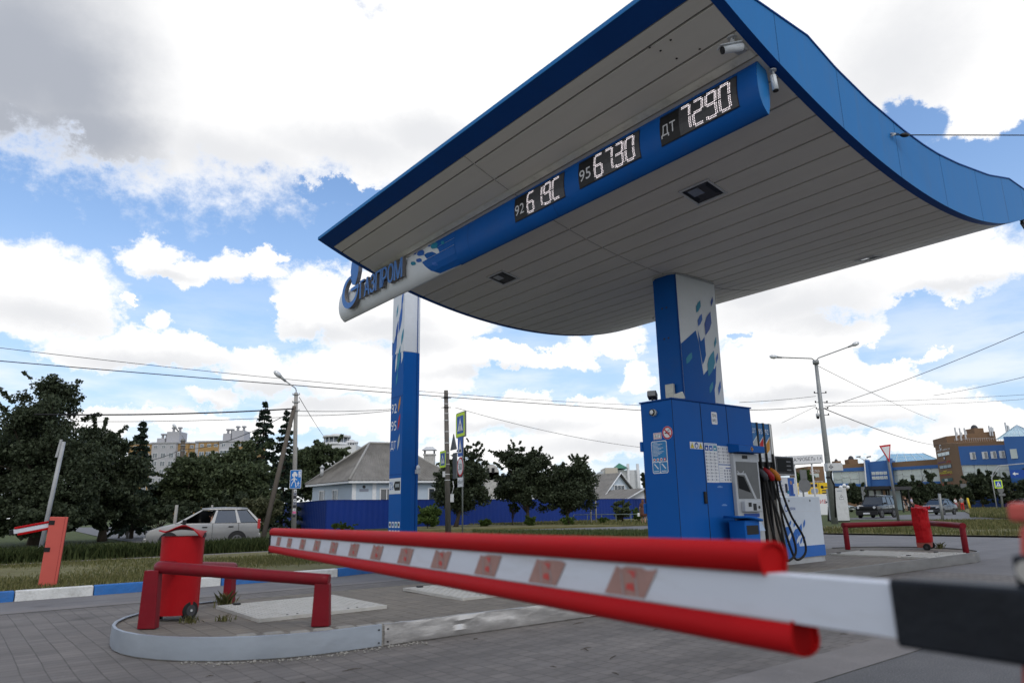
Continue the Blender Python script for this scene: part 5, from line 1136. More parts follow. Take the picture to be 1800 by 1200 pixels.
# ------------------------------------------------------------------ builders: people, cars, lamps, signs
m_skin = pm('skin', (0.42, 0.25, 0.18), 0.6, 0, 0.06, 12)
def skinned(name, verts, edges, radii, mat, parent, root=0, levels=1):
    me = bpy.data.meshes.new(name); me.from_pydata(verts, edges, []); o = bpy.data.objects.new(name, me); COL.objects.link(o); o.parent = parent
    sk = o.modifiers.new('skin', 'SKIN'); sk.use_smooth_shade = True
    for i, r in enumerate(radii):
        d = me.skin_vertices[0].data[i]; d.radius = (r, r) if not isinstance(r, tuple) else r
    me.skin_vertices[0].data[root].use_root = True
    if levels: s_ = o.modifiers.new('sub', 'SUBSURF'); s_.levels = levels; s_.render_levels = levels
    me.materials.append(mat); return o
def person(label, loc, face, h=1.72, top=(0.5, 0.5, 0.5), legs=(0.05, 0.05, 0.07), hair=(0.03, 0.02, 0.015), stride=0.0, arm=(0.12, 0.12), dress=None, bare_legs=False, long_hair=False, bag=False, bust=False):
    """face: heading in radians (0 looks along -y); every limb tapers and bends at its joint"""
    k = h / 1.75; o = thing('person', label, 'person', loc, face)
    P = lambda x, y, z: (x * k, y * k, z * k)
    V = [P(0, 0, 0.98), P(0, 0.01, 1.15), P(0, 0.0, 1.36), P(0, 0.0, 1.48), P(0, -0.015, 1.56), P(0, -0.02, 1.66), P(0, -0.015, 1.735)]
    E = [(0, 1), (1, 2), (2, 3), (3, 4), (4, 5), (5, 6)]; Rr = [(0.15 * k, 0.11 * k), (0.135 * k, 0.1 * k), (0.16 * k, 0.11 * k), 0.065 * k, 0.06 * k, (0.078 * k, 0.095 * k), 0.05 * k]
    ai = []
    for s_, sw in ((-1, arm[0]), (1, arm[1])):
        i = len(V); V += [P(s_ * 0.17, 0, 1.42), P(s_ * 0.23, 0.02 - sw * 0.2, 1.14), P(s_ * 0.235, -0.06 - sw * 0.8, 0.90), P(s_ * 0.232, -0.085 - sw * 0.9, 0.82)]
        E += [(3, i), (i, i + 1), (i + 1, i + 2), (i + 2, i + 3)]; Rr += [0.062 * k, 0.045 * k, 0.03 * k, (0.04 * k, 0.022 * k)]; ai.append(i)
    li = []
    if not bust:
        for s_ in (-1, 1):
            i = len(V); st = stride * s_
            V += [P(s_ * 0.095, 0, 0.90), P(s_ * 0.1, -0.03 - st * 0.5, 0.50), P(s_ * 0.1, 0.02 - st, 0.09), P(s_ * 0.11, -0.13 - st, 0.035)]
            E += [(0, i), (i, i + 1), (i + 1, i + 2), (i + 2, i + 3)]; Rr += [0.09 * k, 0.058 * k, 0.04 * k, (0.045 * k, 0.03 * k)]; li.append(i)
    body = skinned('body', V, E, Rr, m_skin, o)
    # fingers: four unequal curled fingers and a thumb on each hand, joined to the body part
    b = MB()
    for s_, i in ((-1, ai[0]), (1, ai[1])):
        w = Vector(V[i + 3])
        for f_, ln in enumerate((0.07, 0.078, 0.074, 0.058)):
            q = w + Vector((0, (-0.03 + 0.02 * f_) * k, -0.03 * k)); b.tube([q, q + Vector((0, 0, -ln * 0.55 * k)), q + Vector((-s_ * 0.018 * k, 0, -ln * k))], [0.009 * k, 0.0085 * k, 0.006 * k], 6, m_skin)
        q = w + Vector((0, -0.035 * k, 0.0)); b.tube([q, q + Vector((-s_ * 0.012 * k, -0.028 * k, -0.03 * k)), q + Vector((-s_ * 0.02 * k, -0.03 * k, -0.055 * k))], [0.011 * k, 0.01 * k, 0.007 * k], 6, m_skin)
    hd = Vector(P(0, -0.035, 1.655))
    b.tube([hd + Vector((0, -0.085 * k, 0.03 * k)), hd + Vector((0, -0.108 * k, -0.012 * k))], [0.008 * k, 0.015 * k], 6, m_skin)
    for s_ in (-1, 1):
        b.ball(hd + Vector((s_ * 0.078 * k, 0.02 * k, 0)), 0.012 * k, 0.022 * k, 0.032 * k, m_skin, 8)
        b.ball(hd + Vector((s_ * 0.032 * k, -0.080 * k, 0.022 * k)), 0.011 * k, 0.008 * k, 0.008 * k, m_ink, 6)
    b.box(hd.x - 0.024 * k, hd.x + 0.024 * k, hd.y - 0.09 * k, hd.y - 0.07 * k, hd.z - 0.052 * k, hd.z - 0.045 * k, pm('lip', (0.3, 0.1, 0.09), 0.5)); b.build('features', m_skin, body)
    hm = pm('hair %.2f' % hair[0], hair, 0.7); b = MB()
    b.ball(hd + Vector((0, 0.018 * k, 0.04 * k)), 0.088 * k, 0.098 * k, 0.082 * k, hm, 14)
    if long_hair: b.loft([[(w_ * k * math.cos(a) + hd.x, 0.06 * k + hd.y + d_ * k * math.sin(a), hd.z + z * k) for a in [2 * math.pi * q / 10 for q in range(10)]] for w_, d_, z in ((0.08, 0.06, 0.05), (0.09, 0.06, -0.08), (0.1, 0.055, -0.22), (0.07, 0.035, -0.36))], hm, True, True, True)
    b.build('hair', hm, o)
    tm = pm('cloth %.2f %.2f %.2f' % tuple(top), top, 0.85, 0, 0.15, 14)
    tv = V[0:4] + [V[ai[0]], V[ai[1]]] + [tuple(Vector(V[ai[q]]).lerp(Vector(V[ai[q] + 1]), 0.75)) for q in (0, 1)]
    skinned('shirt' if dress is None else 'dress_top', tv, [(0, 1), (1, 2), (2, 3), (3, 4), (3, 5), (4, 6), (5, 7)], [(0.17 * k, 0.125 * k), (0.155 * k, 0.12 * k), (0.178 * k, 0.125 * k), 0.072 * k, 0.075 * k, 0.075 * k, 0.06 * k, 0.06 * k], tm, o)
    if dress is not None:
        b = MB(); b.loft([[(w_ * k * math.cos(a), d_ * k * math.sin(a) + 0.01 * k * math.sin(5 * a), z * k) for a in [2 * math.pi * q / 20 for q in range(20)]] for w_, d_, z in ((0.155, 0.125, 1.14), (0.19, 0.15, 1.0), (0.22, 0.18, 0.75), (0.26, 0.22, dress))], tm, True, True, True); b.build('skirt', tm, o)
    elif not bust:
        lm = pm('cloth %.2f %.2f %.2f' % tuple(legs), legs, 0.85, 0, 0.15, 14)
        lv = [V[0]]; le = []; lr = [(0.165 * k, 0.12 * k)]
        for i in li: j = len(lv); lv += [V[i], V[i + 1], tuple(Vector(V[i + 1]).lerp(Vector(V[i + 2]), 0.9))]; le += [(0, j), (j, j + 1), (j + 1, j + 2)]; lr += [0.105 * k, 0.078 * k, 0.066 * k]
        skinned('trousers', lv, le, lr, lm, o)
    if not bust:
        b = MB()
        for i in li:
            q = Vector(V[i + 2]); b.loft([[q + Vector((w_ * k * math.cos(a), (y_ + l_ * math.sin(a)) * k, 0)) + Vector((0, 0, z * k)) for a in [2 * math.pi * t / 12 for t in range(12)]] for w_, l_, y_, z in ((0.05, 0.13, -0.05, -0.088), (0.055, 0.135, -0.05, -0.06), (0.045, 0.08, -0.02, -0.02), (0.042, 0.045, 0.0, 0.01))], m_black, True, True, True)
        b.build('shoes', m_black, o)
    if bag:
        b = MB(); b.box(0.25 * k, 0.42 * k, -0.1 * k, 0.0, 0.55 * k, 0.8 * k, m_st); b.build('bag', m_st, o, bevel=0.02)
    return o

m_tyre = pm('tyre rubber', (0.02, 0.02, 0.02), 0.85, 0, 0.2, 20); m_rim = pm('wheel rim', (0.12, 0.12, 0.125), 0.45, 0.5); m_glass = glassy('car glass', (0.02, 0.025, 0.03)); m_headl = pm('headlamp glass', (0.6, 0.62, 0.64), 0.12, 0, 0.1, 20, spec=0.9); m_tail = pm('tail lamp', (0.4, 0.01, 0.012), 0.2, spec=0.8); m_under = pm('dark trim', (0.02, 0.02, 0.021), 0.7)
def car(name, label, cat, loc, rz, paint, L=4.05, W=1.68, body=None, cabin=None, wins=None, wheel_r=0.29, wx=(1.22, -1.2), bumper=None, open_front=False, group=None, lamps=(0.62, 0.42), rails=False, round_lamps=False, plate_=True, rear_wheel_cover=False):
    """front looks along +x. body: side outline (x, z); cabin: (belt x rear, belt x front, roof x rear, roof x front, belt z, roof z)"""
    o = thing(name, label, cat, loc, rz, group)
    b = MB(); cxm = 0.0; czm = sum(p[1] for p in body) / len(body); rings = []
    for f, e in ((-1, 0.10), (-0.985, 0.045), (-0.93, 0.01), (-0.6, 0), (0.6, 0), (0.93, 0.01), (0.985, 0.045), (1, 0.10)):
        rings.append([(x * (1 - e * 0.35), f * W / 2 * (1.0 if z < 0.8 else 0.985), czm + (z - czm) * (1 - e * 1.2)) for x, z in body])
    b.loft(rings, paint, True, True, True); bd = b.build('body', paint, o)
    for p_ in bd.data.polygons: p_.use_smooth = True
    es = bd.modifiers.new('split', 'EDGE_SPLIT'); es.split_angle = R(32)
    bxr, bxf, rxr, rxf, zb_, zr = cabin; wb, wr = W / 2 * 0.955, W / 2 * 0.76
    # roof, pillars
    b = MB(); n = 6; rows = []
    for i in range(n + 1):
        t = i / n; x = rxr + (rxf - rxr) * t; crown = 0.035 * math.sin(math.pi * t)
        rows.append([(x, -wr - 0.015, zr - 0.06), (x, -wr * 0.96, zr - 0.012 + crown * 0.6), (x, -wr * 0.5, zr + crown), (x, 0, zr + 0.012 + crown), (x, wr * 0.5, zr + crown), (x, wr * 0.96, zr - 0.012 + crown * 0.6), (x, wr + 0.015, zr - 0.06)])
    b.loft(rows, paint, False, False, True); rf = b.build('roof', paint, o); sm = rf.modifiers.new('thickness', 'SOLIDIFY'); sm.thickness = 0.03; sm.offset = 1
    def side(s, t, y):
        x = (bxr + (rxr - bxr) * t) * (1 - s) + (bxf + (rxf - bxf) * t) * s
        return Vector((x, y * (wb + (wr - wb) * t), zb_ + (zr - 0.05 - zb_) * t))
    b = MB()
    for y in (-1, 1):
        bars = [(0.0, 0.0)] + [((w_[1] + nxt[0]) / 2, (w_[3] + nxt[2]) / 2) for w_, nxt in zip(wins, wins[1:])] + [(1.0, 1.0)]
        for s0, s1 in bars:
            hw0, hw1 = (0.022, 0.02)
            p = [side(s0 - hw0, -0.02, y), side(s0 + hw0, -0.02, y), side(s1 + hw1, 1.02, y), side(s1 - hw1, 1.02, y)]
            nrm = (p[1] - p[0]).cross(p[3] - p[0]).normalized() * 0.03 * (1 if y > 0 else -1)
            b = MB(); b.hexa([p[0] - nrm, p[1] - nrm, p[2] - nrm, p[3] - nrm] + [q + nrm * 0.25 for q in p], paint); b.build('pillar', paint, o)
    for y in (-1, 1):
        for k, w_ in enumerate(wins):
            if open_front and y == open_front and k == len(wins) - 1: continue
            b = MB(); q = [side(w_[0], 0.02, y), side(w_[1], 0.02, y), side(w_[3], 0.95, y), side(w_[2], 0.95, y)]; b.add(q, [(0, 1, 2, 3)], m_glass); b.build('side_window', m_glass, o)
    for f, nm in ((1, 'windscreen'), (0, 'rear_window')):
        b = MB(); q = [side(f, 0.0, -1), side(f, 0.0, 1), side(f, 0.97, 1), side(f, 0.97, -1)]; b.add(q, [(0, 1, 2, 3)], m_glass); b.build(nm, m_glass, o)
    b = MB(); b.box(bxr + 0.1, bxf - 0.2, -wb + 0.02, wb - 0.02, zb_ - 0.14, zb_ - 0.10, m_under)
    for y in (-0.38, 0.38):
        xs = (bxf + rxf) / 2 - 0.85; b.hexa([(xs - 0.05, y - 0.24, zb_ - 0.1), (xs + 0.08, y - 0.24, zb_ - 0.1), (xs + 0.08, y + 0.24, zb_ - 0.1), (xs - 0.05, y + 0.24, zb_ - 0.1), (xs - 0.16, y - 0.2, zr - 0.22), (xs - 0.06, y - 0.2, zr - 0.22), (xs - 0.06, y + 0.2, zr - 0.22), (xs - 0.16, y + 0.2, zr - 0.22)], m_under)
    b.build('seats', m_under, o)
    # wheel arches and wheels
    for x in wx:
        for y in (-1, 1):
            b = MB(); rr_ = wheel_r * 1.2; b.cyl((x, y * (W / 2 - 0.03), wheel_r), rr_, y * 0.034, 'y', 26, m_under)
            ar = b.build('wheel_arch', m_under, o)
            b = MB(); y0 = y * (W / 2 - 0.14); b.loft([[(x + r_ * math.cos(a), y0 + y * d_, wheel_r + r_ * math.sin(a)) for a in [2 * math.pi * q / 24 for q in range(24)]] for r_, d_ in ((wheel_r * 0.9, 0), (wheel_r, 0.03), (wheel_r, 0.13), (wheel_r * 0.92, 0.155), (wheel_r * 0.68, 0.158))], m_tyre, True, True, True); wh = b.build('wheel', m_tyre, o)
            b = MB(); b.cyl((x, y * (W / 2 + 0.017), wheel_r), wheel_r * 0.64, y * 0.006, 'y', 20, m_rim)
            for q in range(6): a = 2 * math.pi * q / 6; b.cyl((x + wheel_r * 0.4 * math.cos(a), y * (W / 2 + 0.0235), wheel_r + wheel_r * 0.4 * math.sin(a)), wheel_r * 0.11, y * 0.002, 'y', 8, m_under)
            b.cyl((x, y * (W / 2 + 0.023), wheel_r), wheel_r * 0.16, y * 0.006, 'y', 10, m_under); b.build('rim', m_rim, wh)
    xf = max(p[0] for p in body); xr = min(p[0] for p in body); zl, zl2 = lamps
    for y in (-1, 1):
        b = MB()
        if round_lamps: b.cyl((xf - 0.03, y * W * 0.36, zl), 0.095, 0.045, 'x', 18, m_headl)
        else: b.hexa([(xf - 0.24, y * W * 0.478, zl - 0.07), (xf - 0.03, y * W * 0.30, zl - 0.09), (xf - 0.02, y * W * 0.30, zl - 0.09), (xf - 0.06, y * W * 0.488, zl - 0.07), (xf - 0.30, y * W * 0.478, zl + 0.07), (xf - 0.09, y * W * 0.30, zl + 0.05), (xf - 0.06, y * W * 0.30, zl + 0.05), (xf - 0.16, y * W * 0.488, zl + 0.08)], m_headl)
        b.build('headlight', m_headl, o)
        b = MB(); b.box(xr - 0.005, xr + 0.10, y * W / 2 - y * 0.16, y * W / 2 + y * 0.002, zl + 0.05, zl + 0.42, m_tail); b.build('tail_light', m_tail, o, bevel=0.01)
        b = MB()
        for k, w_ in enumerate(wins[:-1] if len(wins) > 2 else wins):
            p = side((w_[1] + wins[min(k + 1, len(wins) - 1)][0]) / 2, 0, y); b.box(p.x - 0.006, p.x + 0.006, y * (W / 2 - 0.004), y * (W / 2 + 0.003), 0.26, zb_ - 0.01, m_under)
        b.build('door_seam', m_under, o)
        for k, w_ in enumerate(wins[-2:]):
            p = side(w_[0] + 0.05, 0, y); b = MB(); b.box(p.x - 0.02, p.x + 0.16, y * (W / 2 - 0.01), y * (W / 2 + 0.025), zb_ - 0.16, zb_ - 0.12, m_under); b.build('door_handle', m_under, o, bevel=0.008)
        b = MB(); p = side(0.93, 0.05, y); b.box(p.x - 0.06, p.x + 0.08, p.y + y * 0.03, p.y + y * 0.22, p.z - 0.02, p.z + 0.12, m_under); b.build('mirror', m_under, o, bevel=0.02)
    b = MB(); b.box(xf - 0.10, xf + 0.025, -W * 0.28, W * 0.28, zl - 0.06, zl + 0.06, m_under); b.build('grille', m_under, o, bevel=0.02)
    b = MB(); b.box(xf - 0.12, xf + 0.05, -W * 0.485, W * 0.485, 0.24, zl2, bumper or paint); b.box(xr - 0.04, xr + 0.12, -W * 0.485, W * 0.485, 0.26, zl2 + 0.08, bumper or paint); bp = b.build('bumper', bumper or paint, o, bevel=0.04)
    if plate_: b = MB(); b.box(xf + 0.05, xf + 0.056, -0.26, 0.26, 0.34, 0.45, m_st); b.build('number_plate', m_st, bp)
    return o
m_silver = pm('dusty silver paint', (0.26, 0.26, 0.255), 0.34, 0.5, 0.08, 3, coat=0.2, dirt=0.4, dirtcol=(0.26, 0.24, 0.21)); m_cblack = pm('black car paint', (0.012, 0.012, 0.014), 0.22, 0.2, 0.1, 3, coat=0.5); m_cgrey = pm('dark grey car paint', (0.03, 0.033, 0.038), 0.25, 0.3, 0.1, 3, coat=0.5); m_cwhite = pm('white car paint', (0.68, 0.69, 0.70), 0.3, 0, 0.05, 3, coat=0.4); m_cgreen = pm('grey green car paint', (0.16, 0.19, 0.17), 0.3, 0.4, 0.1, 3, coat=0.3)
WAGON = dict(L=4.05, W=1.68, body=[(-2.02, 0.34), (-2.03, 0.62), (-2.0, 0.93), (0.75, 0.95), (1.1, 0.93), (1.55, 0.83), (1.93, 0.70), (2.02, 0.58), (2.0, 0.34), (1.9, 0.22), (-1.9, 0.24)], cabin=(-2.0, 0.95, -1.55, 0.12, 0.93, 1.47), wins=[(0.03, 0.24, 0.04, 0.25), (0.28, 0.56, 0.29, 0.66), (0.60, 0.95, 0.70, 0.985)], lamps=(0.64, 0.44))
SEDAN = dict(L=4.2, W=1.7, body=[(-2.1, 0.36), (-2.12, 0.7), (-2.05, 0.97), (-1.3, 1.0), (0.75, 0.97), (1.15, 0.94), (1.6, 0.85), (1.98, 0.72), (2.08, 0.6), (2.05, 0.36), (1.95, 0.24), (-1.95, 0.26)], cabin=(-1.5, 1.0, -0.85, 0.2, 0.96, 1.46), wins=[(0.08, 0.42, 0.06, 0.44), (0.47, 0.94, 0.49, 0.97)], lamps=(0.68, 0.46))
JEEP = dict(L=4.2, W=1.78, body=[(-2.1, 0.5), (-2.12, 0.8), (-2.1, 1.1), (0.55, 1.12), (0.7, 1.1), (1.6, 1.03), (1.95, 0.98), (2.05, 0.85), (2.03, 0.5), (1.9, 0.42), (-1.9, 0.42)], cabin=(-2.08, 0.72, -1.98, 0.25, 1.1, 1.78), wins=[(0.03, 0.28, 0.03, 0.3), (0.32, 0.62, 0.33, 0.66), (0.66, 0.96, 0.70, 0.985)], wheel_r=0.37, wx=(1.25, -1.3), lamps=(0.86, 0.6), round_lamps=True, bumper=m_under)

m_pole_c = pm('grey concrete pole', (0.30, 0.29, 0.27), 0.9, 0, 0.15, 3, bump=0.4, bscale=20, dirt=0.5, stretch=(2, 2, 0.5)); m_pole_m = pm('grey metal pole', (0.26, 0.27, 0.27), 0.5, 0.3, 0.15, 4, dirt=0.4); m_lampbody = pm('lamp housing', (0.3, 0.31, 0.31), 0.5, 0.3); m_wood = pm('tarred wood', (0.10, 0.085, 0.07), 0.9, 0, 0.2, 4, stretch=(3, 3, 0.4)); m_ins = pm('insulator', (0.5, 0.5, 0.48), 0.3)
def lamp_head(b, p, d, s=1.0):
    """cobra head at p pointing along d"""
    d = Vector(d).normalized(); b.tube([p - d * 0.1 * s, p + d * 0.28 * s], [0.055 * s, 0.085 * s], 10, m_lampbody)
    b.tube([p + d * 0.28 * s, p + d * 0.42 * s, p + d * 0.62 * s, p + d * 0.72 * s], [0.10 * s, 0.145 * s, 0.125 * s, 0.05 * s], 12, m_headl)
def pt(px, py, Y): return at_Y(px, py, Y)
def rel_(o, p): return Vector(p) - Vector(o.location)

# ------------------------------------------------------------------ left side: posts, lamps, boom post
bp_ = at_z(84, 1029.5, 0.11)
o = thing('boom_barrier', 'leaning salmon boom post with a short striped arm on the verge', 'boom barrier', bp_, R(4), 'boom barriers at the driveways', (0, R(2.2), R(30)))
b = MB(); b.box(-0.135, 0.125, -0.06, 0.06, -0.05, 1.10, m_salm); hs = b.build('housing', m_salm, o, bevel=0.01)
b = MB(); b.box(0.123, 0.127, -0.06, 0.06, 0.0, 1.095, pm('dark red side', (0.12, 0.02, 0.02), 0.6)); b.box(0.08, 0.084, -0.063, -0.059, 0.0, 1.095, m_red); b.build('seam', None, hs)  # dark red over the whole right side, narrow red line on the front
b = MB(); b.box(-0.14, -0.055, -0.066, -0.058, 0.97, 1.04, m_black); b.build('hinge', m_black, hs); b = MB(); b.box(-0.14, -0.055, -0.066, -0.058, 0.54, 0.61, m_black); b.build('hinge', m_black, hs)
b = MB(); T = Matrix.Translation((-0.11, 0.02, 0.97)) @ Matrix.Rotation(R(196), 4, 'Z') @ Matrix.Rotation(R(13), 4, 'Y')
b.box(0, 0.52, -0.02, 0.02, -0.036, 0.036, m_alu, T); ar_ = b.build('arm', m_alu, o, bevel=0.006)
for q_, nm, mm in (((0, 0.5, -0.022, 0.03, 0.037, 0.07), 'rubber_bumper', m_rub), ((0, 0.47, -0.022, 0.03, -0.07, -0.037), 'rubber_bumper', m_rub), ((0.52, 0.57, -0.024, 0.024, -0.04, 0.04), 'end_cap', m_black)): b = MB(); b.box(*q_, mm, T); b.build(nm, mm, ar_, bevel=0.006)
def post(name, lab, px0, py0, px1, py1, Y, r, m, cat='post', square=False, extra=None):
    a = pt(px0, py0, Y); c = pt(px1, py1, Y); g = a + (a - c) * ((a.z + 0.1) / max(0.01, c.z - a.z)) if a.z > 0 else a
    o = thing(name, lab, cat, g); d = c - g; b = MB()
    b.tube([(0, 0, 0), d], [r, r * 0.92], 4 if square else 10, m); b.build('pole', m, o)
    if extra: extra(o, d)
    return o
def cap_plate(o, d): b = MB(); b.hexa([d + Vector(q) for q in ((-0.16, -0.06, -0.45), (-0.10, -0.06, -0.45), (-0.10, -0.02, -0.45), (-0.16, -0.02, -0.45), (-0.08, -0.06, 0.06), (-0.02, -0.06, 0.06), (-0.02, -0.02, 0.06), (-0.08, -0.02, 0.06))], m_grey); b.build('bracket', m_grey, o)
post('leaning_post', 'thin leaning grey square post behind the salmon boom post', 70, 971, 112, 776, 20.5, 0.062, m_grey, square=True, extra=cap_plate)
post('concrete_post', 'thin pale concrete post rising from bushes left of the silver car', 227, 905, 232, 851, 40, 0.07, m_pole_c, square=True)
post('concrete_post', 'short concrete post behind the bonnet of the silver car', 307, 920, 311, 887, 31, 0.075, m_pole_c, square=True)
post('concrete_post', 'grey post stub just above the silver car roof', 372, 905, 373, 887, 36, 0.06, m_pole_c, square=True)
def lamp_post(lab, px0, px1, ytop, Y, head_px, head_py, r=0.13, pm_=None):
    pm_ = pm_ or m_pole_c
    c = pt(px1, ytop, Y); g = gnd(px0, Y); o = thing('street_lamp', lab, 'street lamp', g); d = c - g
    b = MB(); b.tube([(0, 0, 0), d], [r, r * 0.72], 12, pm_); b.build('pole', pm_, o)
    b = MB()
    for t in (0.985, 0.93, 0.87): q = d * t; b.tube([q - Vector((0.16, 0, 0)), q + Vector((0.16, 0, 0))], 0.02, 6, m_pole_m); b.cyl(q - Vector((0.16, 0, 0)), 0.03, 0.09, 'z', 8, m_ins); b.cyl(q + Vector((0.16, 0, 0)), 0.03, 0.09, 'z', 8, m_ins); b.tube([q - Vector((0, 0, 0.04)), q + Vector((0, 0, 0.04))], r * 0.86, 12, m_pole_m)
    b.build('crossarm', m_pole_m, o)
    h = pt(head_px, head_py, Y - 0.3) - g; top = d + Vector((0, 0, 0.1)); b = MB(); b.tube([d - Vector((0, 0, 0.4)), top, top + Vector((-0.03, -0.02, 0.12)), h], 0.028, 8, m_pole_m); lamp_dir = (h - top); ab = b.build('lamp_arm', m_pole_m, o)
    b = MB(); lamp_head(b, h, lamp_dir, 0.95); b.build('lamp_head', m_lampbody, ab); return o, d, g
YL = 35.0
lp, dL, gL = lamp_post('concrete street lamp with blue home zone sign and wooden brace', 519, 520.5, 690, YL, 500, 668, 0.125)
lp2, d2L, g2L = lamp_post('distant street lamp in front of the orange and grey flats', 319, 322, 772, 62, 312, 756, 0.26, m_wood)
b = MB(); e0 = pt(462, 938, YL - 2) - gL; e0.z = 0; b.tube([e0, dL * 0.90 + Vector((-0.05, -0.08, 0))], [0.12, 0.1], 10, m_wood); b.build('brace', m_wood, lp)
p = Panel((-0.01, -0.14, 0), (1, 0, 0), (0, 0, 1), 0.004); zc = hz(520, 842, YL); w_, h_ = 0.26, 0.43; m_zone = pm('zone sign blue', (0.02, 0.17, 0.52), 0.45)
o = thing('traffic_sign', 'blue home zone sign with car and walking figure on the lamp pole', 'traffic sign', gL)
p.rrect(-w_ - 0.02, zc - h_ - 0.02, w_ + 0.02, zc + h_ + 0.02, 0.04, m_st, 1); p.rrect(-w_, zc - h_, w_, zc + h_, 0.03, m_zone, 2)
p.rrect(-0.18, zc + 0.16, 0.08, zc + 0.27, 0.03, m_st, 3); p.poly([(-0.13, zc + 0.27), (0.04, zc + 0.27), (0.0, zc + 0.36), (-0.1, zc + 0.36)], m_st, 3); p.rect(-0.16, zc + 0.12, -0.11, zc + 0.16, m_st, 3); p.rect(0.02, zc + 0.12, 0.07, zc + 0.16, m_st, 3); p.rect(0.13, zc + 0.1, 0.24, zc + 0.38, m_st, 3); p.rect(0.15, zc + 0.13, 0.18, zc + 0.2, m_zone, 4); p.rect(0.2, zc + 0.24, 0.22, zc + 0.3, m_zone, 4)
def walker(p, cx, cz, s, m, l=3):
    p.disc(cx, cz + 0.30 * s, 0.055 * s, m, l, 14); p.poly([(cx - 0.05 * s, cz + 0.02 * s), (cx + 0.06 * s, cz + 0.0 * s), (cx + 0.07 * s, cz + 0.23 * s), (cx - 0.04 * s, cz + 0.23 * s)], m, l)
    for q in ([(-0.05, 0.02), (0.02, 0.02), (-0.10, -0.15), (-0.14, -0.30), (-0.19, -0.29), (-0.14, -0.12)], [(0.0, 0.03), (0.06, 0.0), (0.13, -0.14), (0.14, -0.30), (0.09, -0.30), (0.08, -0.13)], [(-0.04, 0.22), (-0.02, 0.16), (-0.16, 0.06), (-0.19, 0.1)], [(0.05, 0.22), (0.06, 0.15), (0.18, 0.06), (0.2, 0.1)]): p.poly([(cx + a * s, cz + c * s) for a, c in q], m, l)
walker(p, -0.07, zc - 0.1, 0.75, m_st); walker(p, 0.14, zc - 0.25, 0.42, m_st); p.disc(0.03, zc - 0.36, 0.03, m_st, 3, 12); p.build('sign_face', m_zone, o)
b = MB(); b.box(-w_ - 0.01, w_ + 0.01, -0.138, -0.115, zc - h_ - 0.01, zc + h_ + 0.01, m_pole_m); b.build('backing', m_pole_m, o)
o = thing('paper_notice', 'strip of small torn notices pasted down the lamp pole', 'notice', gL)
p = Panel((0, -0.128, 0), (1, 0, 0), (0, 0, 1), 0.002)
for k in range(9): z = hz(520, 862 + 5.5 * k, YL); p.rect(-0.07, z - 0.07, 0.07, z + 0.05, [m_st, m_gi, m_dark][k % 3], 1); p.rect(-0.04, z - 0.03, 0.05, z + 0.01, m_ink, 2)
p.rect(-0.08, hz(520, 902, YL), 0.09, hz(520, 898, YL), pm('pink paper', (0.6, 0.15, 0.3), 0.7), 3); p.build('paper', m_st, o)

# ------------------------------------------------------------------ silver estate car and its driver
HD = R(-155)                                              # front towards the left, slightly nearer
cpos = Vector((-12.33, 28.6, -0.05))
CP = car('estate_car', 'dusty silver estate car passing on the side street with driver window open', 'car', cpos, HD, m_silver, open_front=1, **WAGON)
b = MB()
for y in (-1, 1): b.tube([(-1.4, y * 0.56, 1.49), (-0.2, y * 0.57, 1.50)], 0.012, 6, m_silver)
b.build('roof_rail', m_silver, CP)
b = MB(); b.box(1.02, 1.07, 0.838, 0.846, 0.72, 0.75, m_or); b.build('side_repeater', m_or, CP)
dpos = cpos + Matrix.Rotation(HD, 3, 'Z') @ Vector((-0.30, 0.40, -0.42))
person('driver in a pale shirt seen at the open window of the silver car', dpos, HD + R(90), 1.70, (0.55, 0.6, 0.68), hair=(0.03, 0.022, 0.018), arm=(0.3, 0.3), bust=True)

# ------------------------------------------------------------------ fence, houses and flats behind
m_fence = pm('deep blue profiled sheet', (0.006, 0.03, 0.2), 0.55, 0, 0.08, 0.6, dirt=0.2, dirtcol=(0.03, 0.06, 0.18))
def fence_run(lab, a, c, h0, h1):
    a, c = Vector(a), Vector(c); o = thing('sheet_fence', lab, 'fence', a); d = c - a; L_ = d.length; t = d.normalized(); nn = Vector((t.y, -t.x, 0)); n = int(L_ / 0.115); vs = []
    for i in range(n + 1): q = t * (L_ * i / n) + nn * (0.012 if (i // 2) % 2 else -0.012); hh = h0 + (h1 - h0) * i / n; vs.append((q + Vector((0, 0, 0.05)), q + Vector((0, 0, hh))))
    b = MB(); b.add([v[0] for v in vs] + [v[1] for v in vs], [(i, i + 1, n + 1 + i + 1, n + 1 + i) for i in range(n)], m_fence); b.build('sheet_panel', m_fence, o)
    for i in range(int(L_ / 3) + 1): b = MB(); q = t * min(L_, 3 * i) - nn * 0.06; b.box(q.x - 0.03, q.x + 0.03, q.y - 0.03, q.y + 0.03, 0, h0, m_fence); b.build('post', m_fence, o)
    b = MB(); b.loft([[t * s + nn * w_ + Vector((0, 0, z + (h0 if s == 0 else h1))) for w_, z in ((-0.03, -0.01), (0.03, -0.01), (0.03, 0.02), (-0.03, 0.02))] for s in (0, L_)], m_fence, True, True, False); b.build('cap_rail', m_fence, o)
FC = gnd(575, 48); fence_run('dark blue sheet fence running back along the side street', gnd(470, 66), FC, 2.0, 2.02); fence_run('long blue sheet fence along the main road below the houses', FC, gnd(1165, 77), 2.02, 2.05)
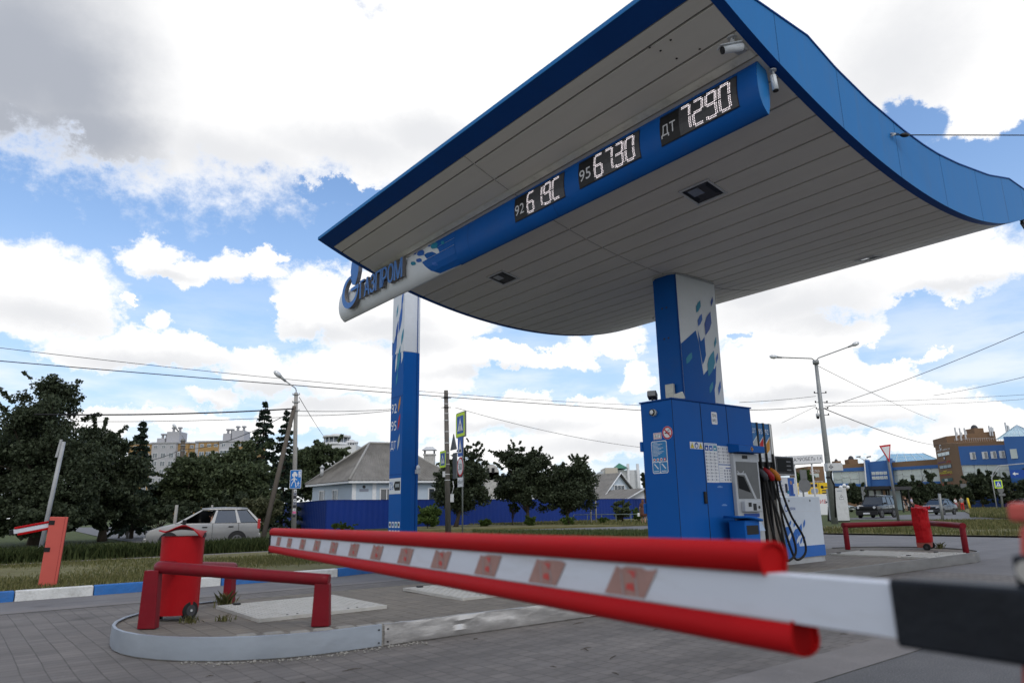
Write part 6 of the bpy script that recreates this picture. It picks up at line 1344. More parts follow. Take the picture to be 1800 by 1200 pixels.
m_slate = pm('weathered corrugated roof', (0.20, 0.19, 0.175), 0.9, 0, 0.25, 0.8, dirt=0.6, dirtcol=(0.09, 0.085, 0.07)); m_wallb = pm('pale blue siding', (0.5, 0.58, 0.66), 0.7, 0, 0.06, 1.5); m_wallw = pm('white render', (0.66, 0.67, 0.68), 0.8, 0, 0.08, 1.0, dirt=0.3); m_frame = pm('white window frame', (0.74, 0.75, 0.76), 0.5); m_pane = glassy('window pane', (0.05, 0.06, 0.07)); m_brickw = pm('whitewashed brick', (0.5, 0.49, 0.46), 0.9, 0, 0.25, 5, dirt=0.6)
def wall_window(par, a, t, z0, z1, s0, s1, off, panes=2):
    nn = Vector((t.y, -t.x, 0)); P = lambda s, z, o_: a + t * s + nn * o_ + Vector((0, 0, z)); b = MB()
    for q0, q1, y0, y1 in ((s0 - 0.1, s1 + 0.1, z0 - 0.1, z0), (s0 - 0.1, s1 + 0.1, z1, z1 + 0.1), (s0 - 0.1, s0, z0, z1), (s1, s1 + 0.1, z0, z1)) + tuple(((s0 + (s1 - s0) * k / panes - 0.03), (s0 + (s1 - s0) * k / panes + 0.03), z0, z1) for k in range(1, panes)):
        b.hexa([P(q0, y0, off), P(q1, y0, off), P(q1, y0, off + 0.06), P(q0, y0, off + 0.06), P(q0, y1, off), P(q1, y1, off), P(q1, y1, off + 0.06), P(q0, y1, off + 0.06)], m_frame)
    w = b.build('window', m_frame, par); b = MB(); b.add([P(s0, z0, off + 0.02), P(s1, z0, off + 0.02), P(s1, z1, off + 0.02), P(s0, z1, off + 0.02)], [(0, 1, 2, 3)], m_pane); b.build('pane', m_pane, w)
def ridged(b, a, c, d, e, m, step=0.28, amp=0.05):
    """corrugated roof plane: eave a-c, ridge e-d (same direction)"""
    a, c, d, e = map(Vector, (a, c, d, e)); n = max(2, int((c - a).length / step) * 2); nn = (c - a).cross(e - a).normalized(); nn = nn if nn.z > 0 else -nn; vs = []
    for i in range(n + 1): t = i / n; o_ = nn * (amp if i % 2 else 0); vs += [a.lerp(c, t) + o_, e.lerp(d, t) + o_]
    b.add(vs, [(2 * i, 2 * i + 2, 2 * i + 3, 2 * i + 1) for i in range(n)], m)
ha, hb, hc = gnd(618, 55), gnd(795, 57.5), gnd(548, 61); hd_ = hb + hc - ha; H0 = 3.55
o = thing('hipped_house', 'pale blue house with a weathered corrugated hipped roof behind the fence', 'house', ha); r_ = lambda p, z=0: Vector((p.x - ha.x, p.y - ha.y, z))
b = MB()
for p, q, m in ((ha, hb, m_wallb), (hc, ha, m_wallb), (hd_, hc, m_wallb), (hb, hd_, m_wallb)): b.add([r_(p), r_(q), r_(q, H0), r_(p, H0)], [(0, 1, 2, 3)], m)
t1 = (hb - ha).normalized(); t2 = (hc - ha).normalized()
for s in (0.0, 1.55): b.hexa([r_(ha + t1 * s, 0) + Vector((0, -0.06, 0)), r_(ha + t1 * (s + 0.3), 0) + Vector((0, -0.06, 0)), r_(ha + t1 * (s + 0.3), 0), r_(ha + t1 * s, 0), r_(ha + t1 * s, H0) + Vector((0, -0.06, 0)), r_(ha + t1 * (s + 0.3), H0) + Vector((0, -0.06, 0)), r_(ha + t1 * (s + 0.3), H0), r_(ha + t1 * s, H0)], m_frame)
b.build('wall', m_wallb, o)
for s in (2.2, 4.0, 6.0): wall_window(o, r_(ha), t1, 1.7, 2.9, s, s + 0.9, 0.01)
for s in (5.2, 2.6): wall_window(o, r_(hc), (ha - hc).normalized(), 1.7, 2.9, (hc - ha).length - s - 0.8, (hc - ha).length - s, 0.01, 1)
ov = 0.45; e1, e2 = ha - t1 * ov - t2 * ov, hb + t1 * ov - t2 * ov; e3, e4 = hd_ + t1 * ov + t2 * ov, hc - t1 * ov + t2 * ov; mid = (ha + hd_) / 2; ZR = 6.75; ap1 = mid - t1 * 1.0; ap2 = mid + t1 * 1.0
b = MB()
for a_, c_, d_, e_ in ((e1, e2, ap2, ap1), (e2, e3, ap2, ap2), (e3, e4, ap1, ap2), (e4, e1, ap1, ap1)): ridged(b, r_(a_, H0), r_(c_, H0), r_(d_, ZR), r_(e_, ZR), m_slate)
for a_, c_ in ((e1, ap1), (e2, ap2), (ap1, ap2), (e4, ap1)): b.tube([r_(a_, H0 + 0.06) if a_ in (e1, e2, e4) else r_(a_, ZR + 0.06), r_(c_, ZR + 0.06)], 0.1, 6, pm('roof ridge', (0.32, 0.31, 0.29), 0.9))
rf = b.build('roof', m_slate, o)
b = MB(); b.loft([[r_(p, z) for p in (e1, e2, e3, e4)] for z in (H0 - 0.02, H0 - 0.17)], m_frame, True, True, False); b.build('eave_board', m_frame, o)
cm = pt(755, 812, 60); b = MB(); q = r_(cm, 0); zt0 = hz(755, 800, 60); b.box(q.x - 0.45, q.x + 0.45, q.y - 0.35, q.y + 0.35, 3.8, zt0, m_brickw); b.box(q.x - 0.52, q.x + 0.52, q.y - 0.42, q.y + 0.42, zt0, zt0 + 0.1, m_brickw)
for sx in (-0.4, 0.4): b.box(q.x + sx - 0.04, q.x + sx + 0.04, q.y - 0.3, q.y + 0.3, zt0 + 0.1, zt0 + 0.42, m_dark)
b.hexa([(q.x - 0.62, q.y - 0.5, zt0 + 0.42), (q.x + 0.62, q.y - 0.5, zt0 + 0.42), (q.x + 0.62, q.y + 0.5, zt0 + 0.42), (q.x - 0.62, q.y + 0.5, zt0 + 0.42), (q.x - 0.3, q.y - 0.1, zt0 + 0.72), (q.x + 0.3, q.y - 0.1, zt0 + 0.72), (q.x + 0.3, q.y + 0.1, zt0 + 0.72), (q.x - 0.3, q.y + 0.1, zt0 + 0.72)], m_lgrey); b.build('chimney', m_brickw, rf)
q = r_(pt(566, 826, 60)); b = MB(); b.cyl((q.x, q.y, 4.2), 0.14, hz(566, 822, 60) - 4.2, 'z', 10, m_lgrey); b.cyl((q.x, q.y, hz(566, 822, 60)), 0.24, 0.25, 'z', 10, m_lgrey, 0.02); b.build('vent_pipe', m_lgrey, rf)
p = Panel(r_(ha, 0) + Vector((0, -0.02, 0)), t1, (0, 0, 1), 0.004); p.rect(0.55, 2.75, 1.25, 2.95, m_gi, 1); p.disc(0.9, 3.1, 0.12, m_dark, 1); p.build('house_plate', m_gi, o)
def gable_house(lab, px0, px1, Y0, Y1, eave_py, apex_px, apex_py, depth, wall, roofm, win=True, name='gabled_house'):
    a, c = gnd(px0, Y0), gnd(px1, Y1); o = thing(name, lab, 'house', a); t = (c - a).normalized(); nn = Vector((-t.y, t.x, 0)); L_ = (c - a).length
    z0 = hz((px0 + px1) / 2, eave_py, (Y0 + Y1) / 2); s_ap = L_ * (apex_px - px0) / (px1 - px0); z1 = hz(apex_px, apex_py, (Y0 + Y1) / 2)
    b = MB(); f = lambda s, d, z: t * s + nn * d + Vector((0, 0, z))
    b.add([f(0, 0, 0), f(L_, 0, 0), f(L_, 0, z0), f(s_ap, 0, z1 - 0.1), f(0, 0, z0)], [(0, 1, 2, 3, 4)], wall); b.add([f(0, depth, 0), f(L_, depth, 0), f(L_, depth, z0), f(s_ap, depth, z1 - 0.1), f(0, depth, z0)], [(0, 1, 2, 3, 4)], wall)
    for s in (0, L_): b.add([f(s, 0, 0), f(s, depth, 0), f(s, depth, z0), f(s, 0, z0)], [(0, 1, 2, 3)], wall)
    b.build('wall', wall, o); b = MB(); ridged(b, f(-0.35, -0.4, z0 - 0.25), f(-0.35, depth + 0.4, z0 - 0.25), f(s_ap, depth + 0.4, z1), f(s_ap, -0.4, z1), roofm); ridged(b, f(L_ + 0.35, -0.4, z0 - 0.25), f(L_ + 0.35, depth + 0.4, z0 - 0.25), f(s_ap, depth + 0.4, z1), f(s_ap, -0.4, z1), roofm); b.build('roof', roofm, o)
    b = MB()
    for s in (-0.35, L_ + 0.35): b.tube([f(s, -0.42, z0 - 0.25), f(s_ap, -0.42, z1 + 0.02)], 0.09, 4, m_wallw)
    b.build('barge_board', m_wallw, o)
    if win: wall_window(o, Vector((0, 0, 0)), t, z0 + (z1 - z0) * 0.18, z0 + (z1 - z0) * 0.40, s_ap - 0.9, s_ap + 0.9, 0.02, 3)
    return o
gable_house('white gabled house with grey roof and attic window behind the fence', 1062, 1116, 80, 84, 868, 1089, 831, 9, m_wallb, m_slate)
gable_house('small grey roofed outbuilding beside the blue cabinet edge', 1098, 1160, 74, 76, 876, 1132, 858, 6, m_wallw, m_slate, False)
gable_house('white and blue house mostly hidden by the road trees', 846, 985, 70, 72, 851, 905, 832, 8, m_wallw, pm('blue roof sheet', (0.03, 0.12, 0.36), 0.5))
q = gnd(864, 68); o = thing('round_chimney', 'whitewashed brick chimney with an arched top between the road trees', 'chimney', q); b = MB(); zt0 = hz(864, 830, 68); b.box(-0.75, 0.75, -0.5, 0.5, 0, zt0, m_brickw); b.cyl((0, -0.5, zt0), 0.75, 1.0, 'y', 20, m_brickw); b.build('stack', m_brickw, o); b = MB()
for x in (-0.3, 0.2): b.box(x - 0.14, x + 0.14, -0.52, -0.49, zt0 - 0.1, zt0 + 0.4, m_black)
b.build('opening', m_black, o)
# flats: one frontage in bays, every window its own part
m_fgrey = pm('flats grey panel', (0.40, 0.40, 0.42), 0.9, 0, 0.06, 0.05); m_for = pm('flats ochre panel', (0.36, 0.23, 0.10), 0.9, 0, 0.06, 0.05); m_fwin = glassy('flats glass', (0.10, 0.12, 0.14)); m_fwhite = pm('flats balcony white', (0.62, 0.63, 0.64), 0.7)
def flats(lab, Y, bays, ytop, floors, depth, name='apartment_block', group=None):
    """bays: (px0, px1, material, dy0, windows, balcony) ; windows laid out per floor"""
    a = gnd(bays[0][0], Y); o = thing(name, lab, 'building', a, 0, group); zt = hz((bays[0][0] + bays[-1][1]) / 2, ytop, Y); fh = zt / floors
    for px0, px1, m, dy, nwin, balc in bays:
        x0, x1 = gnd(px0, Y).x - a.x, gnd(px1, Y).x - a.x; b = MB(); b.box(x0, x1, dy, depth, 0, zt, m); b.build('wall', m, o)
        b = MB(); b.box(x0 - 0.2, x1 + 0.2, dy - 0.25, depth + 0.2, zt, zt + 0.45, m_fgrey); b.build('parapet', m_fgrey, o)
        for fl in range(max(0, floors - 6), floors):
            z = fl * fh
            if balc and fl < floors - 1:
                b = MB(); b.box(x0 + (x1 - x0) * 0.12, x1 - (x1 - x0) * 0.12, dy - 1.1, dy, z + 0.1, z + fh * 0.42, m_fwhite); b.box(x0 + (x1 - x0) * 0.12, x1 - (x1 - x0) * 0.12, dy - 1.1, dy, z + fh * 0.9, z + fh, m_fwhite); bl = b.build('balcony', m_fwhite, o)
                b = MB(); b.box(x0 + (x1 - x0) * 0.14, x1 - (x1 - x0) * 0.14, dy - 1.0, dy - 0.1, z + fh * 0.42, z + fh * 0.9, m_fwin)
                for k in range(5): xx = x0 + (x1 - x0) * (0.14 + 0.18 * k); b.box(xx - 0.08, xx + 0.08, dy - 1.06, dy - 1.0, z + fh * 0.42, z + fh * 0.9, m_fwhite)
                b.build('glazing', m_fwin, bl)
            else:
                for k in range(nwin):
                    xc = x0 + (x1 - x0) * (k + 0.5) / nwin; hw = 0.75 if fl < floors - 1 else 0.55; z0, z1 = (z + fh * 0.3, z + fh * 0.82) if fl < floors - 1 else (z + fh * 0.45, z + fh * 0.75)
                    b = MB(); b.box(xc - hw - 0.12, xc + hw + 0.12, dy - 0.08, dy - 0.01, z0 - 0.12, z1 + 0.12, m_fwhite); w = b.build('window', m_fwhite, o); b = MB(); b.box(xc - hw, xc - 0.07, dy - 0.1, dy - 0.07, z0, z1, m_fwin); b.box(xc + 0.07, xc + hw, dy - 0.1, dy - 0.07, z0, z1, m_fwin); b.build('pane', m_fwin, w)
    return o, a, zt
o, fa, fz = flats('long grey and ochre block of flats beyond the trees', 250, [(215, 260, m_for, 0, 2, False), (260, 303, m_fgrey, -1.5, 3, False), (303, 322, m_for, 0, 1, True), (322, 341, m_for, 0.5, 2, False), (341, 347, m_fgrey, -3, 0, False), (347, 384, m_for, -3.2, 3, False), (384, 415, m_fgrey, -3.5, 2, True), (415, 436, m_for, -3, 2, False)], 779, 9, 14)
for px0, px1, h in ((259, 273, 2.2), (276, 299, 4.5), (378, 392, 3.5), (394, 416, 4.5)):
    x0, x1 = gnd(px0, 250).x - fa.x, gnd(px1, 250).x - fa.x; b = MB(); b.box(x0, x1, 2, 8, fz + 0.4, fz + h, m_fgrey)
    for s in (0.2, 0.7): b.cyl((x0 + (x1 - x0) * s, 5, fz + h), 0.5, 2.0, 'z', 10, m_fgrey, 0.4); b.cyl((x0 + (x1 - x0) * s, 5, fz + h + 1.4), 0.85, 0.5, 'z', 10, m_fgrey)
    b.build('roof_vent', m_fgrey, o)
# tower with round rooftop pavilion
Yt = 300; a = gnd(560, Yt); o = thing('round_top_tower', 'pale tower block with stacked round rooftop pavilions above the trees', 'building', a)
xw = gnd(622, Yt).x - a.x; zb1 = hz(590, 782, Yt); b = MB(); b.box(0, xw, 0, 14, 0, zb1, m_wallw); b.build('wall', m_wallw, o)
for pxc, wpx, y0, y1 in ((581, 25, 776, 763), (607, 13, 784, 773)):
    xc = gnd(pxc, Yt).x - a.x; rr_ = wpx / 1240 * Yt; z0, z1 = hz(pxc, y0, Yt), hz(pxc, y1, Yt); b = MB(); b.cyl((xc, 6, z0 - 2), rr_ * 0.85, z1 - z0 + 0.5, 'z', 28, m_fwin)
    b.cyl((xc, 6, z1 - 1.0), rr_, 0.9, 'z', 28, m_wallw); b.cyl((xc, 6, z1 - 0.1), rr_ * 0.7, 0.9, 'z', 28, m_wallw, rr_ * 0.3); b.cyl((xc, 6, z0 - 1.2), rr_ * 1.02, 1.0, 'z', 28, m_wallw)
    for k in range(16): an = 2 * math.pi * k / 16; b.cyl((xc + rr_ * 0.9 * math.cos(an), 6 + rr_ * 0.9 * math.sin(an), z0 - 0.5), 0.14, z1 - z0 - 0.5, 'z', 6, m_wallw)
    b.build('pavilion', m_wallw, o)
# grey block with a green roof far behind the gabled house
Yg = 170; a = gnd(1062, Yg); o = thing('green_roof_block', 'far pale block with a small green pyramid roof', 'building', a); X = lambda px: gnd(px, Yg).x - a.x
b = MB(); b.box(0, X(1128), 0, 12, 0, hz(1095, 826, Yg), m_fwhite); b.box(X(1066), X(1088), -1, 8, 0, hz(1077, 822, Yg), pm('beige parapet', (0.5, 0.46, 0.4), 0.9)); b.build('wall', m_fwhite, o)
m_groof = pm('green roof sheet', (0.02, 0.16, 0.09), 0.5); z0 = hz(1096, 823, Yg); b = MB(); b.add([(X(1083), -1, z0), (X(1108), -1, z0), (X(1108), 8, z0), (X(1083), 8, z0), ((X(1083) + X(1108)) / 2, 3, hz(1096, 812, Yg))], [(0, 1, 4), (1, 2, 4), (2, 3, 4), (3, 0, 4), (3, 2, 1, 0)], m_groof); b.build('roof', m_groof, o)
b = MB()
for px in (1107, 1124): b.cyl((X(px), -0.6, 0), 0.35, hz(px, 815, Yg), 'z', 10, m_lgrey)
b.build('flue', m_lgrey, o)

# ------------------------------------------------------------------ road signs and poles in the middle
m_fluo = pm('fluorescent yellow green', (0.55, 0.75, 0.03), 0.5); m_sgb = pm('sign blue', (0.012, 0.08, 0.36), 0.4); m_sback = pm('sign back grey', (0.16, 0.165, 0.17), 0.6, 0.3)
def crossing_face(p, cx, cz, s, border=True):
    """square pedestrian crossing sign, half size s"""
    if border: p.rect(cx - s, cz - s * 1.0, cx + s, cz + s, m_fluo, 1)
    q = s * 0.74 if border else s; p.rect(cx - q, cz - q, cx + q, cz + q, m_sgb, 2); p.poly([(cx - q * 0.8, cz - q * 0.72), (cx + q * 0.8, cz - q * 0.72), (cx, cz + q * 0.8)], m_st, 3); walker(p, cx, cz - q * 0.22, q * 1.35, m_ink, 4)
    for k in range(4): p.rect(cx - q * 0.55 + q * 0.3 * k, cz - q * 0.69, cx - q * 0.42 + q * 0.3 * k, cz - q * 0.62, m_ink, 4)
YP = 40.0; g = gnd(788, YP); c = pt(784, 686, YP)
o = thing('concrete_pole', 'tall banded concrete pole beside the fence with signs on it', 'pole', g); d = c - g; b = MB(); mpd = pm('dark weathered pole', (0.12, 0.11, 0.10), 0.95, 0, 0.2, 3, bump=0.4, bscale=20, dirt=0.5, dirtcol=(0.25, 0.24, 0.22), stretch=(2, 2, 0.4)); b.tube([(0, 0, 0), d], [0.165, 0.12], 12, mpd); b.build('shaft', mpd, o)
b = MB()
for t in (0.9, 0.83, 0.78, 0.70, 0.62, 0.55, 0.47, 0.40, 0.36): q = d * t; b.tube([q - Vector((0, 0, 0.025)), q + Vector((0, 0, 0.025))], 0.165 - 0.045 * t + 0.012, 12, m_lgrey)
b.build('clamp_band', m_lgrey, o)
b = MB()
for t in (0.945, 0.875): q = d * t; b.tube([q - Vector((0, 0, 0.03)), q + Vector((0, 0, 0.03))], 0.15, 12, m_under); b.tube([q - Vector((0.28, 0, 0)), q + Vector((0.28, 0, 0))], 0.02, 6, m_under)
b.build('hook_band', m_under, o)
b = MB(); b.box(0.12, 0.3, -0.1, 0.1, hz(790, 882, YP), hz(790, 868, YP), m_lgrey); b.box(-0.32, -0.15, -0.1, 0.1, hz(778, 838, YP), hz(778, 828, YP), m_lgrey); b.tube([(0.2, 0, hz(790, 868, YP)), (0.3, 0, hz(790, 855, YP)), (0.25, 0, hz(790, 845, YP))], 0.02, 6, m_lgrey); b.build('meter_box', m_lgrey, o)
def sign_frame(nx):                                        # nx: unit normal of the sign face
    n = Vector(nx).normalized(); return Vector((-n.y, n.x, 0)), n       # x axis on the face (to the viewer's right)
sn = Vector((-math.sin(R(64)), -math.cos(R(64)), 0)); sxv = Vector((-sn.y, sn.x, 0))
def boxed_sign(lab, pole_g, off, zc, hw, hh, face, back=True, shape=None, group=None, pole=None, th=0.05, n_=None):
    n = n_ or sn; ax = Vector((-n.y, n.x, 0)); 
    o = thing('traffic_sign', lab, 'traffic sign', pole_g + off, 0, group); b = MB(); ctr = n * 0.12
    if shape == 'disc':
        rings = [[ctr - n * dd + ax * (hw * math.cos(a)) + Vector((0, 0, zc + hh * math.sin(a))) for a in [2 * math.pi * k / 28 for k in range(28)]] for dd in (0.005, th)]; b.loft(rings, m_sback, True, True, False)
    elif shape == 'tri':
        rings = [[ctr - n * dd + ax * x_ + Vector((0, 0, zc + z_)) for x_, z_ in ((-hw, -hh), (hw, -hh), (0, hh))] for dd in (0.005, th)]; b.loft(rings, m_sback, True, True, False)
    elif shape == 'yield':
        rings = [[ctr - n * dd + ax * x_ + Vector((0, 0, zc + z_)) for x_, z_ in ((-hw, hh), (hw, hh), (0, -hh))] for dd in (0.005, th)]; b.loft(rings, m_sback, True, True, False)
    else:
        q = [ctr - n * 0.005 - ax * hw, ctr - n * 0.005 + ax * hw, ctr - n * th + ax * hw, ctr - n * th - ax * hw]; b.hexa([p_ + Vector((0, 0, zc - hh)) for p_ in q] + [p_ + Vector((0, 0, zc + hh)) for p_ in q], m_sback)
    b.build('backing', m_sback, o)
    if face: p = Panel(ctr, ax, (0, 0, 1), 0.004); face(p, zc); p.build('sign_face', m_sgb, o)
    return o
zs_ = hz(783, 807, YP); boxed_sign('small yellow bordered crossing sign on the banded concrete pole', g, d * 0.5 * 0 + Vector((-0.2, -0.1, 0)), zs_, 0.42, 0.47, lambda p, z: crossing_face(p, 0, z, 0.46))
boxed_sign('dark back of a triangular warning sign on the concrete pole', g, Vector((0.2, 0.05, 0)), hz(797, 776, YP), 0.5, 0.45, None, shape='tri', n_=-sn)
boxed_sign('dark back of a tall sign right of the concrete pole', g, Vector((0.28, 0.05, 0)), hz(794, 818, YP), 0.3, 0.72, None, n_=-sn)
YS = 37.0; g2 = gnd(813, YS); o = thing('sign_post', 'slim grey post carrying four stacked road signs', 'pole', g2); b = MB(); b.tube([(0, 0, 0), (0, 0, hz(811, 727, YS))], 0.04, 10, m_pole_m); b.build('pole', m_pole_m, o)
boxed_sign('large fluorescent bordered crossing sign at the post top', g2, Vector((0, -0.05, 0)), hz(811, 746.5, YS), 0.58, 0.66, lambda p, z: crossing_face(p, 0, z, 0.62), th=0.11)
def bump_face(p, z): p.rect(-0.36, z - 0.5, 0.36, z + 0.5, m_sgb, 1); p.rect(-0.33, z - 0.47, 0.33, z + 0.47, m_sgb, 2); p.poly([(-0.27, z - 0.32), (0.27, z - 0.32), (0, z + 0.38)], m_st, 3); p.poly([(-0.18, z - 0.27), (0.18, z - 0.27), (0.06, z - 0.12), (-0.06, z - 0.12)], m_ink, 4)
boxed_sign('blue speed hump sign with white triangle under the crossing sign', g2, Vector((0, -0.05, 0)), hz(811, 785, YS), 0.36, 0.5, bump_face)
def thirty(p, z): p.disc(0, z, 0.43, m_rs, 1, 32, 0.5); p.disc(0, z, 0.34, m_st, 2, 32, 0.41); p.text('30', 0, z - 0.17, 0.34, m_ink, 3, w=0.44, align='c')
boxed_sign('round red ringed speed limit 30 sign', g2, Vector((0, -0.05, 0)), hz(811, 820, YS), 0.43, 0.5, thirty, shape='disc')
def dist(p, z): p.rect(-0.38, z - 0.24, 0.38, z + 0.24, m_st, 1); p.text('10 м', 0, z - 0.1, 0.2, m_ink, 2, w=0.34, align='c'); [p.poly([(s - 0.05, z - 0.02), (s + 0.05, z - 0.02), (s, z + 0.14)], m_ink, 2) for s in (-0.28, 0.28)]; [p.rect(s - 0.015, z - 0.15, s + 0.015, z, m_ink, 2) for s in (-0.28, 0.28)]
boxed_sign('small white distance plate under the speed limit sign', g2, Vector((0, -0.05, 0)), hz(811, 847, YS), 0.38, 0.25, dist)
# bare poles, low rail, pedestrian
for px, lab in ((1038, 'left of two thin white poles before the long blue fence'), (1047, 'right of two thin white poles before the long blue fence')):
    g3 = gnd(px, 54); o = thing('thin_pole', lab, 'pole', g3, 0, 'thin white poles'); b = MB(); b.tube([(0, 0, 0), (0, 0, hz(px, 829, 54))], 0.06, 8, pm('weathered white pole', (0.45, 0.44, 0.42), 0.8)); b.build('shaft', None, o); b = MB(); b.ball((0, 0, hz(px, 829, 54)), 0.075, None, None, m_lgrey, 8); b.build('cap', m_lgrey, o)
a = gnd(1008, 56); c = gnd(1135, 52); o = thing('low_pipe_rail', 'low green pipe rail in front of the long fence', 'rail', a); b = MB(); m_grail = pm('grey green pipe', (0.16, 0.2, 0.18), 0.6); d = c - a; b.tube([(0, 0, 0.72), d + Vector((0, 0, 0.72))], 0.03, 6, m_grail); b.build('rail', m_grail, o)
for k in range(6): b = MB(); q = d * (k / 5); b.tube([q, q + Vector((0, 0, 0.72))], 0.03, 6, m_grail); b.build('post', m_grail, o)
person('woman in a brown dress with long brown hair walking by the fence', gnd(1130, 50) + Vector((0, 0, 0.06)), R(170), 1.66, (0.11, 0.05, 0.035), hair=(0.13, 0.06, 0.03), stride=0.12, dress=0.55, long_hair=True, bag=True)
# ------------------------------------------------------------------ right side: lamp, name board, cabinets, banners
YR = 45.0; g = gnd(1464, YR); top = pt(1434, 636, YR) - g
o = thing('twin_street_lamp', 'tall leaning twin armed street lamp with a dome camera', 'street lamp', g)
b = MB(); b.tube([(0, 0, 0), top * 0.55, top], [0.2, 0.155, 0.11], 12, m_pole_m); b.build('pole', m_pole_m, o)
for hp, mid_ in (((1372, 628), (1427, 634)), ((1493, 609), (1439, 633))):
    h = pt(*hp, YR) - g; m1 = pt(mid_[0], mid_[1] - 1, YR) - g; b = MB(); b.tube([top - Vector((0, 0, 0.3)), top + Vector((0, 0, 0.05)), m1 + Vector((0, 0, 0.12)), h], 0.04, 8, m_pole_m); ab = b.build('lamp_arm', m_pole_m, o)
    b = MB(); lamp_head(b, h, (h - m1), 1.0); b.build('lamp_head', m_lampbody, ab)
b = MB(); b.tube([top * 0.985, top * 1.0 + Vector((0, 0, 0.1))], 0.2, 12, m_pole_m)
for t in (0.80, 0.74, 0.70, 0.66): q = top * t; b.tube([q - Vector((0.32, 0, 0)), q + Vector((0.42, 0, 0))], 0.022, 6, m_under); b.cyl(q - Vector((0.32, 0, 0.02)), 0.045, 0.12, 'z', 8, m_under); b.cyl(q + Vector((0.42, 0, -0.02)), 0.045, 0.12, 'z', 8, m_under)
b.build('crossarm', m_under, o)
q = pt(1437, 727, YR) - g; b = MB(); b.tube([q + Vector((0.1, 0, 0.25)), q + Vector((0, -0.05, 0.25)), q], 0.03, 6, m_lgrey); b.cyl(q - Vector((0, 0, 0.18)), 0.11, 0.2, 'z', 14, m_lgrey); dc = b.build('dome_camera', m_lgrey, o); b = MB(); b.ball(q - Vector((0, 0, 0.22)), 0.1, None, 0.12, m_black, 12); b.build('dome', m_black, dc)
q = pt(1466, 826, YR - 1.2) - g; o2 = thing('meter_box', 'grey box with a round emblem strapped to the twin lamp pole', 'electrical box', g); b = MB(); b.box(q.x - 0.45, q.x + 0.48, q.y - 0.2, q.y + 0.3, q.z - 0.05, q.z + 0.42, m_lgrey); bx = b.build('case', m_lgrey, o2, bevel=0.02)
p = Panel((q.x, q.y - 0.2, q.z), (1, 0, 0), (0, 0, 1), 0.004); p.poly([(-0.25, 0.06), (-0.12, 0.19), (-0.25, 0.32), (-0.38, 0.19)], m_ink, 1); p.ring(-0.25, 0.19, 0.04, 0.07, m_lgrey, 2); p.build('emblem', m_ink, bx)
b = MB(); b.tube([(q.x - 0.2, q.y - 0.1, q.z - 0.05), (q.x - 0.25, q.y, q.z - 0.4), (q.x - 0.1, q.y, q.z - 0.9), (0.02, -0.2, 0.4)], 0.05, 6, m_under); b.box(q.x - 0.55, q.x - 0.3, q.y - 0.15, q.y, q.z - 0.5, q.z - 0.38, m_under); b.build('conduit', m_under, o2)
# name board on two legs
YN = 33.0; a = gnd(1392, YN); o = thing('name_board', 'white stop name board with black lettering on two thin legs', 'sign', a); X = lambda px: gnd(px, YN).x - a.x
z0, z1 = hz(1426, 816, YN), hz(1426, 800, YN); b = MB(); b.box(X(1392), X(1457), -0.02, 0.02, z0, z1, m_pole_m); b.build('frame', m_pole_m, o, rot=(0, R(-2.2), 0), loc=(0, 0, -0.02)) 
p = Panel((X(1392), -0.022, z0), (1, 0, 0.038), (0, 0, 1), 0.004); W_ = X(1457) - X(1392); H_ = z1 - z0; p.rect(0.02, 0.02, W_ - 0.02, H_ - 0.02, m_st, 1); p.text('д «АЭРОБЕЛ» 1.4', W_ - 0.08, H_ * 0.25, H_ * 0.48, m_ink, 2, w=W_ * 0.93, align='r'); p.build('board_face', m_st, o)
for px in (1405, 1436): b = MB(); b.tube([(X(px), 0.05, 0), (X(px), 0.05, z1 - 0.05)], 0.04, 8, m_lgrey); b.build('leg', m_lgrey, o)
g2 = gnd(1416, 31); o = thing('sign_post', 'post with grey backs of a round and a square sign beside the name board', 'pole', g2); b = MB(); b.tube([(0, 0, 0), (-0.05, 0, hz(1413, 829, 31))], 0.04, 8, m_pole_m); b.build('pole', m_pole_m, o)
boxed_sign('grey back of a round sign behind the fuel pump', g2, Vector((0, -0.06, 0)), hz(1415, 853, 31), 0.26, 0.28, None, shape='disc', n_=Vector((0, -1, 0))); boxed_sign('dark back of a narrow sign above the round sign back', g2, Vector((0, -0.06, 0)), hz(1412, 834, 31), 0.14, 0.2, None, n_=Vector((0, -1, 0)))
# tall two part cabinet at the foot of the lamp
YC = 50.0; a = gnd(1460, YC); o = thing('street_cabinet', 'tall pale street cabinet with a warning triangle by the grass', 'cabinet', a, R(4)); X = lambda px: gnd(px, YC).x - a.x
zt = hz(1475, 858, YC); b = MB(); b.box(0.12, X(1476), 0.0, 0.6, 0.1, zt, m_grey); b.box(X(1468), X(1490), -0.16, 0.5, 0.06, zt + 0.02, m_lgrey); b.build('case', m_lgrey, o, bevel=0.02); b = MB(); b.box(0.1, X(1491), -0.1, 0.5, 0, 0.1, m_under); b.build('plinth', m_under, o)
p = Panel((X(1468), -0.162, 0), (1, 0, 0), (0, 0, 1), 0.004); p.poly([(0.3, zt - 0.75), (0.62, zt - 0.75), (0.46, zt - 0.4)], m_ink, 1); p.poly([(0.33, zt - 0.73), (0.59, zt - 0.73), (0.46, zt - 0.45)], m_st, 2); p.poly([(0.48, zt - 0.5), (0.42, zt - 0.61), (0.46, zt - 0.61), (0.44, zt - 0.7), (0.51, zt - 0.58), (0.47, zt - 0.58)], m_ink, 3); p.rect(0.2, zt - 0.2, 0.55, zt - 0.14, m_gi, 1); p.build('warning_label', m_ink, o)
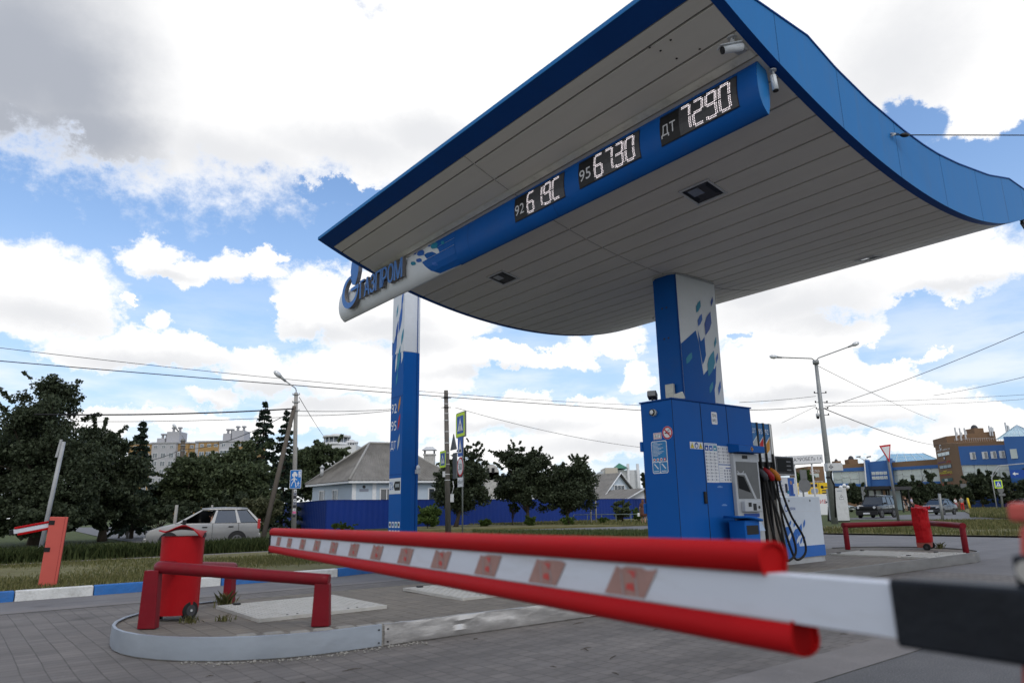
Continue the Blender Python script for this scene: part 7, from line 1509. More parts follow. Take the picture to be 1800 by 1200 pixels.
# white hoarding, yellow banners, folding board
YH = 75.0; a = gnd(1388, YH); o = thing('white_hoarding', 'white hoarding with red letters and an arrow behind the fuel pump', 'hoarding', a); X = lambda px: gnd(px, YH).x - a.x
b = MB(); zt = hz(1440, 868, YH); b.box(0, X(1491), 0, 0.08, 0.12, zt, m_st); b.build('panel', m_st, o); p = Panel((0, -0.004, 0), (1, 0, 0), (0, 0, 1), 0.004); p.text('ИЕ', X(1442.5), hz(1446, 884.5, YH), 0.4, m_rs, 1); p.poly([(X(1452), hz(1446, 884.5, YH)), (X(1456), hz(1446, 882, YH)), (X(1452), hz(1446, 879.5, YH))], m_ink, 1); p.rect(X(1455), zt - 0.15, X(1458), zt - 0.05, m_ink, 1); p.build('lettering', m_rs, o)
for px in (1400, 1440, 1480): b = MB(); b.tube([(X(px), 0.12, 0), (X(px), 0.12, zt - 0.1)], 0.04, 8, m_lgrey); b.build('post', m_lgrey, o)
YB = 78.0; a = gnd(1404, YB); o = thing('yellow_banner', 'yellow advertising banners above the white hoarding', 'banner', a); X = lambda px: gnd(px, YB).x - a.x; m_yb = pm('banner yellow', (0.72, 0.47, 0.02), 0.6, 0, 0.05, 2); zt, zb1 = hz(1440, 848, YB), hz(1440, 869, YB)
for px0, px1 in ((1404, 1425.5), (1426.5, 1443), (1444, 1471)): b = MB(); b.box(X(px0), X(px1), 0, 0.06, zb1, zt, m_yb); b.build('panel', m_yb, o)
p = Panel((0, -0.004, 0), (1, 0, 0), (0, 0, 1), 0.004); p.rect(X(1407), zb1 + 0.05, X(1423), zt - 0.34, m_st, 1); p.disc(X(1412), zb1 + 0.57, 0.3, m_gi, 2); p.disc(X(1419), zb1 + 0.57, 0.27, m_gi, 2); p.rect(X(1429), zt - 0.46, X(1441), zt - 0.11, m_ink, 1); p.rect(X(1429), zb1 + 0.05, X(1441), zt - 0.57, pm('banner tan', (0.45, 0.36, 0.22), 0.7), 1); p.disc(X(1432), zb1 + 0.38, 0.23, m_gi, 2); p.disc(X(1438), zb1 + 0.42, 0.23, m_gi, 2)
p.disc(X(1449), zt - 0.46, 0.17, m_ink, 1); p.poly([(X(1447), zt - 0.5), (X(1451.5), zt - 0.65), (X(1452), zt - 0.38)], m_ink, 1); p.rect(X(1453), zt - 0.53, X(1460), zt - 0.42, m_ink, 1); p.rect(X(1448), zb1 + 0.38, X(1460), zb1 + 0.5, m_ink, 1); p.rect(X(1448), zb1 + 0.11, X(1457), zb1 + 0.23, m_ink, 1); p.build('print', m_ink, o)
b = MB()
for px in (1407, 1441, 1469): b.tube([(X(px), 0.1, 0), (X(px), 0.1, zt)], 0.035, 6, m_lgrey)
b.build('frame', m_lgrey, o)
YA = 52.0; a = gnd(1459, YA); o = thing('folding_board', 'white folding pavement board with upright black lettering', 'sign', a, R(12)); b = MB(); zt = hz(1459, 890, YA)
for s_ in (-1, 1): b.hexa([(-0.17, s_ * 0.22 - 0.02, 0), (0.17, s_ * 0.22 - 0.02, 0), (0.17, s_ * 0.22 + 0.02, 0), (-0.17, s_ * 0.22 + 0.02, 0), (-0.17, -0.02, zt), (0.17, -0.02, zt), (0.17, 0.02, zt), (-0.17, 0.02, zt)], m_under)
b.build('frame', m_under, o); p = Panel((0, -0.245, 0), (1, 0, 0), (0, 0.22 / zt, 1), 0.004); p.rect(-0.14, 0.05, 0.14, zt * 0.97, m_st, 1)
for k, ch in enumerate('ДУБКИ'[::1]): p.text(ch, 0, zt * (0.77 - 0.16 * k), 0.09, m_ink, 2, w=0.13, align='c')
p.build('board_face', m_st, o)

# ------------------------------------------------------------------ cars and people on the right
car('off_road_car', 'black off road car with round headlights and pale roof edge', 'car', at_z(1549, 910, 0) + Vector((0.3, 1.2, 0)), R(-138), m_cblack, **JEEP)
car('saloon_car', 'dark grey saloon facing us behind the thin leaning post', 'car', at_z(1660, 904.5, 0) + Vector((0.2, 1.0, 0)), R(-142), m_cgrey, bumper=m_cgrey, **SEDAN)
car('saloon_car', 'grey green car half hidden by the pale street cabinet', 'car', at_z(1489, 899, 0) + Vector((-0.5, 1, 0)), R(-60), m_cgreen, **SEDAN)
car('saloon_car', 'white car parked just behind the black off road car', 'car', at_z(1580, 896.5, 0), R(-160), m_cwhite, **SEDAN)
car('saloon_car', 'pale car half hidden by the salmon barrier housing', 'car', at_z(1797, 893.5, 0), R(-160), m_silver, **WAGON)
def pers(lab, px, py, hpx, face, **k):
    q = at_z(px, py, 0); person(lab, q, face, hpx * q.y / 1262 * 1.0, **k)
pers('person in a black dress standing behind the black off road car', 1594, 898, 25, R(10), top=(0.015, 0.015, 0.018), dress=0.8, hair=(0.1, 0.05, 0.03), long_hair=True)
pers('person in a lilac shirt and dark trousers beside the black dress', 1605, 898, 24, R(40), top=(0.42, 0.4, 0.55), legs=(0.02, 0.02, 0.03), hair=(0.05, 0.03, 0.02), stride=0.05)
pers('person in a grey vest and red trousers behind the dark saloon', 1693, 898, 25, R(160), top=(0.25, 0.26, 0.26), legs=(0.55, 0.03, 0.03), stride=0.1)
pers('person in a white shirt partly behind the rear of the dark saloon', 1682, 897, 22, R(20), top=(0.68, 0.68, 0.7), legs=(0.1, 0.1, 0.12))
pers('person in dark clothes crouched in the gap left of the black off road car', 1516, 898, 16, R(60), top=(0.03, 0.03, 0.03), legs=(0.35, 0.33, 0.3), stride=0.2)
# give way sign on a leaning post, thin post, bollard, far signs
YG = 40.0; g = at_z(1580, 919, 0.06); c = pt(1562, 812, g.y); o = thing('sign_post', 'leaning grey post of the give way sign', 'pole', g); d = c - g; b = MB(); b.tube([(0, 0, 0), d * 1.16], 0.075, 10, m_sback); b.build('pole', m_sback, o)
zc = hz(1561, 797, g.y); sgn = thing('traffic_sign', 'give way triangle on the leaning post before the shelter', 'traffic sign', g + d * 1.0); b = MB(); hw = 10.5 / 1262 * g.y; hh = 15.5 / 1262 * g.y
lz = zc - (g + d).z; rings = [[(x_, -0.09 - dd, lz + z_) for x_, z_ in ((-hw, hh), (hw, hh), (0, -hh))] for dd in (-0.03, 0.0)]; b.loft(rings, m_sback, True, True, False); b.build('backing', m_sback, sgn, rot=(0, R(-7), 0))
p = Panel((0, -0.092, lz), (1, 0, 0), (0, 0, 1), 0.004); p.poly([(-hw, hh), (0, -hh), (hw, hh)], m_rs, 1); p.poly([(-hw * 0.72, hh * 0.80), (0, -hh * 0.62), (hw * 0.72, hh * 0.80)], m_st, 2); p.build('sign_face', m_rs, sgn).rotation_euler = (0, R(-7), 0)
post('thin_post', 'thin leaning grey post in front of the dark saloon', 1658, 919, 1651, 867, at_z(1658, 919, 0).y, 0.085, m_pole_m, square=True)
g = at_z(1706, 896, 0.1); o = thing('bollard', 'yellow bollard post on the grass island edge', 'bollard', g); b = MB(); b.tube([(0, 0, 0), (-0.15, 0, 20 / 1262 * g.y)], 0.12, 10, pm('yellow post paint', (0.65, 0.45, 0.03), 0.5)); b.build('shaft', None, o); b = MB(); b.ball((-0.15, 0, 20 / 1262 * g.y), 0.125, None, 0.08, m_yl, 8); b.build('cap', m_yl, o)
g = at_z(1762, 890, 0.1); Yg_ = min(g.y, 105); g = gnd(1762, Yg_); o = thing('sign_post', 'far post with a crossing sign and two sign backs on the grass island', 'pole', g); c = pt(1757, 842, Yg_) - g; b = MB(); b.tube([(0, 0, 0), c], 0.14, 8, m_pole_m); b.build('pole', m_pole_m, o)
s_ = 7.6 / 1262 * Yg_; boxed_sign('far yellow bordered crossing sign above the grass island', g, Vector((-0.3, -0.3, 0)), hz(1757, 850.5, Yg_), s_, s_ * 0.86, lambda p, z: crossing_face(p, 0, z, s_ * 0.93), n_=Vector((0, -1, 0)))
s2 = 5.5 / 1262 * Yg_; boxed_sign('grey back of a round sign under the far crossing sign', g, Vector((-0.1, -0.3, 0)), hz(1758, 860.5, Yg_), s2, s2, None, shape='disc', n_=Vector((0, -1, 0))); boxed_sign('grey back of a wide plate under the far round sign', g, Vector((0, -0.3, 0)), hz(1759, 869, Yg_), s2, s2 * 0.4, None, n_=Vector((0, -1, 0)))
Yq = 112; g = gnd(1702, Yq); o = thing('sign_post', 'far post with a pale rectangular sign back near the red trousers', 'pole', g); b = MB(); b.tube([(0, 0, 0), (-0.5, 0, hz(1696, 851, Yq))], 0.13, 8, m_pole_m); b.build('pole', m_pole_m, o); boxed_sign('pale rectangular sign back above the yellow bollard', g, Vector((-0.45, -0.3, 0)), hz(1696, 857, Yq), 0.46, 0.62, None, n_=Vector((0, -1, 0)))
g = gnd(1730, 120); o = thing('thin_post', 'far thin white tipped post before the hedge', 'post', g); b = MB(); b.tube([(0, 0, 0), (-0.7, 0, hz(1723, 853, 120))], 0.1, 6, m_pole_m); b.build('pole', m_pole_m, o); b = MB(); b.box(-0.95, -0.5, -0.15, 0.1, hz(1723, 855, 120), hz(1723, 850, 120), m_st); b.build('tip', m_st, o)
g = gnd(1519, 88); o = thing('sign_post', 'far post with give way and round sign backs left of the shelter', 'pole', g); b = MB(); b.tube([(0, 0, 0), (0, 0, hz(1518, 856, 88))], 0.08, 6, m_pole_m); b.build('pole', m_pole_m, o); boxed_sign('far grey triangular sign back left of the shelter', g, Vector((0, -0.2, 0)), hz(1518, 859.5, 88), 0.26, 0.28, None, shape='yield', n_=Vector((0, -1, 0))); boxed_sign('far grey round sign back left of the shelter', g, Vector((0, -0.2, 0)), hz(1519, 867, 88), 0.23, 0.25, None, shape='disc', n_=Vector((0, -1, 0)))
# far lamps
for lab, px0, px1, py1, Yq, heads in (('far twin street lamp before the blue glass roof', 1526, 1519, 808, 105, ((1509, 803), (1527, 803))), ('far lamp post with a bunch of white globes near the brick shop', 1484, 1484, 858, 85, ((1478, 856), (1484, 853), (1490, 856)))):
    g = gnd(px0, Yq); o = thing('street_lamp', lab, 'street lamp', g); c = pt(px1, py1, Yq) - g; b = MB(); b.tube([(0, 0, 0), c], [0.13, 0.08], 8, m_lgrey); b.build('pole', m_lgrey, o)
    for hx, hy in heads:
        h = pt(hx, hy, Yq) - g; b = MB(); b.tube([c, h], 0.05, 6, m_lgrey)
        if 'globes' in lab: b.ball(h, 0.22, None, None, m_st, 12)
        else: b.tube([h - Vector((0.3, 0, 0)), h + Vector((0.3, 0, 0.1))], [0.09, 0.13], 8, m_lampbody)
        b.build('lamp_head', m_lgrey, o)
g = gnd(1752, 90); o = thing('sign_gantry', 'thin curved sign gantry with a blue direction panel', 'gantry', g); X = lambda px: gnd(px, 90).x - g.x; b = MB(); b.tube([(0, 0, 0), (X(1752), 0, hz(1752, 840, 90)), (X(1757), 0, hz(1757, 828, 90)), (X(1768), 0, hz(1768, 818, 90)), (X(1850), 0, hz(1850, 811, 90))], 0.06, 8, m_grey); b.tube([(X(1752), 0, hz(1752, 840, 90)), (X(1772), 0, hz(1772, 818, 90))], 0.04, 6, m_grey); b.build('mast', m_lgrey, o)
b = MB(); b.box(X(1785), X(1860), -0.15, -0.05, hz(1810, 839, 90), hz(1810, 825, 90), m_dblue); b.build('panel', m_dblue, o); p = Panel((X(1785), -0.155, hz(1810, 839, 90)), (1, 0, 0), (0, 0, 1), 0.005); p.poly([(0.25, 0.5), (0.6, 0.72), (0.6, 0.57), (1.0, 0.57), (1.0, 0.43), (0.6, 0.43), (0.6, 0.28)], m_st, 1); p.build('arrow', m_st, o)
# bus shelter
YU = 92; a = gnd(1531, YU); o = thing('bus_shelter', 'dark framed glazed bus shelter behind the black off road car', 'shelter', a); X = lambda px: gnd(px, YU).x - a.x; zt = hz(1560, 856, YU); b = MB(); b.box(X(1528), X(1562), -1.2, 1.2, zt - 0.25, zt + 0.15, m_under); b.box(X(1560), X(1598), -1.2, 1.2, zt - 0.35, zt + 0.05, m_dark); b.build('roof', m_under, o)
b = MB()
for px in (1535, 1548, 1560, 1568, 1594):
    for ya in (-0.9, 0.85): b = MB(); b.box(X(px) - 0.08, X(px) + 0.08, ya, ya + 0.15, 0, zt - 0.2, m_under); b.build('post', m_under, o)
b = MB(); b.box(X(1536), X(1559), 0.9, 0.94, 0.5, zt - 0.35, pm('shelter glass', (0.42, 0.47, 0.48), 0.15, spec=0.8)); b.box(X(1569), X(1593), 0.9, 0.94, 0.3, zt - 0.4, pm('shelter poster glass', (0.16, 0.24, 0.27), 0.15, spec=0.8)); b.build('glazing', m_fwin, o)

# ------------------------------------------------------------------ shopping centre
m_brown = pm('brown brick', (0.20, 0.125, 0.075), 0.9, 0, 0.12, 0.3); m_mblue = pm('blue cladding', (0.035, 0.12, 0.34), 0.5, 0, 0.08, 0.2, coat=0.1); m_mdk = pm('navy band', (0.015, 0.045, 0.15), 0.5); m_curt = pm('curtain wall glass', (0.42, 0.48, 0.46), 0.12, 0, 0.25, 0.25, spec=0.9); m_mull = pm('mullion', (0.6, 0.62, 0.62), 0.5); m_pyr = pm('blue roof glazing', (0.22, 0.42, 0.52), 0.15, 0, 0.15, 0.1, spec=0.9); m_pyrbar = pm('roof glazing bar', (0.5, 0.62, 0.68), 0.5)
def facade(o, pa, pb, Ya, Yb, rows, depth=14, mull=True):
    """rows: (y at left, y at right, next y ..., material); bands between two image heights at both ends of a straight front"""
    A, B = gnd(pa, Ya) - Vector(o.location), gnd(pb, Yb) - Vector(o.location); t = (B - A).normalized(); nn = Vector((t.y, -t.x, 0))
    for nm, (ya0, ya1), (yb0, yb1), m, out in rows:
        za0, za1 = hz(pa, ya0, Ya), (hz(pa, ya1, Ya) if ya1 else 0); zb0, zb1_ = hz(pb, yb0, Yb), (hz(pb, yb1, Yb) if yb1 else 0); b = MB(); f = nn * out
        b.hexa([A + f + Vector((0, 0, za1)), B + f + Vector((0, 0, zb1_)), B - nn * depth + Vector((0, 0, zb1_)), A - nn * depth + Vector((0, 0, za1)), A + f + Vector((0, 0, za0)), B + f + Vector((0, 0, zb0)), B - nn * depth + Vector((0, 0, zb0)), A - nn * depth + Vector((0, 0, za0))], m); w = b.build(nm, m, o)
        if nm == 'glazing':
            b = MB(); L_ = (B - A).length; n = int(L_ / 1.6); rm = random.Random(int(pa))
            for k in range(n + 1):
                q = A + t * (L_ * k / n) + nn * (out + 0.05); s = k / n; b.tube([q + Vector((0, 0, za1 + (zb1_ - za1) * s)), q + Vector((0, 0, za0 + (zb0 - za0) * s))], 0.05, 4, m_mull)
                if k < n and rm.random() < 0.55:
                    zz = za1 + (za0 - za1) * rm.choice((0.35, 0.5, 0.65)); q2 = A + t * (L_ * (k + 1) / n) + nn * (out + 0.05); b.tube([q + Vector((0, 0, zz)), q2 + Vector((0, 0, zz))], 0.05, 4, m_mull)
            b.build('mullion', m_mull, w)
    return A, B, t, nn
o = thing('shopping_centre', 'blue and brown shopping centre with glass roofs and shop signs on a brick tower', 'building', gnd(1471, 150)); O = Vector(o.location)
facade(o, 1471, 1532, 150, 147, [('parapet', (817, 824), (813, 820), m_brown, 0.1), ('band', (824, 829), (820, 827), m_mblue, 0.3), ('glazing', (829, 849), (827, 850), m_curt, 0), ('band', (849, 854), (850, 855), m_mblue, 0.3), ('wall', (854, 0), (855, 0), m_brown, -0.4)])
A, B, t, nn = facade(o, 1532, 1578, 147, 144, [('entrance_wall', (812, 855), (808, 853), m_mblue, 0.6), ('band', (855, 858), (853, 857), m_mdk, 0.8), ('wall', (858, 0), (857, 0), m_brown, -0.4)])
b = MB(); L_ = (B - A).length
for s0, s1, yt, px, Yq in ((-0.02, 0.13, 808, 1534, 147), (0.87, 1.02, 805, 1574, 144)):
    b.hexa([A + t * (L_ * s0) + nn * 1.2, A + t * (L_ * s1) + nn * 1.2, A + t * (L_ * s1) - nn, A + t * (L_ * s0) - nn] + [q + Vector((0, 0, hz(px, yt, Yq))) for q in (A + t * (L_ * s0) + nn * 1.2, A + t * (L_ * s1) + nn * 1.2, A + t * (L_ * s1) - nn, A + t * (L_ * s0) - nn)], m_mblue)
b.build('fin', m_mblue, o)
for r_i, yy in enumerate((831, 839)):
    for k in range(4):
        q = A + t * (L_ * (0.27 + 0.155 * k)) + nn * 0.62; z = hz(1556, yy, 145); b = MB(); e = Vector((0, 0, 0.3)); b.hexa([q - t * 0.32 - e, q + t * 0.32 - e, q + t * 0.32 + nn * 0.06 - e, q - t * 0.32 + nn * 0.06 - e, q - t * 0.32 + e, q + t * 0.32 + e, q + t * 0.32 + nn * 0.06 + e, q - t * 0.32 + nn * 0.06 + e], m_fwhite); w = b.build('window', m_fwhite, o, loc=(0, 0, z)); 
        b = MB(); b.hexa([q + nn * 0.061 - t * 0.2 - e * 0.6, q + nn * 0.061 + t * 0.2 - e * 0.6, q + nn * 0.07 + t * 0.2 - e * 0.6, q + nn * 0.07 - t * 0.2 - e * 0.6, q + nn * 0.061 - t * 0.2 + e * 0.6, q + nn * 0.061 + t * 0.2 + e * 0.6, q + nn * 0.07 + t * 0.2 + e * 0.6, q + nn * 0.07 - t * 0.2 + e * 0.6], m_curt); b.build('pane', m_curt, w)
facade(o, 1578, 1664, 144, 137, [('parapet', (812, 821), (806, 816), m_brown, 0.1), ('band', (821, 826), (816, 822), m_mblue, 0.3), ('glazing', (826, 848), (822, 845), m_curt, 0), ('band', (848, 853), (845, 849), m_mblue, 0.3), ('wall', (853, 0), (849, 0), m_brown, -0.4)])
def glassroof(px, Yq, base, topq):
    P4 = [pt(a_, c_, Yq + dy) - O for a_, c_, dy in base]; T4 = [pt(a_, c_, Yq + dy) - O for a_, c_, dy in topq]; b = MB(); n = len(P4); m_ = len(T4)
    if m_ == 1: b.add(P4 + T4, [(i, (i + 1) % n, n) for i in range(n)], m_pyr)
    else: b.hexa(P4 + T4, m_pyr)
    w = b.build('glass_roof', m_pyr, o); b = MB()
    for i in range(n):
        a_, c_ = P4[i], P4[(i + 1) % n]; e_, f_ = (T4[0], T4[0]) if m_ == 1 else (T4[i], T4[(i + 1) % n])
        for k in range(7): s = k / 6; b.tube([a_.lerp(c_, s), e_.lerp(f_, s)], 0.09, 4, m_pyrbar)
        for k in (0.33, 0.66): b.tube([a_.lerp(e_, k), c_.lerp(f_, k)], 0.07, 4, m_pyrbar)
    b.build('glazing_bar', m_pyrbar, w)
glassroof(1590, 146, [(1536, 814, 0), (1652, 809, 0), (1652, 808, 22), (1536, 813, 22)], [(1556, 798, 8), (1622, 796, 8), (1622, 796, 14), (1556, 798, 14)])
# brick tower with shop signs
YT0, YT1 = 134, 122; facade(o, 1660, 1705, YT0, YT1, [('tower_wall', (778, 0), (778, 0), m_brown, 0.0)], 10)
A, B = gnd(1660, YT0) - O, gnd(1705, YT1) - O; t = (B - A).normalized(); nn = Vector((t.y, -t.x, 0)); LT = (B - A).length
p = Panel(A + nn * 0.06, t, (0, 0, 1), 0.02); zt_ = lambda y: hz(1674, y, 130); s = lambda f: LT * f
p.ring(s(0.25), zt_(784.5), 0.32, 0.5, m_st, 1, 20, 340)
m_pur = pm('purple sign', (0.10, 0.03, 0.22), 0.5); m_ysign = pm('yellow sign letters', (0.75, 0.62, 0.03), 0.5)
for f0, f1 in ((0.07, 0.28), (0.33, 0.62)): p.text('МИР' if f0 < 0.2 else 'МЕБЕЛИ', s(f0), zt_(791.5), 0.24, m_st, 1, w=s(f1 - f0))
p.rect(s(0.08), zt_(800.5), s(0.58), zt_(794.5), m_fwin, 1); [p.rect(s(0.09 + 0.165 * k), zt_(800), s(0.235 + 0.165 * k), zt_(795), m_curt, 2) for k in range(3)]
p.disc(s(0.34), zt_(804.5), 0.38, m_ink, 1); p.poly([(s(0.34) - 0.28, zt_(804.5)), (s(0.34), zt_(804.5) - 0.28), (s(0.34) + 0.28, zt_(804.5)), (s(0.34), zt_(804.5) + 0.28)], m_st, 2)
p.text('apteka', s(0.02), zt_(813.5), 0.42, m_pur, 1, w=s(0.36)); p.text('.ru', s(0.40), zt_(813.5), 0.38, m_rs, 1, w=s(0.16))
p.rect(s(0.08), zt_(822.5), s(0.58), zt_(816.5), m_fwin, 1); [p.rect(s(0.09 + 0.165 * k), zt_(822), s(0.235 + 0.165 * k), zt_(817), m_curt, 2) for k in range(3)]
p.text('ЛОМБАРД', s(0.02), zt_(832.5), 0.42, m_ysign, 1, w=s(0.54)); p.rect(s(0.2), zt_(827.5), s(0.36), zt_(826.6), m_ysign, 1); p.rect(s(0.02), zt_(834.2), s(0.54), zt_(833.5), m_rd, 1)
p.rect(s(0.08), zt_(845.5), s(0.54), zt_(840), pm('dark green sign', (0.05, 0.1, 0.09), 0.5), 1); p.rect(s(0.22), zt_(845), s(0.34), zt_(840.5), m_curt, 2); p.rect(s(0.08), zt_(854), s(0.5), zt_(849.5), pm('brick red sign', (0.3, 0.05, 0.03), 0.6), 1)
p.build('shop_sign', m_st, o)
facade(o, 1703, 1790, 122, 116, [('parapet', (778, 784), (774, 781), m_brown, 0.1), ('wall_cladding', (784, 817), (781, 816), m_mblue, 0.3), ('glazing', (817, 840), (816, 839), m_curt, 0.0), ('wall', (840, 0), (839, 0), m_mdk, -0.3)])
A, B = gnd(1703, 122) - O, gnd(1790, 116) - O; t = (B - A).normalized(); nn = Vector((t.y, -t.x, 0)); LW = (B - A).length
for px in (1728, 1750, 1765.5, 1780.5):
    q = A + t * (LW * (px - 1703) / 87) + nn * 0.36; z0, z1 = hz(px, 806, 119), hz(px, 793.5, 119); b = MB(); b.hexa([q - t * 0.42, q + t * 0.42, q + t * 0.42 + nn * 0.08, q - t * 0.42 + nn * 0.08] + [x_ + Vector((0, 0, z1 - z0)) for x_ in (q - t * 0.42, q + t * 0.42, q + t * 0.42 + nn * 0.08, q - t * 0.42 + nn * 0.08)], m_fwhite); w = b.build('window', m_fwhite, o, loc=(0, 0, z0))
    b = MB(); e0 = Vector((0, 0, 0.08)); e1 = Vector((0, 0, z1 - z0 - 0.08)); b.hexa([q + nn * 0.081 - t * 0.04 + e0, q + nn * 0.081 + t * 0.34 + e0, q + nn * 0.09 + t * 0.34 + e0, q + nn * 0.09 - t * 0.04 + e0] + [q + nn * 0.081 - t * 0.04 + e1, q + nn * 0.081 + t * 0.34 + e1, q + nn * 0.09 + t * 0.34 + e1, q + nn * 0.09 - t * 0.04 + e1], m_fwin); b.build('pane', m_fwin, w)
facade(o, 1787, 1900, 114, 108, [('corner_tower', (767, 0), (764, 0), m_mblue, 0.5)])
A, B = gnd(1787, 114) - O, gnd(1900, 108) - O; t = (B - A).normalized(); nn = Vector((t.y, -t.x, 0)); b = MB(); q = A + t * 0.9 + nn * 0.56; b.hexa([q - t * 0.3, q + t * 0.6, q + t * 0.6 + nn * 0.08, q - t * 0.3 + nn * 0.08] + [x_ + Vector((0, 0, 1.5)) for x_ in (q - t * 0.3, q + t * 0.6, q + t * 0.6 + nn * 0.08, q - t * 0.3 + nn * 0.08)], m_curt); b.build('window', m_curt, o, loc=(0, 0, hz(1798, 806, 114)))
glassroof(1800, 118, [(1752, 772, 0), (1840, 770, -4), (1840, 770, 12), (1752, 772, 12)], [(1787, 747, 5)])
# upper brick storey with dome and aerials
facade(o, 1683, 1772, 130, 128, [('upper_storey', (766, 780), (757, 776), m_brown, 0)], 8); A = gnd(1716, 129) - O
q = pt(1723, 765, 129) - O; b = MB(); b.box(q.x - 0.9, q.x + 0.8, 0 + q.y, q.y + 3, q.z - 1.5, hz(1723, 752, 129), m_brown); b.ball((q.x, q.y + 1.3, hz(1723, 752, 129)), 0.6, 0.6, 0.75, m_dark, 12); b.build('roof_turret', m_brown, o)
b = MB()
for px, y0, y1 in ((1681, 768, 751), (1689, 768, 752), (1697, 766, 752), (1740, 760, 748), (1744, 760, 750), (1769, 757, 742), (1772, 757, 747)):
    q = pt(px, y0, 128) - O; b.box(q.x - 0.09, q.x + 0.09, q.y - 0.1, q.y + 0.1, q.z - 0.6, hz(px, y1, 128), m_lgrey); b.box(q.x + 0.1, q.x + 0.3, q.y - 0.1, q.y + 0.1, q.z + 0.2, q.z + 0.9, m_lgrey)
b.build('aerial', m_lgrey, o)
b = MB(); A, B = pt(1664, 776.5, 131) - O, pt(1780, 774, 121) - O; n = 30
for k in range(n + 1): q = A.lerp(B, k / n); b.tube([q, q + Vector((0, 0, 0.55))], 0.025, 4, m_lgrey)
b.tube([A + Vector((0, 0, 0.55)), B + Vector((0, 0, 0.55))], 0.025, 4, m_lgrey); b.build('roof_railing', m_lgrey, o)
b = MB(); q = pt(1661, 777, 132) - O; b.tube([q, q + Vector((0, 0, 0.5))], 0.05, 6, m_dark); b.ball(q + Vector((0, -0.1, 0.55)), 0.32, 0.12, 0.42, m_dark, 12); b.build('satellite_dish', m_dark, o)
for px, w_, y0, y1 in ((1474.5, 4.5, 817, 808), (1501, 8, 816, 805)):
    q = pt(px, y0, 151) - O; hw = w_ / 1262 * 151; z1 = hz(px, y1, 151); b = MB(); b.box(q.x - hw, q.x + hw, q.y, q.y + 2, q.z - 0.5, z1 - 0.2, m_brown); b.ball((q.x, q.y + 1, z1 - 0.1), hw * 0.6, hw * 0.6, hw * 0.75, m_dark, 12); b.build('roof_turret', m_brown, o)
# brick shop at the far left of the centre
a = gnd(1427, 118); o = thing('brick_shop', 'small brown brick shop with two rows of pale lettering', 'building', a); X = lambda px: gnd(px, 118).x - a.x; b = MB(); b.box(0, X(1456), 0, 8, 0, hz(1442, 819, 118), m_brown); b.build('wall', m_brown, o); p = Panel((0, -0.02, 0), (1, 0, 0), (0, 0, 1), 0.01); p.text('ЧИСТКА', X(1429.5), hz(1440, 829.5, 118), 0.42, m_st, 1, w=X(1448) - X(1429.5)); p.rect(X(1431), hz(1440, 838, 118), X(1446), hz(1440, 831.5, 118), m_curt, 1); p.text('ХИМЧИСТКА', X(1430), hz(1440, 847.5, 118), 0.26, m_st, 1, w=X(1452) - X(1430)); p.build('shop_sign', m_st, o)

# ------------------------------------------------------------------ overhead wires
m_wire = pm('black wire', (0.015, 0.015, 0.017), 0.6)
def wire(lab, p0, p1, r=0.016, sag=0.0, dark=True):
    a, c = pt(*p0), pt(*p1); o = thing('overhead_wire', lab, 'wire', a, 0, 'overhead wires'); b = MB(); d = c - a; n = 16; b.tube([d * (k / n) - Vector((0, 0, sag * 4 * (k / n) * (1 - k / n))) for k in range(n + 1)], r, 5, m_wire); b.build('cable', m_wire, o); return o
wire('thick long wire passing behind the pylon to the cabinet', (-60, 629, 30), (1128, 721, 44), 0.022, 0.1)
wire('thin wire just above the thick long wire', (-60, 604, 30), (690, 683, 38), 0.014, 0.1)
wire('thin wire from the pylon past the pole top towards the cabinet', (690, 683, 38), (1128, 712, 48), 0.014, 0.1)
wire('thick twisted cable from the largest tree to the zone sign lamp', (60, 728, 30), (517, 718, 34.8), 0.034, 0.12); wire('thin wire just below the thick twisted cable', (100, 740, 32), (517, 732, 34.8), 0.014, 0.1)
wire('thin wire from the zone sign lamp to the pylon', (523, 722, 35), (690, 719, 36), 0.014, 0.06); wire('second thin wire from the zone sign lamp to the pylon', (523, 730, 35), (690, 721, 36), 0.014, 0.08)
wire('steep wire dropping from the zone sign lamp to the hipped house', (526, 698, 35), (568, 765, 60), 0.016, 0.05); wire('wire from the distant lamp up to the zone sign lamp', (322, 789, 62), (516, 722, 35), 0.022, 0.5); wire('wire from the distant lamp down into the bushy tree', (318, 790, 62), (215, 818, 45), 0.024, 0.2)
wire('thin diagonal wire from above the crossing sign to the cabinet side', (800, 716, 45), (1128, 786, 60), 0.016, 0.3)
wire('wire from the cabinet to the twin lamp', (1300, 720, 40), (1434, 712, 45), 0.02, 0.1); wire('upper wire from the cabinet to the twin lamp', (1300, 707, 40), (1434, 696, 45), 0.014, 0.05); wire('faint slanting wire left of the twin lamp', (1374, 743, 60), (1434, 714, 45), 0.014, 0.0)
wire('long wire falling right from the twin lamp top', (1438, 643, 45), (1645, 739, 90), 0.018, 0.2); wire('long dark wire falling from the twin lamp to the brick tower', (1449, 718, 45), (1662, 783, 128), 0.03, 0.6); wire('wire rising steeply away from the twin lamp crossarm', (1448, 717, 45), (1850, 561, 30), 0.016, 0.2); wire('wire rising gently beyond the twin lamp', (1640, 695, 60), (1850, 650, 35), 0.016, 0.1)
wire('upper of two nearly level wires past the twin lamp', (1449, 708, 45), (1850, 690, 60), 0.014, 0.1); wire('lower of two nearly level wires past the twin lamp', (1449, 713, 45), (1850, 697, 60), 0.014, 0.2)
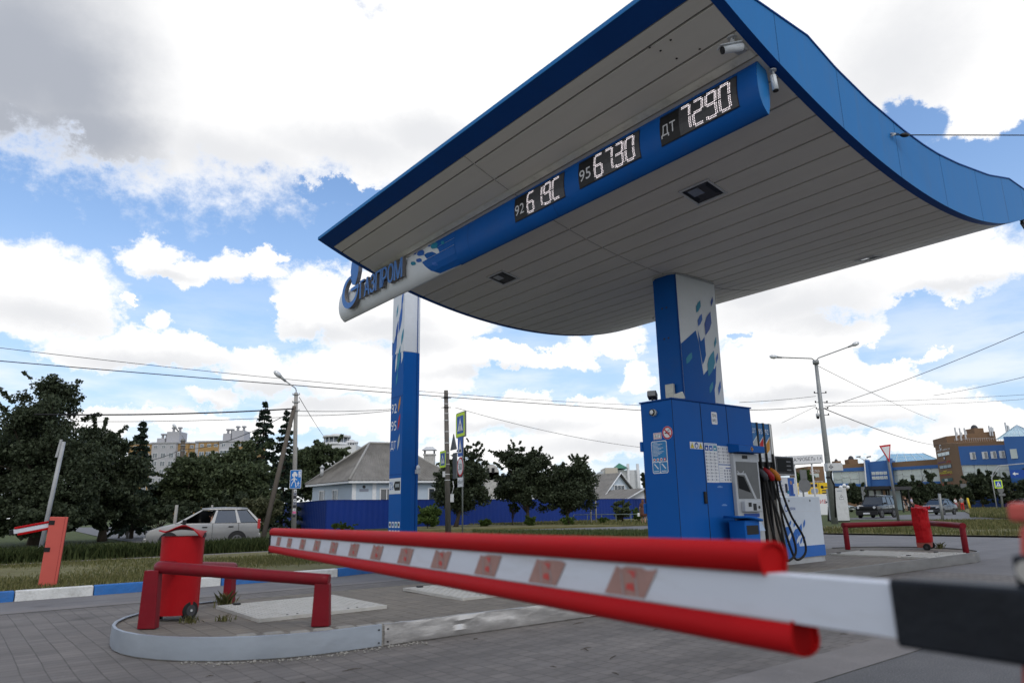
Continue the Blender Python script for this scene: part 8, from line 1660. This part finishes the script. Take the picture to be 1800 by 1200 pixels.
# guy wire from the canopy fascia
a = ST(9.3, 3.44, 5.98); o = thing('guy_wire', 'tensioned guy wire with an insulator from the canopy fascia', 'wire', a); c = pt(1900, 238, 9.5); d = c - a; b = MB(); b.tube([(0, 0, 0), d], 0.008, 6, m_wire); b.build('cable', m_wire, o); q = d.normalized(); b = MB(); b.tube([q * 0.14, q * 0.19, q * 0.24, q * 0.29], [0.015, 0.032, 0.032, 0.015], 8, m_black); b.build('insulator', m_black, o); b = MB(); b.tube([(-0.02, 0, 0.02), (0.02, -0.03, 0.0), (-0.03, -0.02, -0.03)], 0.014, 6, m_lgrey); b.tube([(0, 0, 0.03), q * 0.12 + Vector((0, 0, 0.02))], 0.006, 5, m_wire); b.build('anchor', m_lgrey, o)
# ------------------------------------------------------------------ vegetation
def leaf_mat(name, c0, c1, trans=0.25):
    m = bpy.data.materials.new(name); m.use_nodes = True; nt = m.node_tree; N = nt.nodes; Lk = nt.links; b = N['Principled BSDF']; b.inputs['Roughness'].default_value = 0.6; b.inputs['Specular IOR Level'].default_value = 0.25
    g = N.new('ShaderNodeNewGeometry'); cr = N.new('ShaderNodeValToRGB'); cr.color_ramp.elements[0].color = (*c0, 1); cr.color_ramp.elements[1].color = (*c1, 1); Lk.new(g.outputs['Random Per Island'], cr.inputs[0])
    Lk.new(cr.outputs[0], b.inputs['Base Color']); t = N.new('ShaderNodeBsdfTranslucent'); Lk.new(cr.outputs[0], t.inputs[0]); mx = N.new('ShaderNodeMixShader'); mx.inputs[0].default_value = trans; Lk.new(b.outputs[0], mx.inputs[1]); Lk.new(t.outputs[0], mx.inputs[2]); Lk.new(mx.outputs[0], N['Material Output'].inputs[0]); return m
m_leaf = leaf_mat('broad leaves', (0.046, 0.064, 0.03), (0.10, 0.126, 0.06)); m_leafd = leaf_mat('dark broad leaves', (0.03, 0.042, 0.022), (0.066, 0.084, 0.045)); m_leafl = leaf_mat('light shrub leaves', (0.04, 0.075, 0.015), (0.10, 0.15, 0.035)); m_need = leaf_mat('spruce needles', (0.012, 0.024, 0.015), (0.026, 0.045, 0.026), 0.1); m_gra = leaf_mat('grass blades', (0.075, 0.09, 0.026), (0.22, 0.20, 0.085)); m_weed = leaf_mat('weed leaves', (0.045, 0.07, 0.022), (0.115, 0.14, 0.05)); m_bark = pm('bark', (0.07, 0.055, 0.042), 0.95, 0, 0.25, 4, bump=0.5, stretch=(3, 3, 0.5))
rng = np.random.default_rng(11)
def mesh_np(name, V, F, mat, parent):
    n, k = F.shape; me = bpy.data.meshes.new(name); me.vertices.add(len(V)); me.vertices.foreach_set('co', V.astype(np.float32).ravel()); me.loops.add(n * k); me.loops.foreach_set('vertex_index', F.astype(np.int32).ravel()); me.polygons.add(n); me.polygons.foreach_set('loop_start', np.arange(0, n * k, k, dtype=np.int32)); me.polygons.foreach_set('loop_total', np.full(n, k, dtype=np.int32)); me.update(calc_edges=True); me.materials.append(mat); o = bpy.data.objects.new(name, me); COL.objects.link(o)
    if parent is not None: o.parent = parent
    return o
def leaves(centers, size, nrm_bias=None):
    """pointed, slightly folded leaf at every centre"""
    n = len(centers); d = rng.normal(size=(n, 3)); d /= np.linalg.norm(d, axis=1)[:, None]; w = rng.normal(size=(n, 3)); w[:, 2] += 0.6
    s = np.cross(d, w); s /= np.linalg.norm(s, axis=1)[:, None] + 1e-9; L_ = size * rng.uniform(0.6, 1.35, n)[:, None]; W_ = L_ * rng.uniform(0.28, 0.45, n)[:, None]
    a = centers - d * L_ * 0.5; c = centers + d * L_ * 0.5; m1 = centers + s * W_ - np.array([0, 0, 1]) * W_ * 0.15; m2 = centers - s * W_ - np.array([0, 0, 1]) * W_ * 0.15
    V = np.stack([a, m1, c, m2], 1).reshape(-1, 3); return V, np.arange(n * 4).reshape(n, 4)
def tree(label, loc, H, crown, trunk_r, n_leaf, size, mat, group=None, name='tree', seed=1, trunk_h=None, lean=(0, 0), clumps=90, cat='tree', sprigs=10):
    """crown: list of ellipsoids (x, y, z, rx, ry, rz) in metres above the foot"""
    global rng
    n_leaf = int(n_leaf * 1.7); rng = np.random.default_rng(seed); rr_ = random.Random(seed); o = thing(name, label, cat, loc, 0, group); vol = np.array([c[3] * c[4] * c[5] for c in crown]); vol = vol ** 0.8; vol /= vol.sum(); cl = []
    for k in range(clumps):
        c = crown[rng.choice(len(crown), p=vol)]; d = rng.normal(size=3); d /= np.linalg.norm(d); r = rng.uniform(0.1, 1.0) ** 0.6; cl.append((c[0] + d[0] * r * c[3], c[1] + d[1] * r * c[4], c[2] + d[2] * r * c[5], rng.uniform(0.22, 0.46) * min(c[3:6])))
    for k in range(sprigs):                                   # thin sprays standing out of the outline
        c = crown[rng.choice(len(crown), p=vol)]; d = rng.normal(size=3); d[2] = abs(d[2]) + 0.3; d /= np.linalg.norm(d)
        for q in range(4): r = 0.95 + 0.11 * q; cl.append((c[0] + d[0] * r * c[3], c[1] + d[1] * r * c[4], c[2] + d[2] * r * c[5], 0.09 * min(c[3:6])))
    cl = np.array(cl); wgt = cl[:, 3] ** 1.7; wgt /= wgt.sum(); idx = rng.choice(len(cl), n_leaf, p=wgt); d = rng.normal(size=(n_leaf, 3)); d /= np.linalg.norm(d, axis=1)[:, None]; r = rng.uniform(0, 1, n_leaf) ** 0.6 * rng.uniform(0.8, 1.12, n_leaf)
    P = cl[idx, :3] + d * (r * cl[idx, 3])[:, None] * np.array([1.15, 1.15, 0.8]); P[:, 2] = np.maximum(P[:, 2], 0.08); V, F = leaves(P, size); mesh_np('crown', V, F, mat, o)
    if trunk_r > 0:
        th = trunk_h or crown[0][2]; b = MB(); pts = [Vector((lean[0] * t + 0.05 * th * math.sin(3 * t + seed) * 0.3, lean[1] * t, th * t)) for t in (0, 0.2, 0.4, 0.6, 0.8, 1.0)]; b.tube(pts, [trunk_r * (1.25 if i == 0 else 1 - 0.13 * i) for i in range(6)], 9, m_bark)
        for k in range(min(26, len(cl))):
            q = Vector(cl[k, :3]); s = pts[rr_.choice((2, 3, 4, 5))]; mid_ = s.lerp(q, 0.5) + Vector((rr_.uniform(-.2, .2), rr_.uniform(-.2, .2), 0.15)); b.tube([s, mid_, q], [trunk_r * 0.35, trunk_r * 0.22, trunk_r * 0.07], 5, m_bark)
        b.build('trunk', m_bark, o)
    return o
def spruce(label, loc, H, rad, seed, group=None, n_br=110, bare=0.06):
    global rng
    rng = np.random.default_rng(seed); o = thing('spruce_tree', label, 'tree', loc, 0, group); b = MB(); b.tube([(0, 0, 0), (0, 0, H * 0.5), (0, 0, H)], [H * 0.018, H * 0.012, 0.01], 8, m_bark); C_ = []
    for k in range(n_br):
        t = (k + 0.5) / n_br; z = H * (bare + (1 - bare) * (math.floor(t * 17) / 17 + 0.006 * (k % 6)) ** 0.92); an = k * 2.39996 + rng.uniform(-.3, .3); R_ = rad * (1 - t) ** 0.85 * rng.uniform(0.75, 1.12) + 0.08; droop = 0.25 + 0.15 * (1 - t); tip = np.array([math.cos(an) * R_, math.sin(an) * R_, z - R_ * droop + 0.12 * R_]); base = np.array([0, 0, z])
        b.tube([tuple(base), tuple(base + (tip - base) * 0.55 + np.array([0, 0, -0.04 * R_])), tuple(tip)], [0.03 * (1 - t) + 0.008, 0.02 * (1 - t) + 0.006, 0.004], 4, m_bark); n = int(16 + 34 * R_); s = rng.uniform(0.08, 1.0, n) ** 0.75; side = np.array([-math.sin(an), math.cos(an), 0]); wdt = (0.15 * R_ * (1 - s) + 0.04)[:, None]
        C_.append(base + (tip - base) * s[:, None] + side * rng.uniform(-1, 1, n)[:, None] * wdt + np.array([0, 0, 1]) * (rng.uniform(-0.14, 0.04, n) * (0.6 + R_ * 0.3))[:, None])
    b.build('trunk', m_bark, o); V, F = leaves(np.concatenate(C_), 0.15 + 0.008 * H); mesh_np('crown', V, F, m_need, o); return o
def E_(px, py, Y, rx, ry, base):                              # crown ellipsoid from image position, given radii in image pixels
    q = pt(px, py, Y); s = Y / 1262.0; return (q.x - base.x, q.y - base.y, q.z, rx * s, min(rx, ry) * s * 0.9, ry * s)
def tree_px(label, px, Y, ells, trunk_r, n, size, mat, seed, group=None, th=None, clumps=90, name='tree', lean=(0, 0), cat='tree', sprigs=10):
    g = gnd(px, Y); cr = [E_(a, c, Y + dy, rx, ry, g) for a, c, rx, ry, dy in ells]; return tree(label, g, 0, cr, trunk_r, n, size, mat, group, name, seed, th, lean, clumps, cat, sprigs)
GL = 'trees along the left side street'
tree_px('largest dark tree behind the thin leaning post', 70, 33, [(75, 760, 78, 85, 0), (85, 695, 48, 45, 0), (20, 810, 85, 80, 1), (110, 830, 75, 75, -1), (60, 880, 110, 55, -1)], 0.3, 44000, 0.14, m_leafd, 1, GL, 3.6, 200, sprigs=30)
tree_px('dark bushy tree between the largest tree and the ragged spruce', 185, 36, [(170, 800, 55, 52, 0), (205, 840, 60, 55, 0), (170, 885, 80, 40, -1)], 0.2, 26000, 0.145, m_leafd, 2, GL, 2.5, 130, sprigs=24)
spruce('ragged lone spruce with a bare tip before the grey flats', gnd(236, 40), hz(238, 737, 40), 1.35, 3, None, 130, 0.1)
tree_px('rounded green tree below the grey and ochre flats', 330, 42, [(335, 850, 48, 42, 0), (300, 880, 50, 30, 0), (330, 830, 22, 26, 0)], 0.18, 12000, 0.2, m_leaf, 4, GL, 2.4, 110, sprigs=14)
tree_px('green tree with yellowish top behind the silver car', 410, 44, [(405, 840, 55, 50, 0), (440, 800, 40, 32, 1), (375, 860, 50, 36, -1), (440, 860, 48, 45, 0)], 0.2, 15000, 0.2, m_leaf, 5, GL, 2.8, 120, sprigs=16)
spruce('taller of two dark spruces behind the street lamp brace', gnd(455, 52), hz(457, 702, 52), 2.2, 6, 'pair of spruces', 150); spruce('shorter of two dark spruces close beside the street lamp', gnd(495, 54), hz(496, 717, 54), 1.8, 7, 'pair of spruces', 130)
tree_px('broad tree below the round topped tower', 575, 66, [(580, 800, 42, 30, 0), (545, 820, 40, 34, 0), (600, 815, 26, 20, 0), (520, 845, 45, 40, -2), (560, 788, 24, 20, 0)], 0.3, 14000, 0.28, m_leaf, 8, GL, 4.5, 110)
tree_px('dusty olive shrub against the side street fence', 455, 37, [(455, 900, 34, 26, 0), (478, 888, 24, 20, 0), (430, 905, 34, 22, 0)], 0.08, 9000, 0.15, leaf_mat('dusty leaves', (0.06, 0.07, 0.035), (0.13, 0.135, 0.07)), 9, None, 0.9, 70, 'shrub', cat='shrub')
tree_px('low green shrub at the back lane bend', 215, 41, [(215, 902, 24, 14, 0), (195, 908, 22, 10, 0)], 0.05, 4000, 0.16, m_leafl, 10, None, 0.6, 40, 'shrub', cat='shrub', sprigs=4)
tree_px('dark hedge shrub behind the bonnet of the silver car', 285, 36, [(270, 905, 46, 18, 0), (325, 908, 48, 16, 0)], 0.06, 7000, 0.16, m_leafd, 12, None, 0.7, 60, 'shrub', cat='shrub', sprigs=4)
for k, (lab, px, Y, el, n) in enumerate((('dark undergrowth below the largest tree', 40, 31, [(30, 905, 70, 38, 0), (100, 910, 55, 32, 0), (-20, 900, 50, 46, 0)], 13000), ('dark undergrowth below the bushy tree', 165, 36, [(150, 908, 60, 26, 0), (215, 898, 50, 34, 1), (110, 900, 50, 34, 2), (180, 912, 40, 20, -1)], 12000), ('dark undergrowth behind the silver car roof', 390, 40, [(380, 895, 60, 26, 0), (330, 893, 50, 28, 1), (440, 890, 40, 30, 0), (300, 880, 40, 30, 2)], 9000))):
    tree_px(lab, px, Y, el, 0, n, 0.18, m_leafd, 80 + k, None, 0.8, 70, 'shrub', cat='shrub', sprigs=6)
GF = 'trees in front of the long blue fence'
tree_px('leaning dark tree behind the four stacked signs', 800, 50, [(812, 855, 46, 45, 0), (830, 815, 26, 32, 0), (832, 790, 14, 20, 0), (790, 865, 34, 32, 0)], 0.16, 14000, 0.18, m_leafd, 13, GF, 2.4, 110, lean=(0.6, 0), sprigs=22)
tree_px('taller middle tree with a feathery top before the fence', 927, 52, [(915, 850, 50, 40, 0), (900, 805, 36, 26, 0), (935, 820, 34, 30, 0), (905, 790, 16, 16, 0)], 0.16, 15000, 0.18, m_leafd, 14, GF, 2.2, 110, sprigs=26)
tree_px('rounded tree right of the middle tree before the fence', 997, 52, [(1000, 858, 48, 44, 0), (1015, 825, 28, 22, 0), (975, 870, 34, 32, 0)], 0.16, 14000, 0.18, m_leafd, 15, GF, 1.9, 110, sprigs=24)
tree_px('small round sapling under the middle tree', 901, 53, [(903, 892, 12, 8, 0)], 0.05, 900, 0.16, m_leaf, 16, None, 1.0, 16, sprigs=2)
GSH = 'shrubs along the long blue fence'
for k, (lab, px, py, rx, ry, Y) in enumerate((('light green bush between the pylon and the banded pole', 752, 908, 24, 20, 47), ('round green bush nearest the woman in brown', 1093, 895, 17, 15, 56), ('bush beside the blue cabinet edge under the outbuilding', 1122, 905, 10, 12, 55), ('low plant tuft just right of the speed sign post', 854, 918, 11, 7, 50), ('low plant tuft below the middle tree', 931, 915, 12, 8, 50), ('low plant tuft below the rounded tree', 998, 915, 12, 7, 50), ('low plant tuft by the two thin poles', 1060, 914, 9, 5, 52), ('flowering clump below the corner of the blue fence', 603, 926, 22, 7, 44))):
    tree_px(lab, px, Y, [(px, py, rx, ry, 0)], 0.03, int(700 + rx * ry * 8), 0.13, m_leafl if k != 1 else m_leaf, 30 + k, GSH, 0.3, 26, 'shrub', cat='shrub', sprigs=5)
GM = 'trees in front of the shopping centre'
for k, (lab, px, Y, el) in enumerate((('low dark tree by the far give way sign back', 1508, 104, [(1508, 868, 16, 18, 0), (1525, 872, 14, 14, 0), (1498, 876, 12, 10, 0)]), ('dark tree behind the give way post', 1605, 112, [(1608, 862, 26, 20, 0), (1640, 866, 26, 18, 0), (1632, 838, 10, 12, 0)]), ('wide dark tree at the brick tower foot', 1668, 112, [(1662, 868, 24, 16, 0), (1690, 866, 16, 16, 0)]), ('dark bushy tree below the blue office windows', 1728, 113, [(1722, 856, 26, 26, 0), (1745, 850, 20, 22, 0), (1700, 872, 20, 14, 0)]), ('dark trees beneath the blue direction panel', 1785, 113, [(1785, 860, 28, 24, 0), (1815, 850, 24, 28, 0), (1770, 874, 30, 12, 0)]), ('bright green round tree behind the round sign back', 1411, 95, [(1414, 840, 14, 12, 0), (1404, 846, 10, 10, 0)]))):
    tree_px(lab, px, Y, el, 0.16, 9000, 0.42 if k < 5 else 0.36, m_leafd if k < 5 else m_leafl, 50 + k, GM, 2.2, 80, sprigs=10)
tree_px('dark tree between the outbuilding and the blue cabinet', 1136, 72, [(1138, 845, 10, 16, 0)], 0.1, 2500, 0.26, m_leafd, 70, None, 2.5, 30)

def blades(name, polyfn, n, h0, h1, mat, w=0.012, seed=5, bend=0.5):
    r = np.random.default_rng(seed); P = polyfn(r, n); n = len(P); an = r.uniform(0, 2 * np.pi, n); h = r.uniform(h0, h1, n) * r.uniform(0.6, 1.0, n); d = np.stack([np.cos(an), np.sin(an), np.zeros(n)], 1); s = np.stack([-np.sin(an), np.cos(an), np.zeros(n)], 1) * w; b_ = (r.uniform(0.1, bend, n) * h)[:, None]
    up = np.array([0, 0, 1.0]); m = P + d * b_ * 0.35 + up * (h * 0.6)[:, None]; t = P + d * b_ + up * h[:, None]; V = np.stack([P - s, P + s, m + s * 0.7, t, m - s * 0.7], 1).reshape(-1, 3); F = np.arange(n * 5).reshape(n, 5); o = mesh_np(name, V, F, mat, None); tag(o, kind='stuff'); return o
def uvbox(u0, u1, v0, v1, z=0.11):
    def f(r, n): u = r.uniform(u0, u1, n); v = r.uniform(v0, v1, n); return np.stack([u * D2.x + v * D1.x, u * D2.y + v * D1.y, np.full(n, z)], 1)
    return f
def patchy(fn, sc=0.8, thr=0.0):
    def f(r, n): P = fn(r, n * 2); q = np.sin(P[:, 0] * sc + 1.3 * np.sin(P[:, 1] * sc * 0.7)) + np.sin(P[:, 1] * sc * 1.3 + 2) + r.normal(0, 0.6, len(P)); return P[q > thr]
    return f
blades('verge_grass', patchy(uvbox(-12, 8.5, 13.6, 21.2)), 46000, 0.03, 0.10, m_gra, 0.008, 5)
blades('tall_weeds', uvbox(-14, 10.5, 22.05, 23.6, 0.06), 52000, 0.22, 0.50, m_weed, 0.016, 6, 0.7)
blades('tall_weeds', patchy(uvbox(-14, 3, 22.0, 23.4, 0.06), 1.1, 0.3), 2500, 0.35, 0.62, m_weed, 0.02, 7, 0.6)
blades('verge_grass', patchy(uvbox(28.3, 50, -14, 18.5, 0.05), 0.6, -0.3), 42000, 0.06, 0.26, m_gra, 0.018, 8)
def pxgrass(x0, x1, y0, y1, z):
    def f(r, n): A_ = np.array([list(at_z(float(a), float(c), z)) for a, c in zip(r.uniform(x0, x1, n), r.uniform(y0, y1, n))]); return A_
    return f
blades('island_grass', pxgrass(1705, 1830, 893, 909, 0.12), 9000, 0.1, 0.4, m_gra, 0.05, 9)
blades('far_verge_grass', pxgrass(735, 1150, 914.5, 922, 0.1), 9000, 0.06, 0.2, m_gra, 0.03, 10)
blades('roadside_grass', pxgrass(830, 1145, 933.5, 941, 0.0), 9000, 0.06, 0.22, m_weed, 0.025, 11)
def tuft(u, v, n, h, seed, z=ZI):
    r = np.random.default_rng(seed)
    def f(r_, m): a = r_.uniform(0, 6.28, m); q = np.abs(r_.normal(0, 0.06, m)); c = ST(u, v, z - 0.01); return np.stack([c.x + q * np.cos(a), c.y + q * np.sin(a), np.full(m, c.z)], 1)
    o = blades('grass_tuft', f, n, h * 0.4, h, m_gra, 0.006, seed, 0.9); o['kind'] = 'thing'; return o
for k, (u, v, n, h, lab) in enumerate(((2.68, 8.78, 90, 0.20, 'tall grass tuft by the rear rail post near the upright bin'), (2.05, 7.75, 45, 0.10, 'small grass tuft under the upright red bin'), (2.32, 7.62, 40, 0.08, 'small grass tuft by the bin wheel'), (17.9, 7.0, 60, 0.18, 'weed tuft beside the crumpled red bin'), (14.9, 8.3, 40, 0.08, 'flat weed tuft behind the large cover plate'))):
    tag(tuft(u, v, n, h, 90 + k), lab, 'grass tuft', 'weeds growing in the island paving')
# twigs and leaf litter on the paving
r = random.Random(9); b = MB()
for k in range(60):
    u, v = r.uniform(-2, 12), r.uniform(3.4, 6.0); a = r.uniform(0, 3.14); l = r.uniform(0.02, 0.09); p = Vector((u, v, 0.006)); d = Vector((math.cos(a), math.sin(a), 0)); b.tube([p - d * l, p + Vector((0, 0, 0.004)), p + d * l], [0.002, 0.004, 0.0015], 4, m_bark)
tag(b.build('twigs', m_bark, rz=RZ), kind='stuff')
